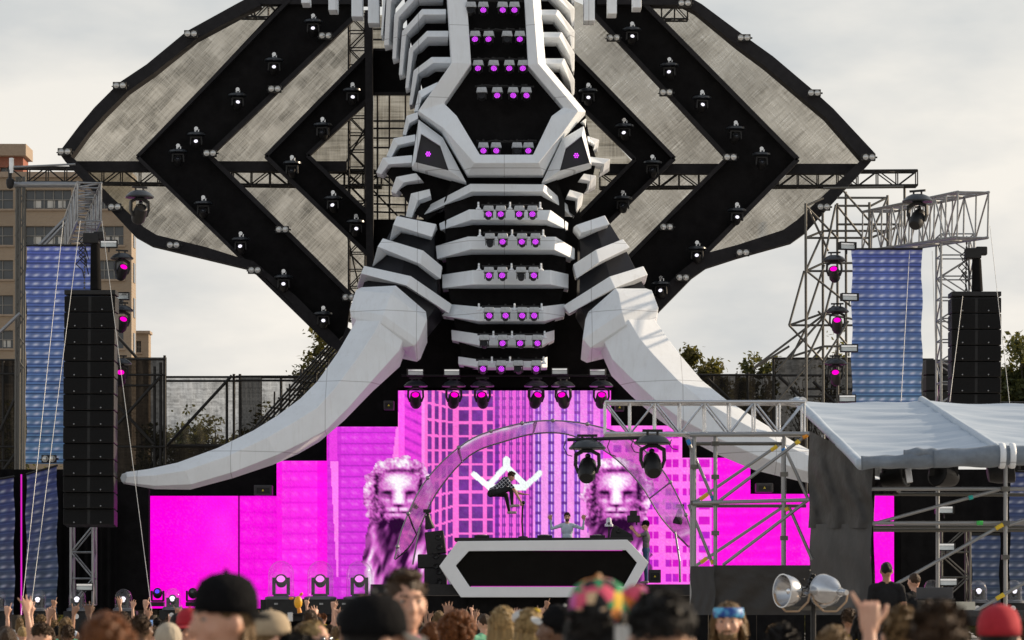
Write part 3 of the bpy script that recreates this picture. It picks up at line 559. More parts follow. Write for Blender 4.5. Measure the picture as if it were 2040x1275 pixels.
# snout bands
BANDS = [([(840, 416), (937, 366), (1085, 367), (1141, 417)], [(832, 434), (940, 381.6), (1082, 381.6), (1141, 433)], [(846, 431), (943, 388.5), (1078, 388.5), (1122, 431)], 84.6, 1.3),
         ([(874.7, 445), (934.6, 417), (1097, 418.5), (1132, 444)], [(877, 459), (939.7, 438), (1091, 439), (1131, 459)], [(890, 464.5), (942, 444), (1088, 445), (1117, 464.5)], 84.3, 1.2),
         ([(868, 490), (932, 471), (1107, 471.5), (1145, 495)], [(870.5, 516), (938, 497), (1105, 498), (1145, 517.5)], [(882, 519), (939.5, 502.6), (1100, 502.6), (1136, 519.5)], 84.2, 1.1),
         ([(881, 547), (942, 538), (1097, 538), (1132.5, 546)], [(881, 574), (942, 567), (1098, 567), (1132.5, 574.5)], [(882, 578), (942, 571), (1098, 571), (1132, 578)], 84.2, 1.0),
         ([(900, 606), (953.7, 611), (1084, 610), (1125, 605)], [(880, 629), (953.7, 640), (1084, 640), (1125, 630)], [(882, 631), (953.7, 642), (1084, 642), (1124, 632)], 84.2, 0.9),
         ([(899, 657), (953.7, 665), (1081, 664), (1104.5, 657)], [(900, 677.7), (953.7, 688), (1081, 688), (1104.5, 677.7)], [(901, 679), (953.7, 690), (1081, 690), (1104, 679)], 84.3, 0.8),
         ([(913, 710), (953.7, 716), (1078, 715), (1090.5, 710)], [(913, 726), (956, 732), (1078, 732), (1090.5, 732)], [(914, 728), (956, 734), (1078, 734), (1090, 734)], 84.4, 0.6)]
for T, M, B, D, e in BANDS: band('snout_band', T, M, B, D, [e, 0, 0, e], 1.0)
# tusk sockets
def sweep(name, rings, m, n=6, ph=0.32, bev=0.015, squash=1.0):
    """rings: (upper edge px, lower edge px, depth); an n-sided tube whose outline follows the two edges"""
    cs = [P((u[0] + l[0]) / 2, (u[1] + l[1]) / 2, D) for u, l, D in rings]; rows = []
    for i, (u, l, D) in enumerate(rings):
        c_ = cs[i]; t_ = (cs[min(i + 1, len(cs) - 1)] - cs[max(i - 1, 0)]).normalized(); a_ = P(*u, D) - c_; b_ = t_.cross(a_); b_ = b_.normalized() * a_.length * squash
        if b_.y > 0: b_ = -b_
        rows.append([c_ + (a_ * math.cos(2 * math.pi * (k + ph) / n) + b_ * math.sin(2 * math.pi * (k + ph) / n)) * 1.05 for k in range(n)])
    return MB().loft(rows, closed_rows=False, closed_pts=True).build(name, m, el, bevel=bev)
sweep('tusk_socket', [((796, 430), (872, 470), 86.0), ((757, 500), (878, 556), 85.7), ((726, 560), (885, 628), 85.4), ((712, 600), (850, 672), 85.1)], NAVY, 6, squash=0.6)
sweep('tusk_socket', [((1214, 445), (1150, 475), 86.0), ((1248, 500), (1148, 556), 85.7), ((1278, 560), (1144, 628), 85.4), ((1298, 600), (1168, 668), 85.1)], NAVY, 6, squash=0.6)
for T, M, B, dp in (([(776.6, 477), (790.5, 430), (869.6, 446.6)], [(777, 478), (783, 448), (860.7, 472)], [(785.5, 480), (798, 460.6), (858, 474)], [0.9, 0.3, 0.2]),
                    ([(742, 530), (762.5, 474.6), (843, 499), (881, 530.7)], [(742, 531), (752, 491), (836.5, 525.6), (878.5, 556)], [(751, 533), (770, 506.5), (831, 527), (867, 557)], [0.9, 0.3, 0, 0.4]),
                    ([(711.6, 570), (725.6, 529.4), (818.6, 550), (900, 606)], [(711.6, 571), (719, 544.7), (809.7, 569), (895, 625)], [(728, 590), (735.8, 561), (808, 572), (880, 620)], [0.9, 0.3, -0.1, 0.5]),
                    ([(1142, 453), (1148, 448), (1205, 428.7)], [(1155, 470), (1158, 464), (1215, 446.6)], [(1154, 472), (1160, 470), (1211, 450)], [0.4, 0.2, 0.5]),
                    ([(1141.5, 527), (1187, 497.5), (1241, 476)], [(1149, 555), (1192.5, 523), (1255, 492.5)], [(1147, 554), (1193, 526), (1250, 500)], [0.4, 0, 0.6]),
                    ([(1122, 609), (1214, 551), (1281.6, 530)], [(1133.6, 625), (1224.7, 574), (1290.6, 547)], [(1134, 625), (1222, 578), (1286, 562)], [0.4, -0.1, 0.6])):
    band('socket_band', T, M, B, 84.3, dp, 1.1)
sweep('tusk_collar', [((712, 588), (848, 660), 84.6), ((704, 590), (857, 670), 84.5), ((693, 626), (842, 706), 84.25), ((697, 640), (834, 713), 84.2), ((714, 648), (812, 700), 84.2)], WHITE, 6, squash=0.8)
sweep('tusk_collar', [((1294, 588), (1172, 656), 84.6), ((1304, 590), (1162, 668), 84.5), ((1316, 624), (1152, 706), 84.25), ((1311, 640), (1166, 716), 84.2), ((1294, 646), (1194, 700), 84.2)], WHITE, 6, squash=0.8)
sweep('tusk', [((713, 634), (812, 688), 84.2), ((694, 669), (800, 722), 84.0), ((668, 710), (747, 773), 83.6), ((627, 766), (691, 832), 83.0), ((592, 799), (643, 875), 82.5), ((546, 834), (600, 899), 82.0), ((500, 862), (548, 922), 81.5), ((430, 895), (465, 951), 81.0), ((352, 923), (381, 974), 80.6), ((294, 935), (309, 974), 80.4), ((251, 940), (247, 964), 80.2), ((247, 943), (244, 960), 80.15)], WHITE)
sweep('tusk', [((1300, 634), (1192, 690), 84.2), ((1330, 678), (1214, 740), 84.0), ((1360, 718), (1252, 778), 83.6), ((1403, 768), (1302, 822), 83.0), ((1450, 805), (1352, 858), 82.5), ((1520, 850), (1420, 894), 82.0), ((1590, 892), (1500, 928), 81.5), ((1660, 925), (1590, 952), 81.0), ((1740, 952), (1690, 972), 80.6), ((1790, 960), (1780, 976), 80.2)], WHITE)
# ------------------------------------------------------------------ light fixtures (one of each kind, then copies)
FRONT = Quaternion((1, 0, 0), R(90))          # z axis turned to face the camera (-y)
def ori(tilt, pan=0): return Quaternion((0, 0, 1), R(pan)) @ Quaternion((1, 0, 0), R(tilt))

def make_mover(kind):
    """hanging moving head under a rain hat; origin at the clamp"""
    t = thing('moving_head', (0, 0, 0)); 
    if kind == 'wing':
        s = 1.0; MB().tube((-0.03, 0, 0.13), (-0.03, 0, 0.02), 0.03).tube((0.07, 0, 0.11), (0.07, 0, 0.02), 0.022).lathe([(0.02, -0.02), (0.06, -0.02), (0.06, 0.02), (0.02, 0.02)], 10, (0.0, -0.02, 0.13), FRONT).build('clamp', SILVER, t)
        MB().lathe([(0.001, 0.02), (0.20, 0.015), (0.275, -0.02), (0.285, -0.07), (0.26, -0.075)], 16).build('rain_hat', HATM, t, smooth=40)
        yk = MB(); yk.box((0, 0, -0.13), (0.34, 0.12, 0.06))
        for sx in (-1, 1): yk.bar((sx * 0.155, 0, -0.12), (sx * 0.165, 0, -0.36), 0.12, 0.05, up=(1, 0, 0))
        yk.build('yoke', BLACKM, t, bevel=0.01)
        q = ori(62); MB().lathe([(0.001, -0.19), (0.10, -0.18), (0.125, -0.10), (0.125, 0.05), (0.105, 0.13), (0.09, 0.13), (0.085, 0.11)], 14, (0, 0, -0.31), q).build('lamp_head', BLACKM, t, smooth=40)
        MB().lathe([(0.001, 0.125), (0.035, 0.122), (0.058, 0.112)], 14, (0, 0, -0.31), q).build('lens', L_WHITE, t, smooth=True)
    elif kind == 'big':
        MB().tube((-0.10, 0, 0.14), (-0.10, 0, 0.0), 0.025).tube((0.10, 0, 0.14), (0.10, 0, 0.0), 0.025).bar((-0.2, 0, 0.14), (0.2, 0, 0.14), 0.05, 0.05).build('clamp', BLACKM, t)
        MB().lathe([(0.001, 0.06), (0.16, 0.05), (0.27, 0.0), (0.37, -0.10), (0.36, -0.13), (0.33, -0.12)], 18).build('rain_hat', HATM, t, smooth=40)
        yk = MB(); yk.box((0, 0, -0.16), (0.22, 0.16, 0.07))
        for sx in (-1, 1): yk.bar((sx * 0.10, 0, -0.17), (sx * 0.235, 0, -0.24), 0.14, 0.07).bar((sx * 0.225, 0, -0.21), (sx * 0.235, 0, -0.46), 0.14, 0.06, up=(1, 0, 0)).bar((sx * 0.235, 0, -0.44), (sx * 0.175, 0, -0.60), 0.12, 0.055, up=(1, 0, 0))
        yk.build('yoke', BLACKM, t, bevel=0.012)
        q = ori(48); MB().lathe([(0.001, -0.27), (0.13, -0.26), (0.175, -0.17), (0.18, 0.05), (0.155, 0.22), (0.13, 0.24), (0.12, 0.22)], 16, (0, 0, -0.54), q).build('lamp_head', BLACKM, t, smooth=40)
        MB().lathe([(0.001, 0.25), (0.07, 0.24), (0.11, 0.222)], 16, (0, 0, -0.54), q).build('lens', L_PINK, t, smooth=True)
    return t

def make_par():
    """compact LED wash light in a frosted rain cover"""
    t = thing('wash_light', (0, 0, 0))
    MB().add([(-0.155, -0.10, -0.07), (0.155, -0.10, -0.07), (0.125, -0.08, 0.08), (-0.125, -0.08, 0.08), (-0.155, 0.12, -0.07), (0.155, 0.12, -0.07), (0.125, 0.1, 0.08), (-0.125, 0.1, 0.08)], [(0, 1, 2, 3), (7, 6, 5, 4), (0, 3, 7, 4), (1, 5, 6, 2), (3, 2, 6, 7), (0, 4, 5, 1)]).build('rain_cover', COVER, t, bevel=0.012)
    yk = MB(); yk.box((0, 0, -0.085), (0.22, 0.1, 0.03))
    for sx in (-1, 1): yk.box((sx * 0.115, 0, -0.16), (0.022, 0.09, 0.17))
    yk.build('yoke', BLACKM, t)
    q = ori(72); MB().lathe([(0.001, -0.1), (0.09, -0.09), (0.10, 0.07), (0.10, 0.11), (0.088, 0.11), (0.085, 0.09)], 14, (0, 0, -0.19), q).build('lamp_head', BLACKM, t, smooth=40)
    m = MB()
    for r_, k_ in ((0.0, 1), (0.038, 6), (0.070, 11)):
        for k in range(k_):
            a_ = 2 * math.pi * k / k_ + r_ * 9; m.ball(Vector((0, 0, -0.19)) + q @ Vector((r_ * math.cos(a_), r_ * math.sin(a_), 0.097)), 0.0135, 6, 4)
    m.build('led_cluster', L_PURP, t)
    return t

def make_blinder():
    t = thing('blinder_light', (0, 0, 0))
    MB().box((0, 0.06, 0), (0.40, 0.14, 0.21)).box((0.23, 0.06, 0), (0.06, 0.05, 0.05)).box((-0.22, 0.06, -0.02), (0.05, 0.05, 0.03)).build('housing', BLACKM, t, bevel=0.01)
    for sx in (-1, 1):
        l = MB().lathe([(0.001, 0.035), (0.035, 0.04), (0.06, 0.02), (0.082, 0.012), (0.088, 0.03), (0.092, 0.0)], 16, (sx * 0.095, -0.012, 0.0), FRONT).build('lamp', LAMPG, t, smooth=50)
    return t

def make_flood():
    t = thing('floodlight', (0, 0, 0))
    MB().box((0, 0.07, 0.075), (0.48, 0.2, 0.02)).box((0, 0.07, -0.115), (0.48, 0.2, 0.02)).box((-0.23, 0.07, -0.02), (0.02, 0.2, 0.17)).box((0.23, 0.07, -0.02), (0.02, 0.2, 0.17)).box((0, 0.16, -0.02), (0.44, 0.02, 0.17)).tube((0, 0.1, -0.12), (0, 0.1, -0.24), 0.02).build('housing', BLACKM, t, bevel=0.006)
    MB().box((0, 0.05, -0.045), (0.42, 0.015, 0.10)).build('pane', PANE, t)
    MB().box((0, 0.06, 0.04), (0.42, 0.03, 0.05)).build('reflector', CHROME, t)
    return t

def lens_to(o, m):
    for c_ in o.children:
        if c_.name.split('.')[0] in ('lens', 'led_cluster'):
            c_.data = c_.data.copy(); c_.data.materials[0] = m
OFFS = {}; PROTOS = set()
def off_lens(o):
    """copy whose lamp is out"""
    for c_ in o.children:
        st = c_.name.split('.')[0]
        if st in ('lens', 'led_cluster'):
            if st not in OFFS: d = c_.data.copy(); d.materials.clear(); d.materials.append(LENSD); OFFS[st] = d
            c_.data = OFFS[st]
def place(proto, first, loc, label, cat, group, rz=0.0, sc=1.0):
    o = copy_tree(proto); PROTOS.add(proto.name)
    o.location = loc; o.rotation_euler = (0, 0, R(rz)); o.scale = (sc, sc, sc); tag(o, label, cat, group); return o

ORD = ['first', 'second', 'third', 'fourth', 'fifth', 'sixth', 'seventh', 'eighth', 'ninth', 'tenth', 'eleventh', 'twelfth', 'thirteenth', 'fourteenth', 'fifteenth', 'sixteenth', 'seventeenth', 'eighteenth', 'nineteenth', 'twentieth']
pm_ = make_mover('wing'); used = 0
WLIGHTS = [('left wing outer chevron upper arm', [(624, 40, 1), (546, 117, 1), (473, 187, 1), (391, 265, 1), (355, 299, 0)]), ('left wing outer chevron lower arm', [(405, 402, 0), (480, 474, 1), (565, 549, 1), (644, 622, 1)]),
           ('left wing inner chevron upper arm', [(702, 177, 1), (643, 246, 0), (582, 322, 0)]), ('left wing inner chevron lower arm', [(664, 392, 1), (709, 439, 1)]),
           ('right wing outer chevron upper arm', [(1259, 56, 1), (1334, 127, 1), (1398, 192, 1), (1465, 253, 0), (1517, 305, 0)]), ('right wing outer chevron lower arm', [(1468, 416, 1), (1389, 492, 1), (1317, 562, 1)]),
           ('right wing inner chevron upper arm', [(1172, 178, 1), (1244, 248, 1), (1300, 321, 0)]), ('right wing inner chevron lower arm', [(1241, 392, 0)])]
for arm, pts in WLIGHTS:
    for i, (x, y, on) in enumerate(pts):
        o = place(pm_, used, P(x, y, 90.0), f'{"white-lit" if on else "unlit"} moving head, {ORD[i]} from top, {arm}', 'stage light', 'moving heads on the hood wings', rng.uniform(-16, 16)); used += 1
        if not on: off_lens(o)
pb_ = make_blinder(); used = 0
BL = [('left wing outer border', [(380, 67), (238, 170), (128, 302), (228, 412), (345, 488), (507, 538)]), ('inner edge of the left outer chevron', [(648, 71), (547, 177), (418, 305), (562, 457), (695, 592)]),
      ('right wing outer border', [(1364, 6), (1482, 75), (1622, 185), (1731, 313), (1641, 412), (1480, 503), (1360, 553)]), ('inner edge of the right outer chevron', [(1222, 75), (1327, 184), (1455, 313), (1328, 452)])]
for ed, pts in BL:
    for i, (x, y) in enumerate(pts):
        place(pb_, used, P(x, y, 89.9), f'twin blinder lamp, {ORD[i]} from top on {ed}', 'stage light', 'twin blinders along the wing edges'); used += 1
o = place(pb_, 1, P(97, 914, 81.5), 'twin blinder lamp low on the left blue banner beside the speakers', 'stage light', None)

pp_ = make_par(); used = 0
ROWS = [(10, [(938, 0), (963, 1), (1001, 1), (1025, 1)], 'top row between the skull rails'), (68, [(947, 1), (974, 1), (1010, 0), (1036, 1)], 'second row between the skull rails'), (126, [(953, 1), (983, 1), (1015, 1), (1042, 1)], 'third row between the skull rails'), (180, [(960, 0), (991, 1), (1022, 1), (1048, 1)], 'fourth row, across the black brow'), (290, [(963, 1), (988, 1), (1030, 0), (1053, 1)], 'row just above the skull frame bottom'),
        (416, [(973, 1), (998, 1), (1035, 1), (1061, 1)], 'second snout band'), (471, [(976, 0), (1002, 1), (1040, 1), (1067, 1)], 'third snout band'), (538, [(974, 1), (1001, 1), (1038, 0), (1063, 1)], 'fourth snout band'), (618, [(974, 1), (1007, 1), (1040, 1), (1064, 1)], 'fifth snout band'), (673, [(965, 0), (1002, 1), (1037, 1), (1070, 1)], 'sixth snout band'), (724, [(962, 1), (998, 1), (1033, 0), (1068, 1)], 'lowest snout band')]
for ri, (y, xs, nm) in enumerate(ROWS):
    D = 83.7 if ri > 4 else 84.6
    bt = thing('light_bar', P(1005, y - 8, D + 0.15), f'thin black pipe carrying four wash lights, {nm}', 'light bar', 'light bars on the figure')
    x0, x1 = xs[0][0] - 14, xs[-1][0] + 16
    pole('pipe', P(x0, y - 7, D + 0.15), P(x1, y - 7, D + 0.15), 0.03, BLACKM, bt)
    for x, _ in xs: MB().box(P(x, y - 8, D + 0.12), (0.05, 0.08, 0.12)).build('hook', BLACKM, bt)
    if ri > 4:
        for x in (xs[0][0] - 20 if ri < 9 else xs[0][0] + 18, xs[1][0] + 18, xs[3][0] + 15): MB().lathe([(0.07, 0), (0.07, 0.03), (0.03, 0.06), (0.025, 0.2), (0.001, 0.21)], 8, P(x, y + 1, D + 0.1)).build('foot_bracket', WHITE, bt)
    else:
        mb = MB()
        for k in range(9):
            a_ = P(x0 + (x1 - x0) * k / 9, y - 9 + rng.uniform(-2, 2), D + 0.1); b_ = P(x0 + (x1 - x0) * (k + 1) / 9, y - 9 + rng.uniform(-2, 2), D + 0.1); mb.tube(a_, b_, 0.02, 5)
        mb.build('cable', BLACKM, bt)
    for i, (x, on) in enumerate(xs):
        o = place(pp_, used, P(x, y, D), f'{"purple-lit" if on else "unlit"} wash light, {ORD[i]} from left on the {nm}', 'stage light', 'wash lights on the figure', rng.uniform(-8, 8)); used += 1
        if not on: off_lens(o)

pk_ = make_mover('big'); used = 0
hb = thing('light_bar', P(1010, 752, 86.4), 'long black pipe above the video wall holding six moving heads', 'light bar'); pole('pipe', P(800, 748, 86.4), P(1222, 748, 86.4), 0.035, BLACKM, hb)
for i, x in enumerate((828, 904, 961, 1068, 1122, 1198)):
    place(pk_, used, P(x, 762, 85.4), f'pink-lensed moving head over the video wall, {ORD[i]} from left', 'stage light', 'moving heads over the video wall', rng.uniform(-20, 20), 0.92); used += 1
for i, (x, y, w_) in enumerate(((243, 508, 'beside the left speaker hang, top of three'), (243, 612, 'beside the left speaker hang, middle of three'), (240, 718, 'beside the left speaker hang, lowest of three'), (1662, 512, 'left of the right blue banner, top of three'), (1668, 614, 'left of the right blue banner, middle of three'), (1665, 718, 'left of the right blue banner, lowest of three'))):
    o = place(pk_, 1, P(x, y, 82.0), f'moving head with pink lens {w_}', 'stage light', 'moving heads on the side towers', (28, 24, 10, -14, -8, -10)[i], 0.86)
for i, (x, y, rz, D, sc, w_) in enumerate(((278, 384, 25, 66, 0.86, 'hanging in front of the left wing tip'), (1828, 392, 150, 62, 0.86, 'hanging from the truss arm right of the right wing'))):
    o = place(pk_, 1, P(x, y, D), f'large dark moving head {w_}', 'stage light', None, rz, sc); off_lens(o)
for i, (x, y, rz, w_) in enumerate(((1170, 882, 172, 'left of the two'), (1300, 872, 186, 'right of the two'))):
    o = place(pk_, 1, P(x, y, 47.4), f'big black moving head under the front truss, {w_}', 'stage light', 'moving heads under the front truss', rz, 0.80); off_lens(o)
pf_ = make_flood(); used = 0
for x, y, D, rz, w_ in ((828, 740, 86, 5, 'over the first moving head left of the video wall top'), (900, 740, 86, 0, 'over the second moving head above the video wall'), (1115, 738, 86, 0, 'over the fifth moving head above the video wall'), (1190, 740, 86, -5, 'over the sixth moving head above the video wall'),
                    (216, 484, 81.9, 0, 'above the top moving head by the left speakers'), (240, 588, 82.2, 0, 'above the middle moving head by the left speakers'), (1690, 488, 81.9, 18, 'at the top left corner of the right blue banner'), (1694, 590, 81.9, 12, 'halfway up the left edge of the right blue banner'), (1692, 692, 81.9, 0, 'low on the left edge of the right blue banner'), (1688, 792, 81.9, -6, 'at the tarpaulin line below the right blue banner'),
                    (168, 1168, 82, 8, 'low inside the left speaker tower'), (1882, 1014, 78, 0, 'inside the right scaffold, upper of three'), (1885, 1088, 78, 0, 'inside the right scaffold, middle of three'), (1890, 1158, 78, 0, 'inside the right scaffold, lowest of three')):
    place(pf_, used, P(x, y, D), f'small rectangular floodlight {w_}', 'floodlight', 'small floodlights', rz); used += 1

# effect boxes tucked on the black steps beside the screens
def fx_box(x, y, label, w=36, h=20):
    t = thing('effects_machine', P(x, y, 87.4), label, 'stage machine', 'effect machines on the black steps')
    s_ = 87.4 / FPX; c_ = P(x, y, 87.4)
    MB().box(c_, (w * s_, 0.4, h * s_)).build('case', mat('machine_grey', (0.035, 0.035, 0.037), 0.5, var=0.3, vscale=10), t, bevel=0.015)
    MB().box(c_ + Vector((0, -0.205, -0.01)), (w * s_ * 0.7, 0.02, h * s_ * 0.55)).build('grille', BLACKM, t)
    yl = mat('warning_yellow', (0.75, 0.62, 0.03), 0.5); MB().add([c_ + Vector((-0.035, -0.218, -0.03)), c_ + Vector((0.035, -0.218, -0.03)), c_ + Vector((0, -0.218, 0.03))], [(0, 1, 2)]).build('warning_triangle', yl, t)
fx_box(525, 977, 'small dark machine with yellow mark left of the screen step'); fx_box(775, 808, 'small dark machine on the black step under the left tusk', 20, 18); fx_box(1234, 812, 'small dark machine on the black step right of the tall screen', 18, 14); fx_box(1522, 972, 'small dark machine on the black step under the right tusk', 34, 18)
fx_box(1304, 1148, 'dark machine with yellow mark on deck behind the camera operator', 24, 26)

# ------------------------------------------------------------------ hanging line arrays
GRILLE = mat('speaker_grille', (0.0075, 0.0075, 0.008), 0.75, var=0.3, vscale=40, spec=0.2, bump=0.2, bscale=220)
CAB = mat('speaker_cabinet', (0.016, 0.016, 0.017), 0.55, var=0.3, vscale=9, spec=0.35)
def line_array(x0, x1, ytop, n, pitch, lean, D, label, chainx):
    s_ = D / FPX; t = thing('line_array', P((x0 + x1) / 2, ytop, D), label, 'speaker array', 'hanging line arrays')
    w = (x1 - x0) * s_; cx = P((x0 + x1) / 2, 0, D).x
    MB().box((cx, D + 0.35, P(0, ytop + 5, D).z), (w, 0.7, 9 * s_)).build('frame', BLACKM, t, bevel=0.01)
    mesh_c = mesh_g = None
    for i in range(n):
        yb = ytop + 12 + i * pitch + pitch / 2; c_ = Vector((cx + lean * i * s_, D + 0.35 + 0.012 * i * i * 0.25, P(0, yb, D).z)); h = pitch * s_
        cab = bpy.data.objects.new('cabinet', mesh_c) if mesh_c else None
        if cab is None:
            m = MB().box((0, 0, 0), (w, 0.7, h - 0.022)); cab = m.build('cabinet', CAB, t, local=True, bevel=0.02); mesh_c = cab.data
        else:
            COL.objects.link(cab); cab.parent = t; b = cab.modifiers.new('bevel', 'BEVEL'); b.width = 0.02; b.segments = 2
        cab.location = c_ - Vector(t.location); cab.rotation_euler = (R(-0.7 * i * 0.5), 0, 0)
        for sx in (-1, 1):
            if mesh_g is None:
                g_ = MB().box((0, 0, 0), (w * 0.46, 0.03, h * 0.86)).build('grille', GRILLE, cab, local=True, bevel=0.008); mesh_g = g_.data
            else: g_ = bpy.data.objects.new('grille', mesh_g); COL.objects.link(g_); g_.parent = cab
            g_.location = (sx * w * 0.262, -0.358, 0)
            if i == 0 and sx == -1: mesh_b = MB().ball((0, 0, 0), 0.022, 8, 6).build('badge', STEEL, cab, local=True); bo = mesh_b; mesh_b = mesh_b.data
            else: bo = bpy.data.objects.new('badge', mesh_b); COL.objects.link(bo); bo.parent = cab
            bo.location = (sx * w * 0.262 - 0.03, -0.378, -h * 0.34)
    return t
line_array(128, 230, 577, 14, 32.7, -0.6, 79.0, 'long black hanging line array in front of the left blue banner', 180)
line_array(1896, 1995, 580, 10, 32.0, 0.05, 79.0, 'black hanging line array at the far right of the stage', 1940)
sb_ = thing('side_fill_speaker', P(1866, 800, 84), 'black side speaker stack between right banner and right line array', 'speaker')
for k in range(3): slab(1845, 1892, 716 + k * 32, 746 + k * 32, 84, 0.7).build('cabinet', CAB, sb_, bevel=0.02)

def motor(x, y0, y1, D, label):
    t = thing('chain_hoist', P(x, y1, D), label, 'hoist', 'chain hoists over the line arrays'); c_ = P(x, y0 + 62, D)
    MB().box(c_ + Vector((0, 0, 0.35)), (0.42, 0.3, 0.28)).box(c_ + Vector((0.22, 0, 0.42)), (0.3, 0.24, 0.22)).build('hoist_body', BLACKM, t, bevel=0.03)
    MB().tube(c_ + Vector((0.10, 0, 0.2)), P(x + 9, y1, D), 0.12, 12, 0.15).build('chain_bag', BLACKC, t, smooth=40)
    m = MB()
    for k in range(26):
        z0 = P(x - 12, y0, D).lerp(P(x - 14, y1, D), k / 26); m.bar(z0, z0 + Vector((0, 0, -0.055)), 0.05 if k % 2 else 0.02, 0.02 if k % 2 else 0.05, up=(0, 1, 0))
    m.build('chain', DSTEEL, t); m = MB()
    for k in range(7):
        a_ = c_ + Vector((-0.25 + rng.uniform(-.1, .1), -0.05, 0.4 - k * 0.1)); m.path([a_, a_ + Vector((-0.12, 0, -0.12)), a_ + Vector((0.05, 0, -0.28)), a_ + Vector((0.1, 0, -0.5))], 0.014, 5)
    tag(m.build('cable', BLACKM, t, smooth=40), kind='stuff')
motor(182, 440, 577, 79.2, 'black chain hoist above the left line array'); motor(1938, 470, 580, 79.2, 'black chain hoist above the right line array')
# arms that carry them, pointing at the viewer
truss('array_arm_truss', P(178, 402, 80.0), P(150, 470, 90.0), 0.62, 1.0, 8, 0.04, STEEL, 'galvanised truss arm pointing at the viewer above the left array')
truss('array_arm_truss', P(1938, 428, 77.0), P(1745, 462, 88.0), 0.80, 1.15, 9, 0.04, STEEL, 'galvanised truss arm reaching out above the right array')
truss('array_tower_truss', P(1903, 805, 82.0), P(1903, 470, 82.0), 0.9, 0.9, 8, 0.035, STEEL, 'galvanised truss tower left of the right line array')
truss('array_tower_truss', P(166, 1205, 82.6), P(166, 1048, 82.6), 0.6, 0.6, 3, 0.04, STEEL, 'galvanised truss tower foot under the left line array')
truss('array_tower_truss', P(1900, 1200, 80.0), P(1900, 1050, 80.0), 0.75, 0.75, 3, 0.035, DSTEEL, 'grey truss tower foot inside the right scaffold')
for i, (a_, b_, w_) in enumerate((((126, 440, 79), (42, 1225, 70), 'outer guy wire left of the left array'), ((160, 440, 79), (60, 1225, 68), 'guy wire crossing the left array'), ((203, 440, 79), (303, 1225, 70), 'guy wire right of the left array'), ((1972, 450, 77), (2022, 900, 74), 'guy wire right of the right array'), ((1918, 590, 78), (1892, 800, 72), 'guy wire crossing the right array'), ((1812, 500, 78), (1795, 800, 72), 'guy wire in front of the right blue banner'), ((1857, 500, 80), (1866, 760, 80), 'thin wire left of the right truss tower'))):
    t = MB().tube(P(*a_), P(*b_), 0.007, 6).build('guy_wire', WIRE); tag(t, f'thin pale {w_}', 'wire', 'guy wires')

# ------------------------------------------------------------------ blue printed banners
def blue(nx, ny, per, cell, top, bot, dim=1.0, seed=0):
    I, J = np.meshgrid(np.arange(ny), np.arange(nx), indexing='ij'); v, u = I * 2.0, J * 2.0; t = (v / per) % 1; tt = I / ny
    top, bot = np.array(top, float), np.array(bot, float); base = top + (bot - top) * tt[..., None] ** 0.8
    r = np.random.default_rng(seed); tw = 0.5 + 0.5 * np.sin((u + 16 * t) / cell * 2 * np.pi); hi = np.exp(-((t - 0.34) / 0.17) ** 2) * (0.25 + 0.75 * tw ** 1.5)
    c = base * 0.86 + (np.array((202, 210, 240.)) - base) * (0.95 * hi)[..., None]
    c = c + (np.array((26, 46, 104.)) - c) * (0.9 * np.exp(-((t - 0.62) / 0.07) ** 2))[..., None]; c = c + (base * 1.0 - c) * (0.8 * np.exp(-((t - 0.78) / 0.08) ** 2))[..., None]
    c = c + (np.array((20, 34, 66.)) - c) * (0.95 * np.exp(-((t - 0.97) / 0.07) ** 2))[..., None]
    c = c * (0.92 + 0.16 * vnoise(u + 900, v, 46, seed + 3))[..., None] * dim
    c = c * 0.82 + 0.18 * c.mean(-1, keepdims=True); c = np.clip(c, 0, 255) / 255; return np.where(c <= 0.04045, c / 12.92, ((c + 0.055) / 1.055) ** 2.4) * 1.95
def banner(x0, x1, y0, y1, D, label, per=17.5, cell=20.0, top=(78, 92, 184), bot=(82, 128, 170), dim=1.0, slope=0, seed=0):
    t = thing('printed_banner', Vector((P((x0 + x1) / 2, 0, D).x, D, P(0, y1, D).z)), label, 'banner', 'blue printed banners'); nx, ny = int((x1 - x0) / 2) + 1, int((y1 - y0) / 2) + 1; s_ = D / FPX
    ph = rng.uniform(0, 6)
    def fn(I, J):
        e = (J / (nx - 1) - 0.5) * 2; uu = x0 + J * 2.0 + 1.6 * np.sin(I * 0.11 + ph) * e; vv = y0 + I * 2.0 + slope * (J / (nx - 1)) * (1 - I / ny)
        return ((uu - 1020) * s_, D + 0.012 * np.sin(J * 0.25 + ph) + 0.05 * np.abs(np.sin(I * 2.0 / per * np.pi)) * (0.6 + 0.4 * np.sin((J * 2.0 + I) / cell * 2 * np.pi)), EYE + (HORIZON - vv) * s_)
    grid_mesh('printed_cloth', blue(nx, ny, per, cell, top, bot, dim, seed), fn, PRINT, t)
    pole('top_batten', P(x0, y0 - 1, D), P(x1, y0 - 1 + slope, D), 0.03, BSTEEL, t)
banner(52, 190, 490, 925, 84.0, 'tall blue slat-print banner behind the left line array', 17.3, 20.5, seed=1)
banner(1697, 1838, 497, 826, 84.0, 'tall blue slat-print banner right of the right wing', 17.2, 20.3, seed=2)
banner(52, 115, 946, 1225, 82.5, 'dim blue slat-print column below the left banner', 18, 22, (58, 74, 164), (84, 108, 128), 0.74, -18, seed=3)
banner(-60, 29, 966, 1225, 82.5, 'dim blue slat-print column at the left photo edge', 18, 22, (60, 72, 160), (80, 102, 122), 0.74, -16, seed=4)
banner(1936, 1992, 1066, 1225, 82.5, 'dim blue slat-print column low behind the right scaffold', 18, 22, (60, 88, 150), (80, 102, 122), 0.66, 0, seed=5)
banner(2012, 2100, 940, 1225, 82.5, 'dim blue slat-print column at the right photo edge', 18, 22, (60, 80, 160), (80, 102, 122), 0.74, 0, seed=6)
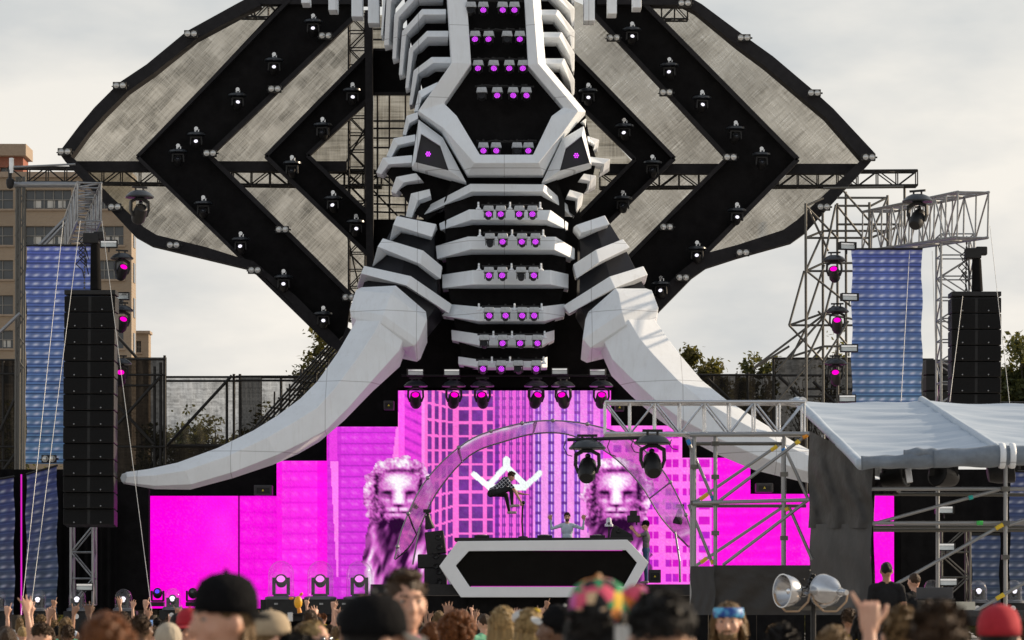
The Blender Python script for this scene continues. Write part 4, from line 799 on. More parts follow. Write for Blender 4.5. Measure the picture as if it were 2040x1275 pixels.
t = MB().tube(P(42.5, 1225, 82.3), P(42.5, 945, 82.3), 0.022, 6).build('neon_tube', L_STRIP); tag(t, 'thin upright magenta light tube between the left blue columns', 'light tube')
for x0, x1, y0, y1, D, lb in ((-40, 140, 935, 1225, 83.4, 'black drape behind the left blue columns'), (112, 232, 980, 1225, 84.2, 'black drape behind the left speaker tower foot'), (1795, 2140, 935, 1225, 84.4, 'black drape under the tarpaulin at far right')):
    t = thing('black_drape', Vector((P((x0 + x1) / 2, 0, D).x, D, 0)), lb, 'drape'); n_ = 26; rows = []
    for z_ in (y1, y0): rows.append([P(x0 + (x1 - x0) * k / n_, z_, D + 0.08 * math.sin(k * 1.9)) for k in range(n_ + 1)])
    MB().loft(rows, closed_rows=False).build('cloth', BLACKC, t, smooth=True)

# ------------------------------------------------------------------ DJ booth, arch, stage things
bt = thing('dj_booth', Vector((P(1083, 0, 82.5).x, 82.5, P(0, 1192, 82.5).z)), 'white hexagonal DJ booth with a black inset front', 'dj booth')
ho = [(875, 1128), (912, 1078), (1250, 1075), (1292, 1120), (1252, 1190), (918, 1190)]; hi_ = [(908, 1127), (934, 1098), (1247, 1096), (1269, 1121), (1242, 1169), (936, 1169)]
ro, ri = [P(x, y, 82.5) for x, y in ho], [P(x, y, 82.5) for x, y in hi_]
MB().loft([back(ro, 0.45), ro, ri, back(ri, 0.12)], closed_rows=False, closed_pts=True, caps=False).build('hexagon_frame', mat('booth_white', (0.84, 0.86, 0.88), 0.5, var=0.06, vscale=1.2), bt, bevel=0.015)
MB().prism([v + Vector((0, 0.1, 0)) for v in ri], [v + Vector((0, 0.4, 0)) for v in ri]).build('front_panel', mat('booth_black', (0.008, 0.007, 0.006), 0.9, spec=0.1, var=0.2, vscale=2), bt)
for y in (1096.8, 1168.2): MB().tube(P(938, y, 82.55), P(1240, y, 82.55), 0.008, 6).build('light_strip', L_STRIP, bt)
slab(905, 1262, 1071, 1077, 82.52, 1.7).build('table_top', BLACKM, bt, bevel=0.01)
fm = mat('booth_side_grey', (0.5, 0.5, 0.52), 0.5, var=0.1, vscale=2)
MB().prism([P(875, 1128, 82.53), P(884, 1128, 82.53), P(915, 1163, 82.53), P(897, 1164, 82.53)], [P(875, 1128, 83.4), P(884, 1128, 83.4), P(915, 1163, 83.4), P(897, 1164, 83.4)]).build('side_fin', fm, bt)
for i, x in enumerate((960, 1085, 1190)):
    t = thing('dj_player', P(x, 1071, 83.9), f'black flat DJ deck on the booth, {ORD[i]} from left', 'dj deck', 'decks on the booth'); c_ = P(x, 1069, 83.9)
    MB().box(c_, (0.42, 0.42, 0.07)).build('case', BLACKM, t, bevel=0.01); MB().lathe([(0.14, 0), (0.14, 0.02), (0.001, 0.025)], 16, c_ + Vector((0, 0, 0.035))).build('jog_wheel', STEEL, t)
ar = thing('clear_arch', Vector((P(1080, 0, 84).x, 85, P(0, 1164, 84).z)), 'arched canopy of clear vinyl on bent pipes over the booth', 'canopy')
def bez(pts, n):
    """smooth curve through points (Catmull-Rom)"""
    out_ = []; q = [pts[0]] + list(pts) + [pts[-1]]
    for i in range(1, len(q) - 2):
        for k in range(n):
            t = k / n; out_.append(tuple(0.5 * (2 * b + (c - a) * t + (2 * a - 5 * b + 4 * c - d) * t * t + (3 * b - a - 3 * c + d) * t ** 3) for a, b, c, d in zip(q[i - 1], q[i], q[i + 1], q[i + 2])))
    return out_ + [tuple(pts[-1])]
inE = bez([(786, 1112, 83.6), (806, 1040, 83.6), (852, 952, 83.7), (930, 880, 83.8), (1010, 850, 83.9), (1085, 838, 84), (1170, 845, 84), (1250, 872, 84), (1315, 930, 83.9), (1360, 1010, 83.8), (1384, 1080, 83.7)], 5)
inF = bez([(788, 1114, 85.6), (822, 1080, 85.4), (868, 985, 85.3), (935, 908, 85.3), (1010, 878, 85.3), (1075, 863, 85.3), (1140, 868, 85.3), (1215, 905, 85.3), (1275, 965, 85.3), (1320, 1035, 85.4), (1372, 1090, 85.6)], 5)
A_, B_ = [P(*p) for p in inE], [P(*p) for p in inF]
MB().loft([A_, [(a_ + b_) / 2 + Vector((0, -0.15, 0.1)) for a_, b_ in zip(A_, B_)], B_], closed_rows=False).build('vinyl_sheet', VINYL, ar, smooth=True)
PIPE = mat('satin_pipe', (0.32, 0.32, 0.35), 0.35, 0.7, var=0.2, vscale=9)
for c_ in (A_, B_): MB().path(c_, 0.022, 6).build('bent_pipe', PIPE, ar, smooth=40)
for k in (0, 6, 14, 24, 33, 42, 50): pole('cross_pipe', A_[k], B_[k], 0.025, PIPE, ar)
for k in range(2, 50, 4): MB().ball(A_[k], 0.06, 8, 6).build('clip', STEEL, ar)
pole('leg', P(822, 1125, 84.2), P(836, 1050, 84.2), 0.025, PIPE, ar); pole('leg', P(1355, 1160, 84.2), P(1354, 1118, 84.2), 0.03, PIPE, ar); pole('leg', P(1354, 1118, 84.2), P(1345, 1060, 84.4), 0.03, PIPE, ar)
for lb, pts in (('black monitor speakers stacked left of the booth', [((848, 1058), (886, 1104), 0.12), ((832, 1104), (890, 1132), 0), ((845, 1132), (890, 1166), 0)]),):
    t = thing('monitor_stack', P(862, 1166, 84.4), lb, 'speaker')
    for (x0, y0), (x1, y1), r_ in pts:
        a_, b_ = P(x0, y1, 84.2), P(x1, y0, 84.2); q = Quaternion((0, 1, 0), -r_); cc = (a_ + b_) / 2 + Vector((0, 0.4, 0))
        cab = MB().box(cc, (b_.x - a_.x, 0.8, b_.z - a_.z), q).build('cabinet', CAB, t, bevel=0.03)
        for k in (-1, 1): MB().lathe([(0.09, 0.0), (0.07, 0.02), (0.001, 0.0)], 12, cc + q @ Vector((0.1, -0.41, k * 0.14)), FRONT).build('handle_hole', BLACKM, cab)
def wedge(x0, x1, y0, y1, D, label):
    t = thing('monitor_wedge', P((x0 + x1) / 2, y1, D), label, 'speaker'); a_, b_ = P(x0, y1, D), P(x1, y0, D); h = b_.z - a_.z
    pr = [(0, 0), (1, 0), (0.93, 0.35), (0.22, 1.0), (0.08, 0.7)]; f_ = [Vector((a_.x + (b_.x - a_.x) * u, D, a_.z + h * v)) for u, v in pr]
    MB().prism(f_, back(f_, 0.5)).build('cabinet', CAB, t, bevel=0.02); MB().lathe([(0.08, 0), (0.05, 0.015), (0.001, 0)], 10, f_[0].lerp(f_[3], 0.6) + Vector((0.15, -0.01, 0)), FRONT).build('handle_hole', BLACKM, t)
wedge(1215, 1262, 1046, 1074, 84.0, 'black monitor wedge on the booth right of the DJ')
t = thing('camera_robot', P(1213, 1074, 84.0), 'small white robotic camera standing on the booth', 'camera')
MB().tube(P(1213, 1074, 84), P(1213, 1048, 84), 0.025).build('stand', BLACKM, t); MB().lathe([(0.12, 0), (0.12, 0.06), (0.08, 0.09), (0.07, 0.22), (0.04, 0.25)], 12, P(1213, 1049, 84)).build('camera_body', WHITE, t, smooth=40); MB().lathe([(0.04, 0), (0.04, 0.05)], 10, P(1213, 1043, 83.93), FRONT).build('lens', LENSD, t)
for x, y, lb in ((854, 1040, 'small black spotlight clamped inside the arch at left'), (1352, 1030, 'small black spotlight clamped on the right side of the arch')):
    t = thing('spotlight', P(x, y, 84.6), lb, 'stage light', None); s_ = 1 if x > 1000 else -1
    MB().tube(P(x + 4 * s_, y - 24, 84.6), P(x + 1, y - 8, 84.6), 0.05, 10).box(P(x + 3 * s_, y - 22, 84.6), (0.22, 0.12, 0.1)).build('yoke', BLACKM, t, bevel=0.01)
    q = (P(x - 2 * s_, y + 10, 84.6) - P(x + 2 * s_, y - 10, 84.6)).to_track_quat('Z', 'Y'); MB().lathe([(0.001, -0.2), (0.07, -0.19), (0.1, 0.0), (0.14, 0.14), (0.13, 0.2), (0.001, 0.19)], 12, P(x, y, 84.6), q).build('lamp_head', BLACKM, t, smooth=40)

# bell-jar lamps along the stage edge
RIMM = mat('dome_base_plastic', (0.12, 0.13, 0.15), 0.35, var=0.2, vscale=8)
def dome(x, ytop, ybase, wpx, D, label, ring=True):
    s_ = D / FPX; t = thing('dome_light', P(x, ybase, D), label, 'dome lamp', 'bell-jar lamps along the stage edge'); c_ = P(x, ybase, D); r_ = wpx * s_ / 2; h = (ybase - ytop) * s_
    pr = [(r_ * 1.08, 0.02), (r_, 0.06)] + [(r_, 0.06 + (h - r_ - 0.06) * k / 3) for k in (1, 2, 3)] + [(r_ * math.cos(a_), h - r_ + r_ * math.sin(a_)) for a_ in (0.3, 0.6, 0.9, 1.2, 1.45)] + [(0.001, h)]
    MB().lathe(pr, 24, c_).build('clear_dome', DOME, t, smooth=60)
    MB().lathe([(r_ * 1.25, -0.02), (r_ * 1.25, 0.04), (r_ * 1.05, 0.07), (r_ * 0.9, 0.07)], 20, c_).build('base_ring', RIMM, t, smooth=40)
    MB().box(c_ + Vector((0, 0.1, -0.32)), (r_ * 3.1, 0.5, 0.6)).build('plinth', BLACKM, t, bevel=0.02)
    MB().box(c_ + Vector((0, 0, 0.08)), (r_ * 1.1, r_, 0.12)).box(c_ + Vector((-r_ * 0.55, 0, h * 0.33)), (0.09, 0.12, h * 0.46)).box(c_ + Vector((r_ * 0.55, 0, h * 0.33)), (0.09, 0.12, h * 0.46)).build('lamp_yoke', mat('lamp_grey', (0.016, 0.016, 0.018), 0.45, var=0.3, vscale=10), t, bevel=0.01)
    q = ori(60); MB().lathe([(0.001, -0.16), (r_ * 0.40, -0.14), (r_ * 0.48, 0.06), (r_ * 0.40, 0.10)], 14, c_ + Vector((0, 0, h * 0.48)), q).build('lamp_head', BLACKM, t, smooth=40)
    MB().lathe([(r_ * 0.34, 0.10), (r_ * 0.22, 0.13), (0.001, 0.145)], 14, c_ + Vector((0, 0, h * 0.48)), ori(80)).build('lens', L_WHITE if ring else L_PINKW, t, smooth=True)
    if ring: MB().lathe([(0.045, 0), (0.075, 0.012), (0.075, 0.02), (0.045, 0.02)], 14, P(x - 2, ybase + 12, D - 0.2), FRONT).build('port_ring', SILVER, t)
L_PINKW = glow('lit_pale_pink_lens', lin((255, 130, 235)), 1.2)
for i, (x, yt, yb, w_, D, lb) in enumerate(((-4, 1175, 1216, 31, 81, 'clear dome lamp cut by the left photo edge'), (76, 1174, 1216, 32, 81, 'clear dome lamp in front of the left blue column'), (154, 1173, 1216, 34, 81, 'clear dome lamp under the left line array'), (246, 1173, 1216, 34, 81, 'clear dome lamp left of the magenta screen'), (344, 1172, 1214, 33, 81, 'clear dome lamp before the leftmost magenta screen'), (1856, 1155, 1206, 30, 80, 'clear dome lamp behind the laptop on the right'), (1949, 1156, 1200, 35, 80, 'clear dome lamp before the right blue column'), (2020, 1155, 1200, 32, 80, 'clear dome lamp behind the far right scaffold post'))):
    dome(x, yt, yb, w_, D, lb)
for x, lb in ((560, 'large clear dome over a pink lamp, left of three on the deck'), (638, 'large clear dome over a pink lamp, middle of three on the deck'), (716, 'large clear dome over a pink lamp, right of three on the deck')):
    dome(x, 1117, 1193, 52, 82.6, lb, ring=False)
pw = make_mover('wing'); 
for c_ in list(pw.children): bpy.data.objects.remove(c_)
bpy.data.objects.remove(pw)
def floor_mover(x, y, label, on):
    t = thing('floor_moving_head', P(x, y + 22, 82.2), label, 'stage light', 'floor movers before the left screen'); c_ = P(x, y + 22, 82.2)
    MB().box(c_ + Vector((0, 0, 0.06)), (0.36, 0.3, 0.12)).build('base', BLACKM, t, bevel=0.015); m = MB().box(c_ + Vector((0, 0, 0.15)), (0.34, 0.12, 0.05))
    for sx in (-1, 1): m.box(c_ + Vector((sx * 0.16, 0, 0.29)), (0.05, 0.14, 0.28))
    m.build('yoke', BLACKM, t, bevel=0.015); MB().ball(c_ + Vector((0, 0, 0.36)), (0.13, 0.14, 0.15)).build('lamp_head', BLACKM, t, smooth=True)
    MB().lathe([(0.07, 0.1), (0.05, 0.14), (0.001, 0.15)], 12, c_ + Vector((0, 0, 0.38)), ori(78)).build('lens', glow('lit_violet_lens', lin((95, 70, 255)), 1.0) if on else LENSD, t)
floor_mover(314, 1186, 'small floor light with violet lens before the left screen', True); floor_mover(384, 1186, 'small unlit floor light half hidden by the capped head', False)
for i, (x, y, w_, lb) in enumerate(((640, 1196, 220, 'low black flight case row under the large domes'),)):
    t = thing('flight_case', P(x, 1225, 82.4), lb, 'case'); slab(x - w_ / 2, x + w_ / 2, 1194, 1225, 82.2, 0.9).build('case_body', BLACKM, t, bevel=0.02)
    for k in range(5): MB().box(P(x - 90 + k * 45, 1203, 82.17), (0.1, 0.03, 0.05)).build('latch', STEEL, t)
for nm_ in PROTOS:
    def kill(o_):
        for c_ in list(o_.children): kill(c_)
        bpy.data.objects.remove(o_)
    kill(bpy.data.objects[nm_])
lt = thing('laptop', P(1870, 1190, 41), 'open grey laptop or screen lid on the mixing desk at right', 'laptop'); MB().box(P(1862, 1182, 41), (0.50, 0.03, 0.16)).build('screen_lid', mat('laptop_grey', (0.045, 0.045, 0.05), 0.4), lt, bevel=0.008); MB().box(P(1862, 1194, 40.8) , (0.50, 0.35, 0.03)).build('keyboard', BLACKM, lt, bevel=0.006)
# ------------------------------------------------------------------ background: buildings, trees, fences
def brick_mat(name, c1, c2, mo, scale):
    m = bpy.data.materials.new(name); m.use_nodes = True; n, l = m.node_tree.nodes, m.node_tree.links; b = n['Principled BSDF']; b.inputs['Roughness'].default_value = 0.9
    t = n.new('ShaderNodeTexCoord'); mp_ = n.new('ShaderNodeMapping'); mp_.inputs['Rotation'].default_value = (R(-90), 0, 0); br = n.new('ShaderNodeTexBrick'); br.inputs['Scale'].default_value = scale
    br.inputs['Color1'].default_value = (*c1, 1); br.inputs['Color2'].default_value = (*c2, 1); br.inputs['Mortar'].default_value = (*mo, 1); br.inputs['Mortar Size'].default_value = 0.03
    z = n.new('ShaderNodeTexNoise'); z.inputs['Scale'].default_value = 0.35; z.inputs['Detail'].default_value = 6; mr = n.new('ShaderNodeMapRange'); mr.inputs['To Min'].default_value = 0.75; mr.inputs['To Max'].default_value = 1.2
    mu = n.new('ShaderNodeMixRGB'); mu.blend_type = 'MULTIPLY'; mu.inputs['Fac'].default_value = 1
    l.new(t.outputs['Object'], mp_.inputs['Vector']); l.new(mp_.outputs['Vector'], br.inputs['Vector']); l.new(t.outputs['Object'], z.inputs['Vector']); l.new(z.outputs['Fac'], mr.inputs['Value'])
    l.new(br.outputs['Color'], mu.inputs['Color1']); l.new(mr.outputs['Result'], mu.inputs['Color2']); l.new(mu.outputs['Color'], b.inputs['Base Color']); MATS[name] = m; return m
TAN = brick_mat('tan_brick', (0.31, 0.235, 0.16), (0.275, 0.205, 0.14), (0.29, 0.24, 0.19), 3.0); REDB = brick_mat('red_brick', (0.30, 0.09, 0.055), (0.26, 0.08, 0.05), (0.25, 0.16, 0.12), 3.0)
GLS = mat('window_glass', (0.05, 0.06, 0.07), 0.15, spec=0.6, var=0.4, vscale=1.2); FRM = mat('window_frame', (0.22, 0.21, 0.19), 0.6); BLIND = mat('window_blind', (0.62, 0.60, 0.55), 0.8, var=0.1); COPING = mat('roof_coping', (0.34, 0.26, 0.19), 0.8, var=0.2)
def facade(t, x0, x1, y0, y1, D, wins, m, depth, blinds=()):
    """wall built from blocks that leave the window openings free"""
    xs = sorted({x0, x1, *[w for a in wins for w in (a[0], a[1])]}); ys = sorted({y0, y1, *[w for a in wins for w in (a[2], a[3])]}); mb = MB()
    for xa, xb in zip(xs[:-1], xs[1:]):
        for ya, yb in zip(ys[:-1], ys[1:]):
            cx, cy = (xa + xb) / 2, (ya + yb) / 2
            if any(w[0] < cx < w[1] and w[2] < cy < w[3] for w in wins): continue
            p, q = P(xa, yb, D), P(xb, ya, D); mb.box(((p.x + q.x) / 2, D + 0.2, (p.z + q.z) / 2), (q.x - p.x, 0.4, q.z - p.z))
    p, q = P(x0, y1, D), P(x1, y0, D); mb.box(((p.x + q.x) / 2, D + 0.4 + depth / 2, (p.z + q.z) / 2), (q.x - p.x, depth, q.z - p.z)); mb.build('wall', m, t)
    for k, (xa, xb, ya, yb) in enumerate(wins):
        p, q = P(xa, yb, D), P(xb, ya, D); w, h = q.x - p.x, q.z - p.z; fr = MB(); nv = max(2, round(w / 0.55)); nh = max(2, round(h / 0.45))
        for i in range(nv + 1): fr.box((p.x + w * i / nv, D + 0.25, (p.z + q.z) / 2), (0.05, 0.06, h))
        for j in range(nh + 1): fr.box(((p.x + q.x) / 2, D + 0.25, p.z + h * j / nh), (w, 0.062, 0.045))
        f = fr.build('window', FRM, t); MB().box(((p.x + q.x) / 2, D + 0.32, (p.z + q.z) / 2), (w, 0.03, h)).build('pane', GLS, f)
        MB().box(((p.x + q.x) / 2, D - 0.02, p.z - 0.06), (w + 0.2, 0.2, 0.1)).build('sill', COPING, f)
        if k in blinds:
            for u in (0.25, 0.55, 0.78): MB().box((p.x + w * u, D + 0.295, p.z + h * 0.28), (w * 0.16, 0.02, h * 0.38)).build('blind', BLIND, f)
b1 = thing('brick_building', Vector((P(100, 0, 170).x, 170, 0)), 'tall tan brick building behind the left scaffold', 'building')
wins = [(xa, xb, y, y + h) for y, h in ((378, 38), (450, 38), (518, 38), (588, 38), (658, 36), (728, 36)) for xa, xb in ((-90, -30), (-18, 26), (50, 142), (168, 246))]
facade(b1, -160, 262, 352, 1225, 170, wins, TAN, 1.6, (2, 6, 7, 10, 14, 17))
p = P(265.5, 700, 170); sp = MB()
for k, y in enumerate((470, 540, 610, 680)): sp.box(Vector((P(262, y, 170).x + 0.01, 171.1, P(262, y, 170).z)), (0.06, 0.7, 1.1))
sp.build('side_window', GLS, b1)
a_, b_ = P(-160, 352, 170), P(262, 346, 170); MB().box(((a_.x + b_.x) / 2, 170.9, a_.z + 0.1), (b_.x - a_.x + 0.1, 2.2, 0.3)).build('roof_coping', COPING, b1)
b2 = thing('brick_penthouse', Vector((P(20, 0, 178).x, 178, 0)), 'red brick block with tan cornice above the left building', 'building')
facade(b2, -140, 46, 310, 360, 178, [(-110, -60, 330, 350), (0, 22, 333, 349)], REDB, 1.5); a_, b_ = P(-142, 310, 177.6), P(52, 287, 177.6); MB().box(((a_.x + b_.x) / 2, 178.8, (a_.z + b_.z) / 2), (b_.x - a_.x, 2.6, b_.z - a_.z)).build('cornice', COPING, b2)
b3 = thing('brick_annex', Vector((P(284, 0, 190).x, 190, 0)), 'small tan brick annex right of the tall building', 'building')
facade(b3, 262, 296, 664, 1225, 190, [(271, 281, 679, 702)], TAN, 0.8); a_, b_ = P(262, 664, 189.8), P(299, 659, 189.8); MB().box(((a_.x + b_.x) / 2, 190.4, (a_.z + b_.z) / 2), (b_.x - a_.x, 1.4, b_.z - a_.z)).build('roof_coping', COPING, b3)

LEAF = [mat('leaf_olive', (0.12, 0.105, 0.028), 0.7, var=0.5, vscale=3), mat('leaf_green', (0.065, 0.085, 0.028), 0.7, var=0.5, vscale=3), mat('leaf_dark', (0.035, 0.045, 0.018), 0.75, var=0.5, vscale=3)]
BARK = mat('bark', (0.06, 0.048, 0.036), 0.95, var=0.4, vscale=6, bump=0.4, bscale=14)
for m_ in LEAF:
    b = m_.node_tree.nodes['Principled BSDF']; n, l = m_.node_tree.nodes, m_.node_tree.links; tl = n.new('ShaderNodeBsdfTranslucent'); ms = n.new('ShaderNodeMixShader'); ms.inputs['Fac'].default_value = 0.4
    tl.inputs['Color'].default_value = (0.16, 0.15, 0.03, 1); l.new(b.outputs[0], ms.inputs[1]); l.new(tl.outputs[0], ms.inputs[2]); l.new(ms.outputs[0], n['Material Output'].inputs['Surface'])
def tree(px, ytop, wpx, D, label, leafm, nleaf=3500, seed=0, ls=0.20, bare=False):
    r = random.Random(seed); s_ = D / FPX; H = P(0, ytop, D).z; base = Vector((P(px, 0, D).x, D, 0)); t = thing('tree', base, label, 'tree', 'trees behind the stage'); Wd = wpx * s_ / 2; tk = MB()
    tk.tube(base, base + Vector((0.1, 0, H * 0.45)), 0.28, 9, 0.18, cap=False); tips = []
    for k in range(15):
        z0 = H * r.uniform(0.32, 0.5); a = base + Vector((0.08, 0, z0 if z0 < H * .45 else H * .45)); an = r.uniform(0, 6.28); rr = Wd * r.uniform(0.25, 0.85); e = base + Vector((rr * math.cos(an), rr * math.sin(an) * 0.8, H * r.uniform(0.62, 0.985)))
        mdp = a.lerp(e, 0.5) + Vector((0, 0, 0.4)); tk.tube(a, mdp, 0.09, 6, 0.06, cap=False).tube(mdp, e, 0.06, 6, 0.02, cap=False); tips.append(e)
        for j in range(4 if not bare else 9):
            e2 = mdp.lerp(e, r.random()) + Vector((r.uniform(-1, 1), r.uniform(-1, 1), r.uniform(0.1, 1.2))) * Wd * 0.35; e2.z = min(e2.z, H); tk.tube(mdp.lerp(e, r.random() * .8), e2, 0.03, 5, 0.008, cap=False); tips.append(e2)
    tk.build('trunk', BARK, t, smooth=40); vs, fs = [], []
    rr_ = np.random.default_rng(seed); cl = [(tips[rr_.integers(len(tips))] + Vector(rr_.normal(0, 0.3, 3)) * Wd * 0.4, Wd * rr_.uniform(0.18, 0.40)) for _ in range(64)]
    for i in range(nleaf):
        c_, rad = cl[rr_.integers(len(cl))]; p_ = c_ + Vector(rr_.normal(0, 0.55, 3)) * rad
        if p_.z > H + 0.15 or p_.z < H * 0.25: continue
        q = Quaternion(Vector(rr_.normal(0, 1, 3)).normalized(), rr_.uniform(0, 6.28)); k = ls * rr_.uniform(0.5, 1.2); n0 = len(vs)
        vs += [p_ + q @ Vector(v) * k for v in ((-0.5, 0, 0), (0, -0.28, 0.06), (0.5, 0, 0), (0, 0.28, 0.06))]; fs.append((n0, n0 + 1, n0 + 2, n0 + 3))
    MB().add(vs, fs).build('crown', leafm, t)
for i, (px, yt, w_, D, lb, m_, n_, bare) in enumerate(((645, 662, 130, 112, 'leafy tree between the left wing and left tusk', LEAF[0], 4500, 0), (370, 812, 130, 128, 'low tree seen through the left netting, nearer the speakers', LEAF[1], 3000, 0), (440, 838, 110, 126, 'low tree seen through the left netting, nearer the tusk', LEAF[0], 3000, 0), (300, 850, 110, 130, 'dark tree behind the left black netting', LEAF[2], 2500, 0),
        (1402, 688, 105, 118, 'sunlit tree showing above the right fence, nearest the tusk', LEAF[0], 13000, 0), (1452, 698, 105, 120, 'sunlit tree above the right fence, middle of three', LEAF[0], 12000, 0), (1512, 700, 105, 122, 'sunlit tree above the right fence, nearest the scaffold', LEAF[1], 3500, 0), (1625, 655, 150, 125, 'thin sparse tree behind the right scaffold', LEAF[0], 500, 1), (1690, 690, 120, 128, 'bare branching tree left of the right banner', LEAF[0], 300, 1), (2052, 664, 150, 105, 'big green tree at the right photo edge', LEAF[1], 14000, 0), (2000, 740, 90, 130, 'lower tree right of the right line array', LEAF[1], 3500, 0), (30, 800, 200, 135, 'dark tree behind the far left netting', LEAF[2], 3000, 0), (1480, 790, 160, 140, 'dark tree behind the right netting', LEAF[2], 3500, 0), (550, 800, 150, 140, 'dark tree behind the netting left of the tusk', LEAF[2], 3500, 0))):
    tree(px, yt, w_, D, lb, m_, n_, 40 + i, bare=bool(bare), ls=0.24)
# a hedge line far off closes the view at ground level
hv, hf = [], []
for i in range(9000):
    c_ = Vector((nrng.uniform(-75, 75), nrng.uniform(205, 225), abs(nrng.normal(0, 2.6)) + 0.2)); q = Quaternion(Vector(nrng.normal(0, 1, 3)).normalized(), nrng.uniform(0, 6)); n0 = len(hv)
    hv += [c_ + q @ Vector(v) for v in ((-0.6, 0, 0), (0, -0.35, 0.1), (0.6, 0, 0), (0, 0.35, 0.1))]; hf.append((n0, n0 + 1, n0 + 2, n0 + 3))
t = MB().add(hv, hf).build('distant_hedge', LEAF[2]); tag(t, 'dark distant hedge line behind the stage', 'hedge', kind='stuff')

def netting(x0, x1, y0, y1, D, m, label, posts, rails, braces=(), wave=0.06):
    t = thing('netting_fence', Vector((P((x0 + x1) / 2, 0, D).x, D, 0)), label, 'netting', 'scaffold netting screens'); n_ = 24; rows = []
    for j in range(9): y = y1 + (y0 - y1) * j / 8; rows.append([P(x0 + (x1 - x0) * k / n_, y, D + wave * math.sin(k * 1.3 + j * 0.7) + 0.12) for k in range(n_ + 1)])
    MB().loft(rows, closed_rows=False).build('netting', m, t, smooth=True)
    for x, ya, yb in posts: pole('post', P(x, yb, D), P(x, ya, D), 0.045, BSTEEL, t)
    for y, xa, xb in rails: pole('rail', P(xa, y, D - 0.05), P(xb, y, D - 0.05), 0.035, BSTEEL, t)
    for xa, ya, xb, yb in braces: pole('brace', P(xa, ya, D - 0.08), P(xb, yb, D - 0.08), 0.05, BSTEEL, t)
netting(-60, 52, 716, 1225, 96, SCR_K, 'black netting screen at the far left edge', [(48, 712, 1225), (6, 716, 1225), (30, 740, 1225)], [(717, -60, 50), (745, -60, 50), (890, -60, 50), (918, -60, 50)], [(-20, 900, 48, 755), (-40, 1000, 48, 880)])
netting(225, 332, 712, 1225, 96, SCR_K, 'black netting screen right of the left line array', [(328, 708, 1225), (320, 722, 1225), (308, 730, 930)], [(716, 240, 330), (747, 225, 330), (890, 225, 330), (768, 225, 310)], [(235, 845, 320, 750), (232, 805, 306, 885), (232, 668, 272, 712)])
netting(330, 482, 752, 885, 97, SCR_G, 'pale grey see-through netting between the left posts', [(466, 745, 895), (452, 760, 885)], [(751, 330, 480), (759, 330, 480), (888, 330, 480)], [(335, 886, 462, 748)])
netting(330, 660, 884, 1225, 97.5, SCR_K, 'dark netting below the pale panel behind the left tusk', [(480, 884, 1225)], [(890, 330, 640)], [(300, 930, 330, 885)])
netting(476, 522, 748, 960, 96.6, SCR_K, 'narrow dark netting strip left of the stair braces', [(478, 745, 960)], [(750, 470, 640), (758, 470, 640)])
netting(520, 660, 752, 940, 97.6, SCR_G, 'pale netting behind the slanted stair pipes', [(560, 750, 930), (600, 735, 930)], [(752, 520, 660)])
netting(1360, 1545, 746, 1225, 97, SCR_K, 'dark netting screen behind the right tusk', [(1490, 742, 1225), (1420, 750, 1225)], [(747, 1360, 1545), (880, 1360, 1545)], [(1410, 755, 1480, 820)])
netting(1540, 1705, 713, 1225, 96.6, SCR_K, 'dark netting screen under the right scaffold', [(1541, 708, 1225), (1640, 720, 1225)], [(714, 1540, 1700), (748, 1540, 1700), (775, 1600, 1700), (790, 1600, 1700)], [(1552, 750, 1660, 850), (1620, 760, 1690, 830)])
netting(1700, 1860, 716, 1225, 97, SCR_K, 'dark netting behind the right blue banner', [(1760, 716, 1225)], [(716, 1700, 1860)])
netting(1990, 2100, 800, 1225, 97, SCR_K, 'dark netting at the right edge below the tree', [(2030, 800, 1225)], [(802, 1990, 2100)])
# slanted stair between left wing and tusk
st = thing('access_stair', Vector((P(600, 0, 94).x, 94, 0)), 'steep black scaffold stair rising behind the left tusk', 'stair')
for k, dx in enumerate((0, 6, 13, 20, 27)): pole('stringer', P(486 + dx * 0.8, 876 + dx * 0.5, 94 + 0.2 * k), P(690 + dx * 0.3, 648 + dx, 94 + 0.2 * k), 0.035, BSTEEL, st)
for k in range(9): f_ = k / 9; pole('tread', P(505 + 150 * f_, 848 - 165 * f_, 94), P(535 + 150 * f_, 852 - 165 * f_, 95), 0.03, BSTEEL, st)
for x, ya, yb in ((545, 780, 900), (558, 775, 900), (575, 765, 900), (603, 745, 900), (628, 720, 880), (652, 700, 860)): pole('post', P(x, yb, 94.6), P(x + 2, ya, 94.6), 0.028, BSTEEL, st)
for y in (762, 775, 787): pole('rail', P(585, y, 94.6), P(640, y - 1, 94.6), 0.025, BSTEEL, st)

# ------------------------------------------------------------------ scaffold towers left and right of the wings
SUNST = DSTEEL
sc1 = thing('scaffold_tower', Vector((P(38, 0, 90).x, 90, 0)), 'slim scaffold tower beside the left blue banner', 'scaffold')
for x, D in ((33, 89.2), (40, 89.2), (46, 90.2), (36, 90.2), (50, 89.6)): pole('standard', P(x - 3, 1225, D), P(x, 352, D), 0.034, SUNST, sc1)
for k in range(16): y = 372 + k * 24; pole('brace', P(30 + (k % 2) * 16, y, 89.2), P(47 - (k % 2) * 16, y + 24, 89.2), 0.02, SUNST, sc1)
pole('ledger', P(20, 368, 89.2), P(160, 368, 89.2), 0.09, STEEL, sc1); pole('ledger', P(24, 333, 89.4), P(150, 327, 89.4), 0.03, STEEL, sc1)
for x0, y0, x1, y1 in ((75, 492, 135, 430), (85, 492, 140, 434), (0, 662, 40, 624)): pole('brace', P(x0, y0, 89.0), P(x1, y1, 89.0), 0.05, STEEL, sc1)
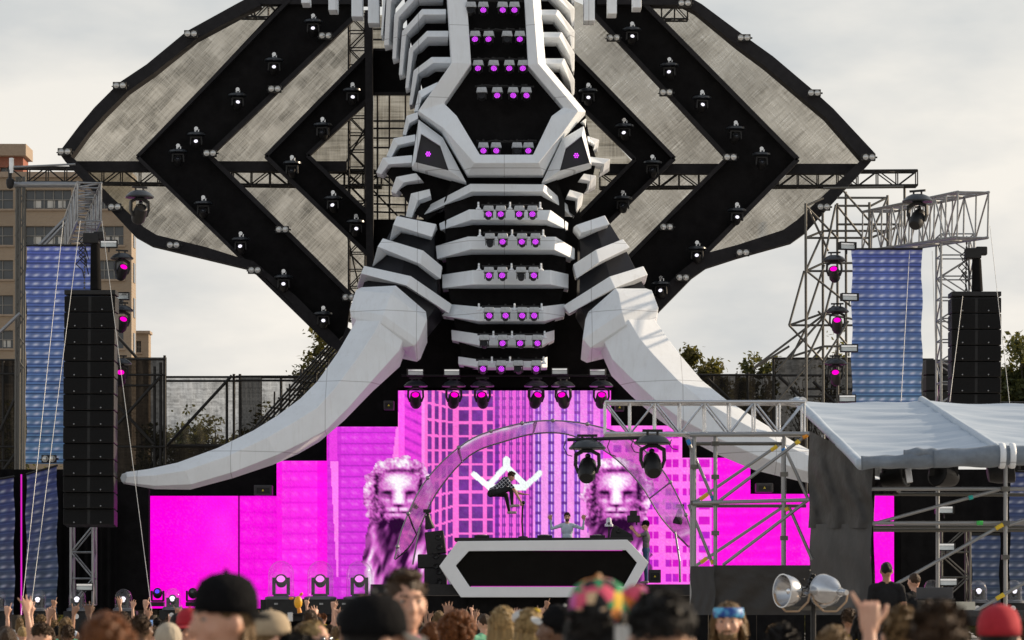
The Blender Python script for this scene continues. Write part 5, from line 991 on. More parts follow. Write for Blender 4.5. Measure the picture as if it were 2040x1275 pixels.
t = thing('security_camera', P(20, 375, 89), 'small black dome camera hanging at the left scaffold corner', 'camera'); MB().lathe([(0.001, -0.22), (0.09, -0.18), (0.12, -0.06), (0.12, 0.06), (0.05, 0.12), (0.05, 0.35)], 12, P(20, 362, 88.8)).build('camera_body', BLACKM, t, smooth=40); MB().tube(P(23, 345, 88.8), P(23, 315, 88.8), 0.07).build('bracket', SILVER, t)
sc2 = thing('scaffold_tower', Vector((P(1700, 0, 90).x, 90, 0)), 'wide open scaffold tower behind the right blue banner', 'scaffold')
PO = [(1605, 405, 88.5), (1639, 424, 90), (1668, 405, 92), (1732, 403, 89), (1768, 389, 91), (1802, 375, 92), (1685, 382, 93)]
for x, y, D in PO: pole('standard', P(x + 2, 1225, D), P(x, y, D), 0.04, SUNST, sc2)
for x0, y0, x1, y1 in ((1605, 410, 1640, 395), (1605, 474, 1735, 474), (1605, 474, 1640, 460), (1640, 460, 1768, 460), (1735, 474, 1800, 447), (1668, 447, 1800, 447), (1668, 410, 1735, 410), (1735, 410, 1768, 393), (1668, 394, 1768, 394), (1605, 540, 1740, 540), (1605, 540, 1640, 524), (1640, 524, 1700, 524), (1572, 648, 1700, 648), (1572, 648, 1640, 624), (1640, 624, 1700, 636), (1572, 712, 1640, 690), (1640, 690, 1700, 690), (1640, 375, 1800, 372)): pole('ledger', P(x0, y0, 89.3), P(x1, y1, 89.6), 0.034, SUNST, sc2)
for x0, y0, x1, y1 in ((1605, 410, 1668, 474), (1605, 540, 1640, 462), (1640, 524, 1665, 408), (1668, 410, 1740, 500), (1680, 380, 1782, 497), (1732, 474, 1768, 394), (1782, 497, 1800, 400), (1607, 540, 1695, 610), (1605, 640, 1642, 528), (1572, 648, 1602, 540), (1640, 640, 1665, 540), (1505, 730, 1640, 628), (1572, 648, 1640, 720), (1545, 740, 1660, 610), (1575, 715, 1605, 655), (1600, 730, 1640, 645), (1630, 620, 1690, 690), (1640, 720, 1690, 640), (1500, 735, 1572, 690), (1530, 820, 1640, 690), (1612, 420, 1650, 500)): pole('brace', P(x0, y0, 89.0), P(x1, y1, 89.4), 0.034, SUNST, sc2)

# ------------------------------------------------------------------ front mixing tower: truss, scaffold, tarpaulin, drapes
DF = 48.0
truss('front_truss', P(1205, 834, DF), P(1600, 834, DF), 0.5, 0.5, 8, 0.028, SILVER, 'shiny aluminium box truss reaching left from the tarpaulin roof', lr=0.017)
hb = thing('light_bar', P(1200, 872, 47.4), 'short black pipe below the front truss with cables', 'light bar'); pole('pipe', P(1130, 876, 47.4), P(1290, 872, 47.4), 0.028, BLACKM, hb); m = MB()
for x, dy in ((1128, 30), (1145, 26), (1215, 30), (1262, 24), (1338, 18)): m.path([P(x, 876, 47.35), P(x - 5, 876 + dy * .5, 47.3), P(x + 2, 876 + dy, 47.3), P(x + 12, 876 + dy * 1.1, 47.3)], 0.008, 5)
tag(m.build('cable', BLACKM, hb, smooth=40), kind='stuff')
fs = thing('front_scaffold', Vector((P(1700, 0, 49).x, 49, 0)), 'galvanised scaffold of the mixing tower with taped diagonal braces', 'scaffold')
for x, y0, y1, D in ((1383, 866, 1225, 47.6), (1425, 870, 1225, 47.6), (1562, 866, 1225, 48.2), (2003, 925, 1225, 46.5), (1378, 875, 1225, 50.5), (1560, 875, 1160, 50.5), (1868, 930, 1225, 50.5), (1640, 866, 1225, 50.5)): pole('standard', P(x, y1, D), P(x, y0, D), 0.032, STEEL, fs)
for x0, y0, x1, y1, D, r_ in ((1374, 866, 1612, 864, 47.5, 0.034), (1380, 884, 1560, 884, 50.2, 0.03), (1380, 1002, 1612, 996, 47.5, 0.03), (1380, 1008, 1606, 1008, 50.2, 0.028), (1735, 974, 2060, 974, 46.6, 0.030), (1735, 1042, 2060, 1042, 46.6, 0.030), (1735, 984, 2060, 986, 50.4, 0.03), (1735, 1056, 2060, 1056, 50.4, 0.032), (1735, 1050, 2060, 1050, 50.6, 0.03)): pole('ledger', P(x0, y0, D), P(x1, y1, D), r_, STEEL if D < 49 else DSTEEL, fs)
for x0, y0, x1, y1, D in ((1385, 1000, 1552, 886, 50.2), (1430, 1000, 1608, 866, 47.55), (1385, 1128, 1560, 1010, 50.2), (1440, 1126, 1610, 996, 47.55), (1368, 872, 1422, 998, 47.7), (1562, 890, 1610, 995, 47.9), (1372, 1005, 1420, 1124, 47.7), (1572, 1010, 1618, 1115, 47.9), (1738, 1044, 1995, 974, 46.6), (1745, 1186, 1996, 1046, 46.5), (1930, 1225, 2060, 1150, 46.4), (2010, 1046, 2060, 1030, 46.5)): pole('brace', P(x0, y0, D), P(x1, y1, D), 0.026, STEEL, fs)
TAPE = [mat('tape_yellow', (0.75, 0.52, 0.03), 0.5), mat('tape_orange', (0.78, 0.30, 0.02), 0.5), mat('tape_blue', (0.02, 0.22, 0.62), 0.5), mat('tape_teal', (0.02, 0.42, 0.38), 0.5), mat('tape_green', (0.06, 0.5, 0.10), 0.5)]
for x0, y0, x1, y1, D, k in ((1600, 872, 1608, 866, 47.5, 1), (1585, 884, 1592, 878, 47.5, 0), (1536, 897, 1548, 889, 50.1, 0), (1395, 995, 1410, 984, 50.1, 0), (1560, 893, 1562, 900, 47.8, 2), (1418, 988, 1422, 998, 47.65, 2), (1418, 1116, 1421, 1124, 47.65, 0), (1396, 1121, 1408, 1112, 50.1, 0), (1984, 1053, 1998, 1045, 46.4, 0), (1745, 1186, 1764, 1176, 46.4, 0), (1930, 992, 1938, 990, 46.5, 3), (1946, 1042, 1958, 1042, 46.5, 4), (1985, 1193, 2000, 1184, 46.3, 0), (1370, 876, 1374, 886, 47.6, 2), (1566, 1011, 1570, 1018, 47.8, 0)): pole('tape_wrap', P(x0, y0, D), P(x1, y1, D), 0.034, TAPE[k], fs)
m = MB()
for x, y in ((1425, 950), (1425, 1062), (1562, 945), (1562, 1072), (2003, 974), (2003, 1042), (2003, 1110), (1383, 1002), (1383, 930), (1425, 1002), (1425, 884)): m.box(P(x, y, 46.45 if x > 1900 else 47.55), (0.12, 0.1, 0.07))
m.build('coupler', DSTEEL, fs)
# roof sheet: sagging between two ridge pipes
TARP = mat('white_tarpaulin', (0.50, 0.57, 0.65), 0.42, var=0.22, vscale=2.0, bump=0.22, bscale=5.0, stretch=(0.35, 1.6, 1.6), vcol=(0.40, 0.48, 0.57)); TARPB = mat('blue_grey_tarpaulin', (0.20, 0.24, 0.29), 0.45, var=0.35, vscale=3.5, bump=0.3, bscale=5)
KRAP = mat('black_drape_sheet', (0.024, 0.0215, 0.020), 0.5, var=0.2, vscale=2.2, bump=0.5, bscale=3.4, spec=0.45, detail=2); KRAP2 = mat('dark_grey_sheet', (0.036, 0.036, 0.038), 0.5, var=0.15, vscale=2.5, bump=0.3, bscale=3.0, spec=0.45, detail=2)
tp = thing('tarpaulin_roof', Vector((P(1850, 0, 47).x, 48, P(0, 930, 47).z)), 'pale grey tarpaulin roof sagging over the mixing tower at right', 'tarpaulin')
def roof(far, near, sag, n_=28, m_=60):
    rows = []
    for j in range(m_ + 1):
        t_ = j / m_; row = []
        for k in range(n_ + 1):
            u = k / n_; a_ = P(far[0][0] + (far[1][0] - far[0][0]) * u, far[0][1] + (far[1][1] - far[0][1]) * u, 51.0); b_ = P(near[0][0] + (near[1][0] - near[0][0]) * u, near[0][1] + (near[1][1] - near[0][1]) * u, 46.2)
            q = a_.lerp(b_, t_); q.z -= sag * 4 * u * (1 - u) * (0.55 + 0.45 * t_) ; q.z += 0.010 * math.sin(t_ * 52 + 3 * math.sin(u * 4)) + 0.008 * math.sin(t_ * 31 - u * 9) + 0.007 * math.sin(t_ * 97 + 5 * math.sin(u * 3 + 1)); row.append(q)
        rows.append(row)
    return rows
MB().loft(roof(((1584, 797), (1836, 796)), ((1712, 926), (1985, 892)), 0.10), closed_rows=False).build('roof_sheet', TARP, tp, smooth=True)
MB().loft(roof(((1836, 796), (2120, 800)), ((1985, 892), (2290, 900)), 0.12), closed_rows=False).build('roof_sheet', TARP, tp, smooth=True)
def roll(a_, b_, r_, m_, name, wob=0.3, n_=36, seed=0):
    rr = random.Random(seed); a_, b_ = Vector(a_), Vector(b_); q = (b_ - a_).to_track_quat('Z', 'Y'); rows = []
    for k in range(n_ + 1):
        c_ = a_.lerp(b_, k / n_); f_ = k / n_ * 6.28; rr0 = r_ * (1 + wob * 0.6 * math.sin(f_ * 1.1 + seed) + wob * 0.35 * math.sin(f_ * 2.7 + seed * 3)); rows.append([c_ + q @ Vector((rr0 * (1 + wob * 0.5 * math.sin(2 * t_ + f_ * 1.6 + seed)) * math.cos(t_), rr0 * (1 + wob * 0.4 * math.sin(3 * t_ + f_ * 2.3)) * math.sin(t_), 0)) for t_ in [2 * math.pi * i / 14 for i in range(14)]])
    return MB().loft(rows, closed_rows=False, closed_pts=True).build(name, m_, tp, smooth=True)
roll(P(1588, 799, 51), P(1716, 926, 46.2), 0.075, TARP, 'edge_roll', 0.12, seed=1); roll(P(1836, 796, 51), P(1985, 892, 46.2), 0.06, TARP, 'ridge_roll', 0.08, seed=2)
pole('ridge_pipe', P(1578, 802, 51.2), P(1600, 800, 50.8), 0.08, SILVER, tp)
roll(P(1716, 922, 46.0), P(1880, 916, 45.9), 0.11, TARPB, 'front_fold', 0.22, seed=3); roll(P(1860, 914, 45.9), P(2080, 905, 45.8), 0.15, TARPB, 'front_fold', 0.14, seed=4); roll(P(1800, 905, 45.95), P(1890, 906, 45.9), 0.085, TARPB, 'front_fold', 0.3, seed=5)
for x in (1996, 2016): MB().lathe([(0.19, -0.04), (0.2, 0), (0.19, 0.04)], 14, P(x, 908, 45.8), Quaternion((0, 1, 0), R(90))).build('tie_strap', WHITE, tp, smooth=True)
def sheet(x0, x1, y0, y1, D, m_, label, name='drape_sheet', skew=0, amp=0.05, seed=0, D1=None, topskew=0):
    rr = random.Random(seed); t = thing(name, Vector((P((x0 + x1) / 2, 0, D).x, D, 0)), label, 'drape', 'drapes of the mixing tower'); n_, m2 = 22, 18; rows = []; D1 = D1 or D
    for j in range(m2 + 1):
        row = []
        for k in range(n_ + 1):
            u, v = k / n_, j / m2; yy0 = y0 + topskew * u; row.append(P(x0 + (x1 - x0) * u + skew * (1 - v) + 1.5 * math.sin(v * 9 + seed), yy0 + (y1 - yy0) * v, D + (D1 - D) * u + amp * math.sin(u * 17 + 2.2 * math.sin(v * 4 + seed)) * (0.4 + 0.6 * v) + amp * 0.5 * rr.uniform(-1, 1) * 0.4))
        rows.append(row)
    MB().loft(rows, closed_rows=False).build('cloth', m_, t, smooth=True); return t
sheet(1611, 1738, 858, 1052, 48.6, KRAP, 'crumpled black drape hanging under the tarpaulin corner', seed=1, D1=46.4, topskew=66, amp=0.09)
sheet(1614, 1736, 1044, 1225, 48.5, KRAP2, 'dark grey sheet below the crumpled black drape', seed=2, amp=0.025, D1=46.5)
sheet(1376, 1424, 1128, 1225, 47.3, KRAP2, 'narrow dark grey sheet at the left foot of the mixing tower', seed=3, amp=0.01)
sheet(1422, 1616, 1126, 1225, 47.4, KRAP, 'wide black sheet behind the two silver lamps', seed=4, amp=0.03)
sheet(1737, 1790, 955, 985, 49, mat('sheer_black', (0.02, 0.015, 0.02), 0.9), 'short black valance right of the drape', seed=5)
sheet(1735, 1742, 930, 1225, 49, KRAP, 'thin black drape edge at the scaffold opening', seed=7, amp=0.02)
for i, (x, y, lb) in enumerate(((1786, 950, 'left of three'), (1880, 948, 'middle of three'), (1998, 940, 'right of three'))):
    t = thing('follow_spot', P(x, y, 47.5), f'round black lamp under the tarpaulin edge, {lb}', 'stage light', 'lamps under the tarpaulin'); q = Quaternion((0, 0, 1), R((60, -50, 90)[i])) @ Quaternion((1, 0, 0), R(80))
    MB().lathe([(0.001, -0.25), (0.12, -0.24), (0.17, -0.1), (0.2, 0.15), (0.18, 0.16), (0.001, 0.10)], 16, P(x, y, 47.5), q).build('lamp_head', BLACKM, t, smooth=40); MB().bar(P(x, y - 30, 47.5), P(x, y, 47.5), 0.03, 0.46, up=(1, 0, 0)).build('yoke', BLACKM, t)
    if i == 0: MB().box(P(x + 24, y - 2, 47.2), (0.10, 0.1, 0.22), Quaternion((0, 1, 0), R(-8))).build('ballast_box', SILVER, t, bevel=0.01)
dk = thing('mixing_desk', Vector((P(1900, 0, 41.5).x, 41.5, 0)), 'long desk with pale sheets at the lower right corner', 'desk'); MB().box(P(1915, 1222, 41.5), (2.6, 0.9, 0.08)).build('desk_top', KRAP2, dk, bevel=0.01)
for x in (1750, 2070): MB().box(Vector((P(x, 0, 41.5).x, 41.5, 0.8)), (0.08, 0.8, 1.6)).build('leg', BLACKM, dk)
t = thing('paper_sheet', P(1925, 1212, 41.2), 'tilted cream paper sheet leaning on the mixing desk', 'paper'); MB().box(P(1924, 1207, 41.2), (0.26, 0.004, 0.13), Quaternion((1, 0, 0), R(-30))).build('sheet', mat('cream_paper', (0.62, 0.57, 0.45), 0.8, var=0.1, vscale=20), t)
# two big silver reflector lamps on a stand
ls_ = thing('reflector_lamp_stand', P(1618, 1225, 38), 'dark stand with cables between the two silver reflector lamps', 'lamp stand'); ls_.location.z = 0
MB().tube(Vector((P(1620, 0, 38).x, 38, 0)), P(1620, 1150, 38), 0.035).build('stem', BLACKM, ls_); MB().bar(P(1560, 1212, 38), P(1680, 1212, 38), 0.04, 0.05).build('cross_arm', DSTEEL, ls_); m = MB()
for k in range(60): m.ball(P(1620, 1168, 37.95) + Vector((rng.gauss(0, .05), rng.gauss(0, .04), rng.gauss(0, .09))), rng.uniform(.012, .03), 6, 4)
tag(m.build('cable_bundle', BLACKM, ls_), kind='stuff')
for x, y, pan, lb in ((1578, 1178, 62, 'left silver reflector lamp at lower right of the stage'), (1654, 1178, 108, 'right silver reflector lamp at lower right of the stage')):
    t = thing('reflector_lamp', P(x, y + 34, 37.8), lb, 'lamp', 'silver reflector lamps'); q = Quaternion((0, 0, 1), R(pan)) @ Quaternion((0, 1, 0), R(0)) @ Quaternion((1, 0, 0), R(90)); c_ = P(x, y, 37.8); q = Vector((-1 if x < 1600 else -0.5, -0.55 if x < 1600 else 0.75, 0.05)).to_track_quat('Z', 'Y')
    MB().lathe([(0.06, -0.20), (0.065, -0.13), (0.12, -0.08), (0.18, 0.0), (0.205, 0.10), (0.208, 0.14), (0.215, 0.14), (0.215, 0.15), (0.2, 0.15), (0.19, 0.1), (0.1, -0.02), (0.001, -0.06)], 24, c_, q).build('reflector', SILVER, t, smooth=45)
    MB().lathe([(0.035, -0.32), (0.045, -0.2)], 12, c_, q).build('socket', SILVER, t, smooth=40); MB().ball(c_ + q @ Vector((0, 0, 0.03)), 0.055, 12, 8).build('bulb', CHROME, t, smooth=True)
    ym = mat('yoke_strap', (0.42, 0.30, 0.20), 0.4, 0.5); m = MB(); m.path([c_ + Vector((-0.22, 0, -0.03)), c_ + Vector((-0.20, 0, -0.13)), c_ + Vector((-0.08, 0, -0.25)), c_ + Vector((0.08, 0, -0.25)), c_ + Vector((0.20, 0, -0.13)), c_ + Vector((0.22, 0, -0.03))], 0.014, 6); m.build('yoke', ym, t, smooth=40)
# ------------------------------------------------------------------ people
SKIN, TOP, LEGS, SHOE = 0, 1, 2, 3
class Body:
    """capsules and ellipsoids that are fused into one continuous skin"""
    def __init__(s): s.p = []
    def cap(s, a, b, ra, rb, tg): s.p.append(('c', Vector(a), Vector(b), ra, rb, tg)); return s
    def ell(s, c, r, tg, q=None): s.p.append(('e', Vector(c), Vector(r), q, 0, tg)); return s
    def mesh(s, name, voxel, smooth=3):
        mb = MB()
        for p in s.p:
            if p[0] == 'c':
                n_ = 10; mb.tube(p[1], p[2], p[3], n_, p[4]); mb.ball(p[1], p[3], n_, 7); mb.ball(p[2], p[4], n_, 7)
            else: mb.ball(p[1], tuple(p[2]), 14, 10, p[3])
        me = bpy.data.meshes.new('tmp'); me.from_pydata(mb.v, [], mb.f); me.update(); o = bpy.data.objects.new('tmp', me); COL.objects.link(o)
        r = o.modifiers.new('r', 'REMESH'); r.mode = 'VOXEL'; r.voxel_size = voxel; sm = o.modifiers.new('s', 'SMOOTH'); sm.factor = 0.5; sm.iterations = smooth
        dg = bpy.context.evaluated_depsgraph_get(); out_ = bpy.data.meshes.new_from_object(o.evaluated_get(dg)); bpy.data.objects.remove(o); bpy.data.meshes.remove(me); out_.name = name
        n_ = len(out_.polygons); c = np.zeros(n_ * 3); out_.polygons.foreach_get('center', c); c = c.reshape(-1, 3); best = np.full(n_, 1e9); tg = np.zeros(n_, np.int32)
        for p in s.p:
            if p[0] == 'c':
                a, b = np.array(p[1]), np.array(p[2]); d = b - a; L = max(d @ d, 1e-9); t = np.clip((c - a) @ d / L, 0, 1); dist = np.linalg.norm(c - a - t[:, None] * d, axis=1) - (p[3] + (p[4] - p[3]) * t)
            else:
                q = c - np.array(p[1]); 
                if p[3] is not None: q = q @ np.array(p[3].to_matrix())
                dist = (np.linalg.norm(q / np.array(p[2]), axis=1) - 1) * min(p[2])
            m = dist < best; best[m] = dist[m]; tg[m] = p[5]
        out_.materials.clear()
        for _ in range(4): out_.materials.append(None)
        out_.polygons.foreach_set('material_index', tg); out_.polygons.foreach_set('use_smooth', np.ones(n_, bool)); out_.update(); return out_

def hand(b, w, d, nrm, pose='open', k=1.0):
    """palm, four fingers and a thumb growing from the wrist w along d; nrm faces out of the palm"""
    d = Vector(d).normalized(); nrm = (Vector(nrm) - d * d.dot(Vector(nrm))).normalized(); x = d.cross(nrm); w = Vector(w)
    for u in (-0.026, 0.0, 0.026): b.cap(w + x * u * 0.7 * k, w + d * 0.085 * k + x * u * k, 0.020 * k, 0.019 * k, SKIN)
    up = {'open': (1, 1, 1, 1), 'point': (1, 0, 0, 0), 'horns': (1, 0, 0, 1), 'fist': (0, 0, 0, 0), 'shaka': (0, 0, 0, 1), 'peace': (1, 1, 0, 0)}[pose]
    for i, (u, L) in enumerate(((-0.036, 0.070), (-0.012, 0.080), (0.012, 0.074), (0.035, 0.058))):
        r0 = w + d * 0.09 * k + x * u * k; sp = x * (u * 0.55) * k
        if up[i]:
            m = r0 + d * L * 0.55 * k + sp + nrm * 0.004; b.cap(r0, m, 0.0112 * k, 0.0105 * k, SKIN); b.cap(m, m + d * L * 0.5 * k + sp * 0.6 + nrm * 0.010 * k, 0.0105 * k, 0.0095 * k, SKIN)
        else:
            m = r0 + d * 0.022 * k + nrm * 0.026 * k; b.cap(r0, m, 0.012 * k, 0.012 * k, SKIN); b.cap(m, m - d * 0.036 * k + nrm * 0.012 * k, 0.012 * k, 0.011 * k, SKIN)
    t0 = w + d * 0.028 * k - x * 0.030 * k; t1 = t0 + d * 0.035 * k - x * 0.034 * k + nrm * 0.008 * k; b.cap(t0, t1, 0.015 * k, 0.013 * k, SKIN)
    t2 = t1 + d * 0.034 * k - x * 0.010 * k if pose in ('open', 'shaka', 'horns') else t1 + d * 0.02 * k + x * 0.026 * k + nrm * 0.012 * k
    b.cap(t1, t2, 0.013 * k, 0.011 * k, SKIN)

def head(b, c, q=Quaternion()):
    """skull, jaw, nose, lips, brow and ears; faces +y before q turns it"""
    E = lambda o, r: b.ell(c + q @ Vector(o), r, SKIN, q)
    E((0, -0.008, 0.012), (0.076, 0.096, 0.108)); E((0, 0.030, -0.048), (0.060, 0.062, 0.062)); E((0, 0.060, -0.090), (0.028, 0.026, 0.024)); E((0, 0.078, 0.030), (0.055, 0.020, 0.014)); E((0, 0.060, -0.005), (0.058, 0.030, 0.05))
    b.cap(c + q @ Vector((0, 0.086, 0.018)), c + q @ Vector((0, 0.112, -0.022)), 0.010, 0.014, SKIN); E((0, 0.098, -0.030), (0.020, 0.014, 0.011)); E((0, 0.086, -0.058), (0.026, 0.013, 0.007)); E((0, 0.083, -0.070), (0.023, 0.013, 0.008))
    for sx in (-1, 1): E((sx * 0.080, -0.008, -0.005), (0.011, 0.020, 0.032)); E((sx * 0.045, 0.060, -0.025), (0.022, 0.024, 0.024))

def standing(arms=('down', 'down'), sleeves=True, turn=0.0, female=False, hands=('open', 'open')):
    b = Body(); sw = 0.165 if female else 0.19; hq = Quaternion((0, 0, 1), R(turn)); HC = Vector((0, 0.015, 1.625)); head(b, HC, hq)
    b.cap((0, -0.012, 1.42), (0, 0.0, 1.56), 0.058 if not female else 0.048, 0.054 if not female else 0.046, SKIN)
    b.ell((0, -0.005, 1.28), (0.178 if not female else 0.15, 0.112, 0.19), TOP); b.ell((0, 0, 1.08), (0.150 if not female else 0.125, 0.10, 0.18), TOP); b.cap((-sw + 0.03, -0.01, 1.405), (sw - 0.03, -0.01, 1.405), 0.066, 0.066, TOP); b.cap((-0.07, -0.02, 1.44), (0.07, -0.02, 1.44), 0.05, 0.05, TOP)
    b.ell((0, 0, 0.94), (0.16, 0.115, 0.12), LEGS)
    for sx in (-1, 1):
        b.cap((sx * 0.085, 0, 0.92), (sx * 0.095, 0.012, 0.50), 0.088, 0.058, LEGS).cap((sx * 0.095, 0.012, 0.50), (sx * 0.10, -0.01, 0.10), 0.056, 0.040, LEGS).cap((sx * 0.10, -0.03, 0.045), (sx * 0.115, 0.13, 0.035), 0.042, 0.036, SHOE)
    for sx, pose, hp in ((-1, arms[0], hands[0]), (1, arms[1], hands[1])):
        s_ = Vector((sx * sw, -0.01, 1.395)); ft = SKIN
        if pose == 'down': e = s_ + Vector((sx * 0.05, -0.02, -0.29)); w = e + Vector((sx * 0.0, 0.07, -0.25)); nr = Vector((-sx, 0, 0))
        elif pose == 'up': e = s_ + Vector((sx * 0.10, 0.06, 0.25)); w = e + Vector((-sx * 0.02, 0.05, 0.25)); nr = Vector((0, 1, 0))
        elif pose == 'high': e = s_ + Vector((sx * 0.03, 0.05, 0.285)); w = e + Vector((sx * 0.01, 0.03, 0.26)); nr = Vector((0, 1, 0))
        elif pose == 'bent': e = s_ + Vector((sx * 0.16, 0.08, -0.18)); w = e + Vector((-sx * 0.02, 0.09, 0.24)); nr = Vector((0, 1, 0))
        elif pose == 'fwd': e = s_ + Vector((sx * 0.04, 0.22, -0.14)); w = e + Vector((-sx * 0.06, 0.20, 0.12)); nr = Vector((-sx, 0, 0))
        elif pose == 'hold': e = s_ + Vector((sx * 0.03, 0.22, -0.06)); w = e + Vector((-sx * 0.08, 0.16, 0.19)); nr = Vector((-sx, 0, 0))
        elif pose == 'wide': e = s_ + Vector((sx * 0.255, 0.05, -0.09)); w = e + Vector((sx * 0.02, 0.05, 0.245)); nr = Vector((0, 1, 0)); ft = TOP
        elif pose == 'short': e = s_ + Vector((sx * 0.08, 0.05, 0.2)); w = e + Vector((sx * 0.0, 0.05, 0.2)); nr = Vector((0, 1, 0))
        m = s_.lerp(e, 0.55)
        b.cap(s_, m, 0.058, 0.050, TOP if sleeves else SKIN).cap(m, e, 0.046, 0.041, SKIN if (sleeves and ft == SKIN) or not sleeves else TOP).cap(e, w, 0.041, 0.027, ft if ft == TOP else SKIN)
        hand(b, w, w - e, nr, hp, 1.05)
    return b, HC, hq

HAIRC = {'black': (0.012, 0.010, 0.009), 'brown': (0.080, 0.045, 0.024), 'auburn': (0.22, 0.075, 0.022), 'blond': (0.50, 0.34, 0.15), 'dark blond': (0.25, 0.155, 0.07), 'grey': (0.25, 0.24, 0.22)}
def hair_mat(c):
    return mat('hair_' + c.replace(' ', '_'), HAIRC[c], 0.45, var=0.55, vscale=9, bump=0.6, bscale=30, stretch=(6, 6, 0.6), spec=0.22)
SKINS = [mat('skin_fair', (0.60, 0.35, 0.24), 0.5, var=0.18, vscale=14, vcol=(0.53, 0.27, 0.18)), mat('skin_tan', (0.36, 0.19, 0.115), 0.5, var=0.18, vscale=14, vcol=(0.30, 0.145, 0.085)), mat('skin_brown', (0.16, 0.080, 0.045), 0.48, var=0.2, vscale=14)]
SHIRT = {'black': (0.014, 0.014, 0.016), 'white': (0.68, 0.67, 0.64), 'grey': (0.16, 0.16, 0.17), 'navy': (0.02, 0.03, 0.075), 'red': (0.40, 0.022, 0.025), 'teal': (0.03, 0.25, 0.26), 'green': (0.06, 0.28, 0.07), 'yellow': (0.65, 0.45, 0.05), 'pink': (0.62, 0.18, 0.28), 'pale blue': (0.60, 0.69, 0.82), 'denim': (0.06, 0.11, 0.21), 'maroon': (0.19, 0.012, 0.055), 'mint': (0.25, 0.6, 0.38)}
def shirt_mat(c): return mat('cloth_' + c.replace(' ', '_'), SHIRT[c], 0.85, var=0.2, vscale=8, bump=0.25, bscale=18, spec=0.2)
PANTS = mat('cloth_trousers', (0.02, 0.022, 0.03), 0.85, var=0.2, vscale=8); SHOEM = mat('shoe_canvas', (0.35, 0.33, 0.31), 0.7)

def rough_mesh(name, mb, m, amp, parent, scale=40.0):
    """hair: a surface broken up into locks"""
    for i, v in enumerate(mb.v):
        h = math.sin(v.x * scale * 1.7 + 1.3 * math.sin(v.z * scale)) * math.sin(v.y * scale * 1.3) * math.sin(v.z * scale * 0.8 + v.x * 20) + rng.uniform(-0.6, 0.6); mb.v[i] = v + Vector((v.x, v.y, v.z * 0.6)).normalized() * amp * h if False else v * (1 + 0) + Vector((rng.uniform(-1, 1), rng.uniform(-1, 1), rng.uniform(-1, 1))) * amp * 0.5 + Vector((0, 0, amp * h * 0.5))
    return mb.build(name, m, parent, smooth=True, local=True)
def locks(mb, c, n, r, drop, rad, spread, back_only=True, seed=0):
    """hanging strands"""
    rr = random.Random(seed)
    for k in range(n):
        an = rr.uniform(math.pi * 1.0, math.pi * 2.0) if back_only else rr.uniform(math.pi * 0.95, math.pi * 2.05); a = Vector((r[0] * math.cos(an) * 0.95, r[1] * math.sin(an) * 0.95, rr.uniform(-0.01, 0.07))); L = drop * rr.uniform(0.7, 1.1)
        m = a + Vector((a.x * 0.25 + rr.uniform(-.01, .01), a.y * 0.2, -L * 0.5)); e = m + Vector((rr.uniform(-1, 1) * spread - a.x * 0.15, rr.uniform(-1, 1) * spread, -L * 0.5)); mb.tube(c + a, c + m, rad, 6, rad * 0.9, cap=False).tube(c + m, c + e, rad * 0.9, 6, rad * 0.2, cap=False)
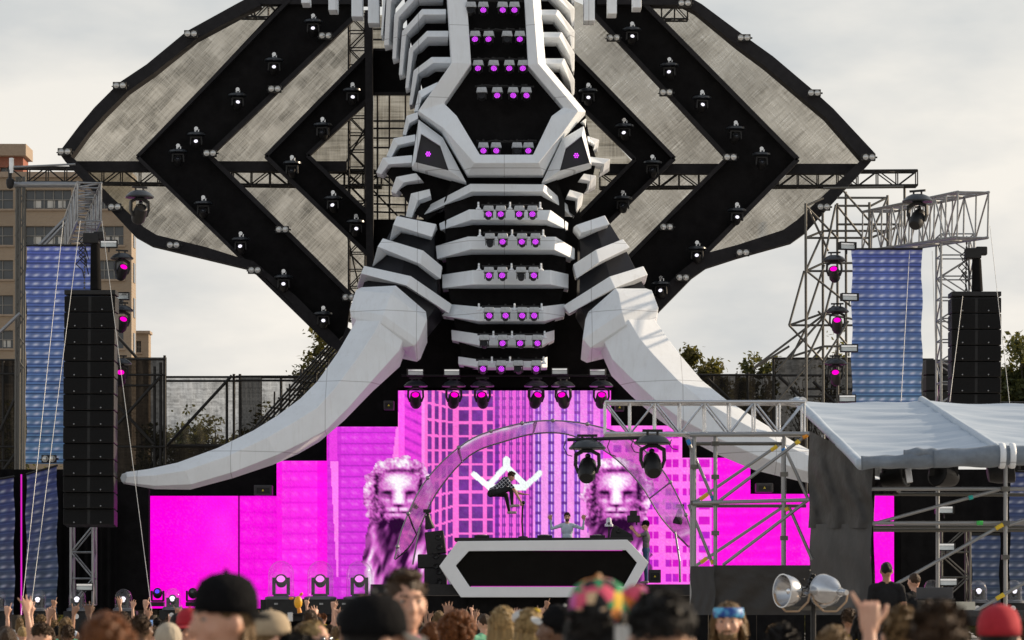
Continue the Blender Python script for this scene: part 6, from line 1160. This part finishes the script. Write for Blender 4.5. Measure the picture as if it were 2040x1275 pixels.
def make_hair(style, color, parent, c, q=Quaternion(), seed=0):
    mb = MB(); n_, m_ = (20, 14); z = Vector((0, 0, 0))
    if style == 'short': mb.ball((0, -0.022, 0.036), (0.083, 0.096, 0.096), n_, m_); amp = 0.007
    elif style == 'thick': mb.ball((0, -0.022, 0.045), (0.083, 0.097, 0.100), n_, m_); mb.ball((0, 0.026, 0.118), (0.062, 0.058, 0.026), n_, m_); amp = 0.006
    elif style == 'flat': mb.ball((0, -0.015, 0.058), (0.083, 0.094, 0.082), n_, m_); amp = 0.008
    elif style == 'buzz': mb.ball((0, -0.02, 0.030), (0.080, 0.092, 0.094), n_, m_); amp = 0.004
    elif style == 'curly':
        amp = 0.006
        for k in range(230):
            v = Vector((rng.gauss(0, 1), rng.gauss(0, 1), rng.gauss(0, 1))).normalized()
            if v.y > 0.45 and v.z < 0.25: continue
            mb.ball(Vector((v.x * 0.118, -0.02 + v.y * 0.118, 0.045 + v.z * 0.118)), rng.uniform(0.015, 0.03), 6, 4)
        mb.ball((0, -0.02, 0.045), (0.112, 0.112, 0.112), n_, m_)
    elif style == 'long': mb.ball((0, -0.024, 0.034), (0.088, 0.100, 0.100), n_, m_); locks(mb, z, 90, (0.082, 0.09), 0.34, 0.016, 0.025, seed=seed); amp = 0.006
    elif style == 'mid': mb.ball((0, -0.024, 0.034), (0.088, 0.100, 0.100), n_, m_); locks(mb, z, 70, (0.084, 0.085), 0.19, 0.016, 0.03, False, seed=seed); mb.v = [v for v in mb.v]; amp = 0.006
    if style in ('short', 'thick', 'flat', 'long', 'mid'):
        rr = random.Random(seed + 3); r0 = {'short': (0.083, 0.096, 0.096, -0.022, 0.036), 'thick': (0.083, 0.097, 0.100, -0.022, 0.045), 'flat': (0.083, 0.094, 0.082, -0.015, 0.058)}.get(style, (0.088, 0.100, 0.100, -0.024, 0.034))
        for k in range(300):
            v = Vector((rr.gauss(0, 1), rr.gauss(0, 1), rr.gauss(0.25, 1))).normalized()
            if v.y > 0.3 and v.z < 0.75: continue
            p_ = Vector((v.x * r0[0], v.y * r0[1] + r0[3], v.z * r0[2] + r0[4])) * 0.97; L = rr.uniform(0.010, 0.021) * (0.55 if style in ('long', 'mid', 'flat') else 1.0); d_ = (v + Vector((rr.uniform(-.5, .5), rr.uniform(-.9, .1), rr.uniform(-.5, .3) - (0.8 if style in ('long', 'mid') else 0)))).normalized(); mb.tube(p_, p_ + d_ * L, 0.0075, 4, 0.0012, cap=False)
    for i in range(len(mb.v)):
        v = mb.v[i]; mb.v[i] = c + q @ (v + Vector((rng.uniform(-1, 1), rng.uniform(-1, 1), rng.uniform(-1, 1))) * amp)
    return mb.build('hair', hair_mat(color), parent, smooth=True, local=True)
def make_cap(m, brim_m, parent, c, q=Quaternion(), back_=False, name='cap', k=1.0, flat_=0.0):
    mb = MB(); pr = [(0.098 * k, -0.005), (0.099 * k, 0.03), (0.093 * k, 0.065), (0.076 * k, 0.098 - flat_), (0.045 * k, 0.118 - flat_), (0.001, 0.126 - flat_)]
    mb.lathe(pr, 20); mb.v = [Vector((v.x * 0.92, v.y * 1.08 - 0.012, v.z + 0.035)) for v in mb.v]; mb.v = [c + q @ v for v in mb.v]; o = mb.build(name, m, parent, smooth=True, local=True); b = MB(); sg = -1 if back_ else 1; top, bot = [], []
    for i in range(13):
        t = math.pi * i / 12; top.append(Vector((0.086 * math.cos(t), sg * (0.06 + 0.10 * math.sin(t)), 0.036 - 0.018 * abs(math.cos(t)) ** 2 - 0.012 * math.sin(t))))
    inner_ = [Vector((0.086 * math.cos(math.pi * i / 12), sg * (0.045 + 0.048 * math.sin(math.pi * i / 12)), 0.04)) for i in range(13)]
    b.loft([[c + q @ v for v in top], [c + q @ v for v in inner_], [c + q @ (v + Vector((0, 0, -0.006))) for v in inner_], [c + q @ (v + Vector((0, 0, -0.006))) for v in top]]); b.build('brim', brim_m, o, smooth=40, local=True); b2 = MB().ball(c + q @ Vector((0, -0.012, 0.163 - flat_)), 0.009, 8, 6); b2.build('button', brim_m, o, local=True); return o
EYEW, EYED = mat('eye_white', (0.34, 0.31, 0.29), 0.3), mat('eye_dark', (0.02, 0.014, 0.01), 0.25)
def face_bits(parent, c, q, brow='brown', beard=None, shades=False):
    for sx in (-1, 1):
        MB().ball(c + q @ Vector((sx * 0.031, 0.079, 0.013)), (0.0135, 0.009, 0.0085), 10, 8, q).build('eye', EYEW, parent, smooth=True, local=True); MB().ball(c + q @ Vector((sx * 0.031, 0.086, 0.013)), (0.0065, 0.004, 0.0065), 8, 6, q).build('iris', EYED, parent, smooth=True, local=True)
        MB().tube(c + q @ Vector((sx * 0.014, 0.095, 0.032)), c + q @ Vector((sx * 0.050, 0.080, 0.036)), 0.006, 6, 0.003).build('eyebrow', hair_mat(brow), parent, local=True)
    if beard:
        mb = MB().ball((0, 0.034, -0.066), (0.060, 0.062, 0.052), 14, 10).ball((0, 0.090, -0.046), (0.030, 0.013, 0.008), 10, 6); mb.v = [c + q @ (v + Vector((rng.uniform(-1, 1), rng.uniform(-1, 1), rng.uniform(-1, 1))) * 0.003) for v in mb.v]; mb.build('beard', hair_mat(beard), parent, smooth=True, local=True)
    if shades:
        mb = MB()
        for sx in (-1, 1): mb.ball((sx * 0.034, 0.092, 0.012), (0.029, 0.008, 0.020), 12, 8); mb.tube((sx * 0.06, 0.085, 0.016), (sx * 0.08, -0.01, 0.012), 0.004, 5)
        mb.tube((-0.01, 0.1, 0.018), (0.01, 0.1, 0.018), 0.004, 5); mb.v = [c + q @ v for v in mb.v]; mb.build('sunglasses', LENSD, parent, smooth=True, local=True)

def put_person(mesh, HC, px, ytop, D, label, skin, shirt, rz=0.0, group=None, hair_top=1.765, pants=None, feet=0.0, name='person', hfix=None):
    """stands on z = feet; scaled so that the top of the head reaches photo row ytop"""
    s_ = (P(0, ytop, D).z - feet) / hair_top if hfix is None else hfix
    o = bpy.data.objects.new(name, mesh); COL.objects.link(o); o.location = (P(px, 0, D).x, D, feet); o.rotation_euler = (0, 0, R(rz)); o.scale = (min(max(s_, 0.86), 1.1) if hfix is None else s_,) * 2 + (s_,)
    for i, m in enumerate((skin, shirt, pants or PANTS, SHOEM)): o.material_slots[i].link = 'OBJECT'; o.material_slots[i].material = m
    tag(o, label, 'person', group); return o
Z0 = Vector((0, 0, 0))
def hero(px, ytop, D, label, skin, shirt, rz=0, arms=('down', 'down'), female=False, turn=0, hair=None, cap_=None, hands=('open', 'open'), voxel=0.009, htop=1.765, group='foreground crowd', sleeves=True, face=False, brow='brown', beard=None, shades=False, feet=0.0, hfix=None):
    b, HC, hq = standing(arms, sleeves, turn, female, hands); o = put_person(b.mesh('person_body', voxel), HC, px, ytop, D, label, skin, shirt_mat(shirt) if isinstance(shirt, str) else shirt, rz, group, htop, feet=feet, hfix=hfix)
    if hair: make_hair(hair[0], hair[1], o, HC, hq, seed=int(px))
    if face: face_bits(o, HC, hq, brow, beard, shades)
    return o, HC, hq

# near heads, left to right
hero(211, 1216, 9.0, 'blurred person with glossy auburn hair at lower left', SKINS[0], 'black', 15, hair=('long', 'auburn'), female=True)
o, HC, hq = hero(452, 1130, 9.6, 'young person in backwards black cap turned in profile to the left', SKINS[0], 'grey', 122, hair=('buzz', 'dark blond'), htop=1.80, face=True)
KC = mat('cap_black_cotton', (0.008, 0.008, 0.009), 0.95, spec=0.08, var=0.3, vscale=20, bump=0.3, bscale=60); make_cap(KC, KC, o, HC, hq, back_=True)
mb = MB(); locks(mb, HC + Vector((0, -0.005, -0.01)), 34, (0.06, 0.085), 0.24, 0.013, 0.02, seed=9); mb.v = [v if (v - HC).y < -0.03 else v + Vector((0, -0.03, 0)) for v in mb.v]; mb.build('ponytail', hair_mat('dark blond'), o, smooth=True, local=True)
o, HC, hq = hero(806, 1127, 13.2, 'man with swept brown hair and denim jacket looking down right', SKINS[0], 'denim', 205, hair=('thick', 'brown'), htop=1.785, face=True, turn=-8)
mb = MB(); mb.lathe([(0.062, 0), (0.075, 0.0), (0.078, 0.03), (0.066, 0.045)], 16, (0, -0.005, 1.455)); mb.build('scarf', shirt_mat('pink'), o, smooth=40, local=True)
o, HC, hq = hero(742, 1170, 8.8, 'blurred person in black cap with brim pointing right', SKINS[0], 'black', -62, hair=('buzz', 'black'), htop=1.80); make_cap(KC, mat('cap_grey_brim', (0.09, 0.088, 0.085), 0.8), o, HC, hq)
# many-coloured cap
MC = bpy.data.materials.new('cap_floral_print'); MC.use_nodes = True; n, l = MC.node_tree.nodes, MC.node_tree.links; vo = n.new('ShaderNodeTexVoronoi'); vo.inputs['Scale'].default_value = 26; t_ = n.new('ShaderNodeTexCoord'); rp = n.new('ShaderNodeValToRGB'); rp.color_ramp.interpolation = 'CONSTANT'
sep = n.new('ShaderNodeSeparateColor'); l.new(t_.outputs['Object'], vo.inputs['Vector']); l.new(vo.outputs['Color'], sep.inputs[0]); l.new(sep.outputs[0], rp.inputs['Fac']); l.new(rp.outputs['Color'], n['Principled BSDF'].inputs['Base Color']); n['Principled BSDF'].inputs['Roughness'].default_value = 0.9
cs_ = [(0.0, (0.02, 0.018, 0.02)), (0.17, (0.75, 0.27, 0.06)), (0.34, (0.03, 0.28, 0.12)), (0.46, (0.72, 0.10, 0.18)), (0.6, (0.70, 0.48, 0.28)), (0.74, (0.25, 0.33, 0.42)), (0.84, (0.62, 0.12, 0.38)), (0.92, (0.65, 0.42, 0.05))]
rp.color_ramp.elements[0].position = 0; rp.color_ramp.elements[0].color = (*cs_[0][1], 1); rp.color_ramp.elements[1].position = cs_[1][0]; rp.color_ramp.elements[1].color = (*cs_[1][1], 1)
for p_, c_ in cs_[2:]: e = rp.color_ramp.elements.new(p_); e.color = (*c_, 1)
o, HC, hq = hero(1192, 1140, 8.8, 'blurred person in a floral many-coloured cap with side flap', SKINS[1], 'grey', -25, hair=('mid', 'black'), htop=1.80); make_cap(MC, MC, o, HC, hq)
MB().ball(HC + Vector((0.10, 0.03, 0.10)), (0.045, 0.03, 0.04), 12, 8).build('cap_flap', MC, o, smooth=True, local=True)
for dx in (0.085, 0.115): MB().tube(HC + Vector((dx, -0.06, 0.02)), HC + Vector((dx + 0.01, -0.09, -0.30)), 0.017, 8, 0.015).build('ribbon', shirt_mat('white'), o, smooth=40, local=True)
hero(1318, 1168, 7.6, 'blurred man with short black hair and bare neck, seen from behind', SKINS[1], 'black', 8, hair=('flat', 'black'), htop=1.775)
hero(1264, 1262, 9.4, 'shoulder in bright green shirt between floral cap and black-haired man', SKINS[0], 'green', 0, hair=None, htop=1.74)
o, HC, hq = hero(1452, 1194, 18.0, 'long-haired man with blue headband facing the camera', SKINS[0], 'black', 165, hair=('mid', 'dark blond'), htop=1.77, face=True, beard='dark blond', turn=6)
HB = bpy.data.materials.new('headband_blue_print'); HB.use_nodes = True; n, l = HB.node_tree.nodes, HB.node_tree.links; z = n.new('ShaderNodeTexNoise'); z.inputs['Scale'].default_value = 18; rp = n.new('ShaderNodeValToRGB'); t_ = n.new('ShaderNodeTexCoord'); l.new(t_.outputs['Object'], z.inputs['Vector']); l.new(z.outputs['Fac'], rp.inputs['Fac']); l.new(rp.outputs['Color'], n['Principled BSDF'].inputs['Base Color'])
rp.color_ramp.elements[0].position = 0.42; rp.color_ramp.elements[0].color = (0.006, 0.06, 0.30, 1); rp.color_ramp.elements[1].position = 0.62; rp.color_ramp.elements[1].color = (0.10, 0.45, 0.70, 1)
mb = MB().lathe([(0.097, 0.0), (0.100, 0.02), (0.097, 0.055), (0.09, 0.06)], 22); mb.v = [HC + hq @ Vector((v.x * 0.93, v.y * 1.06 - 0.01, v.z + 0.035)) for v in mb.v]; mb.build('headband', HB, o, smooth=True, local=True)
hero(1002, 1203, 19.0, 'person with long straight blond hair before the booth', SKINS[0], 'black', 5, female=True, hair=('long', 'blond'), htop=1.77)
o, HC, hq = hero(1056, 1208, 18.0, 'person with blond hair and white bandanna beside the long-haired blond', SKINS[0], 'white', -20, female=True, hair=('long', 'blond'), htop=1.77); mb = MB().ball(HC + Vector((-0.05, 0.0, 0.075)), (0.07, 0.09, 0.05), 14, 8); mb.build('bandanna', shirt_mat('white'), o, smooth=True, local=True); MB().ball(HC + Vector((0.03, 0.0, 0.115)), (0.035, 0.03, 0.02), 10, 6).build('flower_clip', shirt_mat('yellow'), o, smooth=True, local=True)
o, HC, hq = hero(1108, 1200, 17.0, 'person in black shirt with white cap turned up to the left', SKINS[2], 'black', 60, hair=('buzz', 'black'), htop=1.79); make_cap(KC, shirt_mat('white'), o, HC, hq @ Quaternion((1, 0, 0), R(22)))
hero(910, 1216, 20.0, 'person with a big curly brown afro in front of the booth', SKINS[1], 'navy', 0, hair=('curly', 'auburn'), htop=1.80)
hero(862, 1236, 22.0, 'person with long auburn hair just left of the curly head', SKINS[0], 'white', 0, female=True, hair=('long', 'auburn'), htop=1.77)
o, HC, hq = hero(538, 1210, 15.0, 'person in a tan cap turned right beside the big black cap', SKINS[0], 'black', -70, hair=('buzz', 'dark blond'), htop=1.80); TC = mat('cap_tan_cotton', (0.42, 0.33, 0.22), 0.9, var=0.2, vscale=20); make_cap(TC, TC, o, HC, hq)
hero(608, 1236, 19.0, 'person with long dark blond hair and pale hairband', SKINS[0], 'mint', 0, female=True, hair=('long', 'dark blond'), htop=1.77)
o, HC, hq = hero(627, 1232, 18.0, 'blond person in sunglasses laughing toward the right', SKINS[0], 'red', 230, hair=('short', 'blond'), htop=1.775, face=True, shades=True)
o, HC, hq = hero(378, 1206, 20.0, 'person in red cap and dark sunglasses facing the camera', SKINS[0], 'maroon', 170, hair=('buzz', 'black'), htop=1.80, face=True, shades=True); RC = mat('cap_red_cotton', (0.42, 0.015, 0.03), 0.85, var=0.2, vscale=20); make_cap(RC, RC, o, HC, hq, back_=False)
o, HC, hq = hero(335, 1238, 19.0, 'person in a ribbed cream beanie seen from behind', SKINS[0], 'maroon', 0, hair=('buzz', 'dark blond'), htop=1.78); mb = MB().ball((0, -0.012, 0.045), (0.095, 0.108, 0.105), 18, 12); mb.v = [HC + v for v in mb.v]; mb.build('beanie', mat('cream_knit', (0.50, 0.43, 0.33), 0.9, var=0.25, vscale=30, stretch=(1, 1, 0.1), bump=0.4, bscale=40), o, smooth=True, local=True)
hero(82, 1238, 24.0, 'person with cropped dark hair before the left dome lamp', SKINS[0], 'black', 0, hair=('flat', 'brown'), htop=1.77)
hero(15, 1248, 22.0, 'person with shaved brown head at the left photo edge', SKINS[0], 'grey', 10, hair=('buzz', 'brown'), htop=1.76)
hero(1852, 1266, 11.6, 'short person raising a hand with thumb and little finger out, lower right', SKINS[0], 'black', 0, arms=('short', 'down'), hands=('shaka', 'open'), female=True, hair=('short', 'brown'), htop=1.765, voxel=0.007)
hero(1796, 1202, 13.0, 'blurred person with light brown hair right of the raised hand', SKINS[0], 'grey', 0, hair=('short', 'dark blond'), htop=1.77)
hero(1872, 1190, 8.5, 'very blurred dark head in front of the mixing desk', SKINS[1], 'black', -10, hair=('short', 'brown'), htop=1.77)
o, HC, hq = hero(1990, 1196, 12.0, 'blurred person in a bright red cap at lower right', SKINS[0], 'black', -15, hair=('buzz', 'black'), htop=1.80); make_cap(RC, KC, o, HC, hq)
hero(2045, 1222, 13.0, 'person in maroon top at the lower right edge', SKINS[0], 'maroon', 0, hair=('long', 'brown'), female=True, htop=1.77)
hero(1560, 1236, 14.0, 'dark-haired person below the left silver lamp', SKINS[0], 'black', 0, hair=('short', 'black'), htop=1.77)
hero(1660, 1240, 15.0, 'person with blond hair below the right silver lamp', SKINS[0], 'pale blue', 0, hair=('long', 'dark blond'), female=True, htop=1.77)
# people at the desk under the tarpaulin, and a blurred fist in front of the black cap
hero(1766, 1117, 41.0, 'man in black shirt standing dark against the magenta strip at right', SKINS[1], 'black', 0, hair=('buzz', 'black'), htop=1.765, group='crew at the mixing desk', feet=0.62, voxel=0.012)
hero(1822, 1140, 42.5, 'second crew member right of the man in black, rim-lit head', SKINS[0], 'black', 30, hair=('buzz', 'brown'), htop=1.76, group='crew at the mixing desk', feet=0.55, voxel=0.012)
hero(590, 1272, 10.4, 'person raising a blurred fist above the black cap', SKINS[1], 'black', 0, arms=('down', 'short'), hands=('open', 'fist'), hair=('short', 'black'), htop=1.74, voxel=0.008)

# on stage: DJ, camera operator, leaping man
b, HC, hq = standing(('wide', 'wide'), True, 0, False); o = put_person(b.mesh('person_body', 0.012), HC, 1130, 1021, 84.6, 'man in pale blue sweater with both arms raised behind the booth', SKINS[0], shirt_mat('pale blue'), 180, None, 1.765, feet=P(0, 1164, 84.6).z - 0.36, hfix=1.0)
o.location.z = P(0, 1021, 84.6).z - 1.765; make_hair('thick', 'brown', o, HC); face_bits(o, HC, hq, 'brown', beard='brown')
b, HC, hq = standing(('hold', 'hold'), True, 0, False, ('fist', 'fist')); zf = P(0, 1163, 84.0).z; o = put_person(b.mesh('person_body', 0.012), HC, 1287, 1035, 84.0, 'camera operator in grey shirt and black cap filming at the booth corner', SKINS[0], shirt_mat('grey'), 82, None, 1.80, feet=zf, pants=shirt_mat('denim'))
make_cap(KC, KC, o, HC, hq); make_hair('buzz', 'brown', o, HC)
t = thing('video_camera', P(1262, 1030, 84.0), 'black shoulder video camera held up by the operator', 'camera'); MB().box(P(1262, 1034, 84.0), (0.36, 0.16, 0.2)).box(P(1262, 1023, 84.0), (0.2, 0.14, 0.16)).build('camera_body', BLACKM, t, bevel=0.02); MB().tube(P(1250, 1034, 84.0), P(1256, 1034, 84.0), 0.08, 12).build('lens', LENSD, t); MB().tube(P(1268, 1038, 84), P(1268, 1046, 84), 0.02).build('grip', BLACKM, t)
PLAID = bpy.data.materials.new('plaid_shirt'); PLAID.use_nodes = True; n, l = PLAID.node_tree.nodes, PLAID.node_tree.links; t_ = n.new('ShaderNodeTexCoord'); mp_ = n.new('ShaderNodeMapping'); mp_.inputs['Rotation'].default_value = (R(90), 0, R(-38)); mp_.inputs['Scale'].default_value = (1, 1, 1)
br = n.new('ShaderNodeTexBrick'); br.offset = 0; br.inputs['Scale'].default_value = 5.0; br.inputs['Brick Width'].default_value = 0.4; br.inputs['Row Height'].default_value = 0.4; br.inputs['Mortar Size'].default_value = 0.035; br.inputs['Color1'].default_value = (0.012, 0.014, 0.03, 1); br.inputs['Color2'].default_value = (0.02, 0.022, 0.04, 1); br.inputs['Mortar'].default_value = (0.55, 0.57, 0.62, 1)
mp2 = n.new('ShaderNodeMapping'); mp2.inputs['Rotation'].default_value = (0, R(40), 0); l.new(t_.outputs['Object'], mp2.inputs['Vector']); mp_.inputs['Rotation'].default_value = (R(-90), 0, 0); l.new(mp2.outputs['Vector'], mp_.inputs['Vector']); l.new(mp_.outputs['Vector'], br.inputs['Vector']); l.new(br.outputs['Color'], n['Principled BSDF'].inputs['Base Color']); n['Principled BSDF'].inputs['Roughness'].default_value = 0.9
DJ = 84.4; b = Body(); base = P(1005, 990, DJ); L_ = lambda x, y, dd=0: P(x, y, DJ + dd) - base
hcq = Quaternion((0, 1, 0), R(28)) @ Quaternion((0, 0, 1), R(-80)); hc = L_(1018.5, 949.5); head(b, hc, hcq)
b.cap(L_(1013, 956), L_(1017, 952), 0.055, 0.05, SKIN); b.cap(L_(1007, 960), L_(990, 976), 0.155, 0.14, TOP); b.cap(L_(1010, 957, -0.15), L_(1010, 957, 0.15), 0.07, 0.07, TOP); b.cap(L_(990, 974), L_(978, 975), 0.12, 0.05, TOP); b.cap(L_(985, 981), L_(978, 983), 0.13, 0.11, LEGS)
b.cap(L_(987, 981, -0.1), L_(1019, 973, -0.12), 0.10, 0.068, LEGS).cap(L_(1019, 973, -0.12), L_(1020, 1003, -0.12), 0.066, 0.045, LEGS).cap(L_(1019, 1008, -0.12), L_(1033, 1007, -0.12), 0.045, 0.038, SHOE)
b.cap(L_(988, 983, 0.1), L_(1008, 986, 0.1), 0.098, 0.07, LEGS).cap(L_(1008, 986, 0.1), L_(1014, 1016, 0.1), 0.066, 0.045, LEGS).cap(L_(1013, 1021, 0.1), L_(1027, 1021, 0.1), 0.045, 0.038, SHOE)
b.cap(L_(1011, 959, -0.17), L_(1022, 972, -0.22), 0.058, 0.05, TOP).cap(L_(1022, 972, -0.22), L_(1029, 984, -0.22), 0.047, 0.042, SKIN).cap(L_(1029, 984, -0.22), L_(1038, 1000, -0.18), 0.04, 0.028, SKIN); hand(b, L_(1038, 1000, -0.18), Vector((0.5, 0, -0.8)), Vector((0, 1, 0)), 'fist', 1.05)
b.cap(L_(1011, 958, 0.17), L_(1023, 975, 0.2), 0.058, 0.05, TOP).cap(L_(1023, 975, 0.2), L_(1031, 982, 0.2), 0.045, 0.04, SKIN).cap(L_(1031, 982, 0.2), L_(1043, 984.5, 0.2), 0.04, 0.028, SKIN); hand(b, L_(1043, 984.5, 0.2), Vector((1, 0, -0.05)), Vector((0, 0, -1)), 'open', 1.05)
me = b.mesh('person_body', 0.012); o = bpy.data.objects.new('person', me); COL.objects.link(o); o.location = base
for i, m_ in enumerate((SKINS[0], PLAID, mat('black_jeans', (0.012, 0.012, 0.014), 0.85, var=0.2, vscale=10), mat('pale_sneakers', (0.5, 0.42, 0.40), 0.6, var=0.3, vscale=12))): o.material_slots[i].link = 'OBJECT'; o.material_slots[i].material = m_
tag(o, 'man in plaid shirt and black jeans leaping in mid-air over the booth', 'person'); make_hair('thick', 'brown', o, hc, hcq); face_bits(o, hc, hcq)
t = thing('microphone_stand', P(1042, 1073, DJ), 'thin black microphone stand gripped by the leaping man', 'stand'); MB().lathe([(0.14, 0), (0.13, 0.03), (0.02, 0.05)], 14, P(1042, 1071, DJ)).build('base', BLACKM, t, smooth=40); MB().path([P(1042, 1071, DJ), P(1040, 1040, DJ - 0.05), P(1041, 1012, DJ - 0.15), P(1042, 1003, DJ - 0.18)], 0.025, 8).build('stem', BLACKM, t, smooth=40); MB().ball(P(1043, 1001, DJ - 0.18), 0.05, 10, 8).build('microphone', BLACKM, t, smooth=True)

# the far crowd: five body shapes, shared hair shapes, each person its own object
PROTO = {}
for key, arms, hands in (('arms down', ('down', 'down'), ('open', 'open')), ('right hand up', ('down', 'up'), ('open', 'open')), ('left hand pointing up', ('high', 'down'), ('point', 'open')), ('both hands up', ('up', 'high'), ('open', 'horns')), ('right fist up', ('bent', 'short'), ('open', 'horns'))):
    b, HC, hq = standing(arms, False, 0, False, hands); PROTO[key] = b.mesh('crowd_body', 0.0125, 2)
HAIRM = {}
def crowd_hair(style, color, o):
    if (style, color) not in HAIRM: h = make_hair(style, color, o, HC); HAIRM[(style, color)] = h.data; return
    h = bpy.data.objects.new('hair', HAIRM[(style, color)]); COL.objects.link(h); h.parent = o
CAPM = {}
cr_ = random.Random(77); seen = {}
def region(px):
    for lim, nm in ((60, 'at the left photo edge'), (140, 'below the first dome lamp'), (240, 'below the second dome lamp'), (320, 'below the third dome lamp'), (400, 'before the leftmost magenta screen'), (560, 'behind the backwards black cap'), (680, 'below the large domes'), (780, 'behind the brim-right black cap'), (880, 'behind the man in denim'), (980, 'near the curly afro'), (1140, 'below the white booth'), (1270, 'behind the floral cap'), (1400, 'behind the black-haired man'), (1540, 'near the headband man'), (1640, 'below the left silver lamp'), (1740, 'below the right silver lamp'), (1860, 'behind the raised shaka hand'), (1960, 'before the mixing desk'), (2200, 'at the right photo edge')):
        if px < lim: return nm
spots = []
for D in (26, 30, 34, 38, 43, 48, 54, 60, 66, 72):
    n_ = int(2040 / 6000 * D / 1.55); 
    for k in range(n_): spots.append(((k + cr_.uniform(0.15, 0.85)) * 2040 / n_ + cr_.uniform(-20, 20), D + cr_.uniform(-1.2, 1.2)))
spots = [(x, D) for x, D in spots if not (x > 1350 and D > 36)]
FORCED = [(10, 27, 'right hand up'), (45, 40, 'left hand pointing up'), (62, 44, 'right hand up'), (95, 38, 'left hand pointing up'), (118, 40, 'both hands up'), (135, 34, 'right hand up'), (305, 42, 'right fist up'), (327, 44, 'both hands up'), (355, 50, 'right hand up'), (601, 40, 'right hand up'), (645, 50, 'both hands up'), (672, 36, 'right hand up'), (657, 48, 'right hand up'), (846, 34, 'right hand up'), (874, 46, 'left hand pointing up'), (948, 48, 'left hand pointing up'), (975, 52, 'both hands up'), (1048, 44, 'both hands up'), (1092, 46, 'right hand up')]
for i, (px, D, key) in enumerate([(x, D, None) for x, D in spots] + FORCED):
    forced = key is not None; key = key or (cr_.choice(['arms down'] * 7 + ['right hand up', 'left hand pointing up', 'right fist up']) if D > 47 else 'arms down')
    col = cr_.choice(list(SHIRT)); hc_ = cr_.choice(['black', 'brown', 'brown', 'dark blond', 'blond', 'auburn']); st_ = cr_.choice(['short', 'short', 'long', 'thick', 'buzz', 'mid']); sk = cr_.choice([0, 0, 0, 1, 1, 2])
    hgt = cr_.uniform(1.56, 1.76); hh = P(0, 1246, D).z if forced else hgt
    lb = f'{st_ if st_ not in ("mid",) else "shoulder-length"} {hc_} hair, {col} top, {key}, {region(px)}'
    if lb in seen: lb = 'farther: ' + lb
    seen[lb] = 1
    o = bpy.data.objects.new('person', PROTO[key]); COL.objects.link(o); o.location = (P(px, 0, D).x, D, 0); s_ = max(0.86, min(1.03, (hh if not forced else min(max(hh, 1.5), 1.78)) / 1.765)); o.scale = (s_,) * 3; o.rotation_euler = (0, 0, R(cr_.uniform(-35, 35)))
    for j, m_ in enumerate((SKINS[sk], shirt_mat(col), PANTS, SHOEM)): o.material_slots[j].link = 'OBJECT'; o.material_slots[j].material = m_
    tag(o, lb, 'person', 'crowd facing the stage'); crowd_hair(st_, hc_, o)
# things held up in the crowd
t = thing('inflatable_squid', P(598, 1206, 40), 'small orange squid-shaped toy held up above the crowd', 'toy'); OR = mat('orange_vinyl', (0.80, 0.28, 0.015), 0.4, var=0.15, vscale=12); MB().ball(P(594, 1200, 40), (0.055, 0.045, 0.085), 14, 10).build('toy_body', mat('yellow_orange_vinyl', (0.85, 0.42, 0.02), 0.4), t, smooth=True)
MB().ball(P(600, 1184, 40), (0.03, 0.015, 0.02), 8, 6, Quaternion((0, 1, 0), R(-40))).ball(P(580, 1192, 40), (0.035, 0.015, 0.018), 8, 6).build('fins', OR, t, smooth=True); MB().tube(P(595, 1210, 40), P(597, 1221, 40), 0.022, 8, 0.03).build('tentacles', OR, t)
t = thing('phone', P(578, 1230, 30), 'pale phone held up above the crowd below the large domes', 'phone'); MB().box(P(578, 1229, 30), (0.05, 0.01, 0.09)).build('phone_body', mat('phone_grey', (0.4, 0.4, 0.42), 0.3), t, bevel=0.006); MB().box(P(578, 1229, 29.99), (0.044, 0.004, 0.08)).build('phone_back', SILVER, t)
t = thing('phone', P(296, 1241, 34), 'phone with blue screen held up in the left crowd', 'phone'); MB().box(P(296, 1241, 34), (0.10, 0.012, 0.075)).build('phone_body', BLACKM, t, bevel=0.006); MB().box(P(296, 1241, 33.99), (0.092, 0.006, 0.066)).build('phone_screen', glow('phone_screen_blue', lin((140, 175, 225)), 0.7), t)
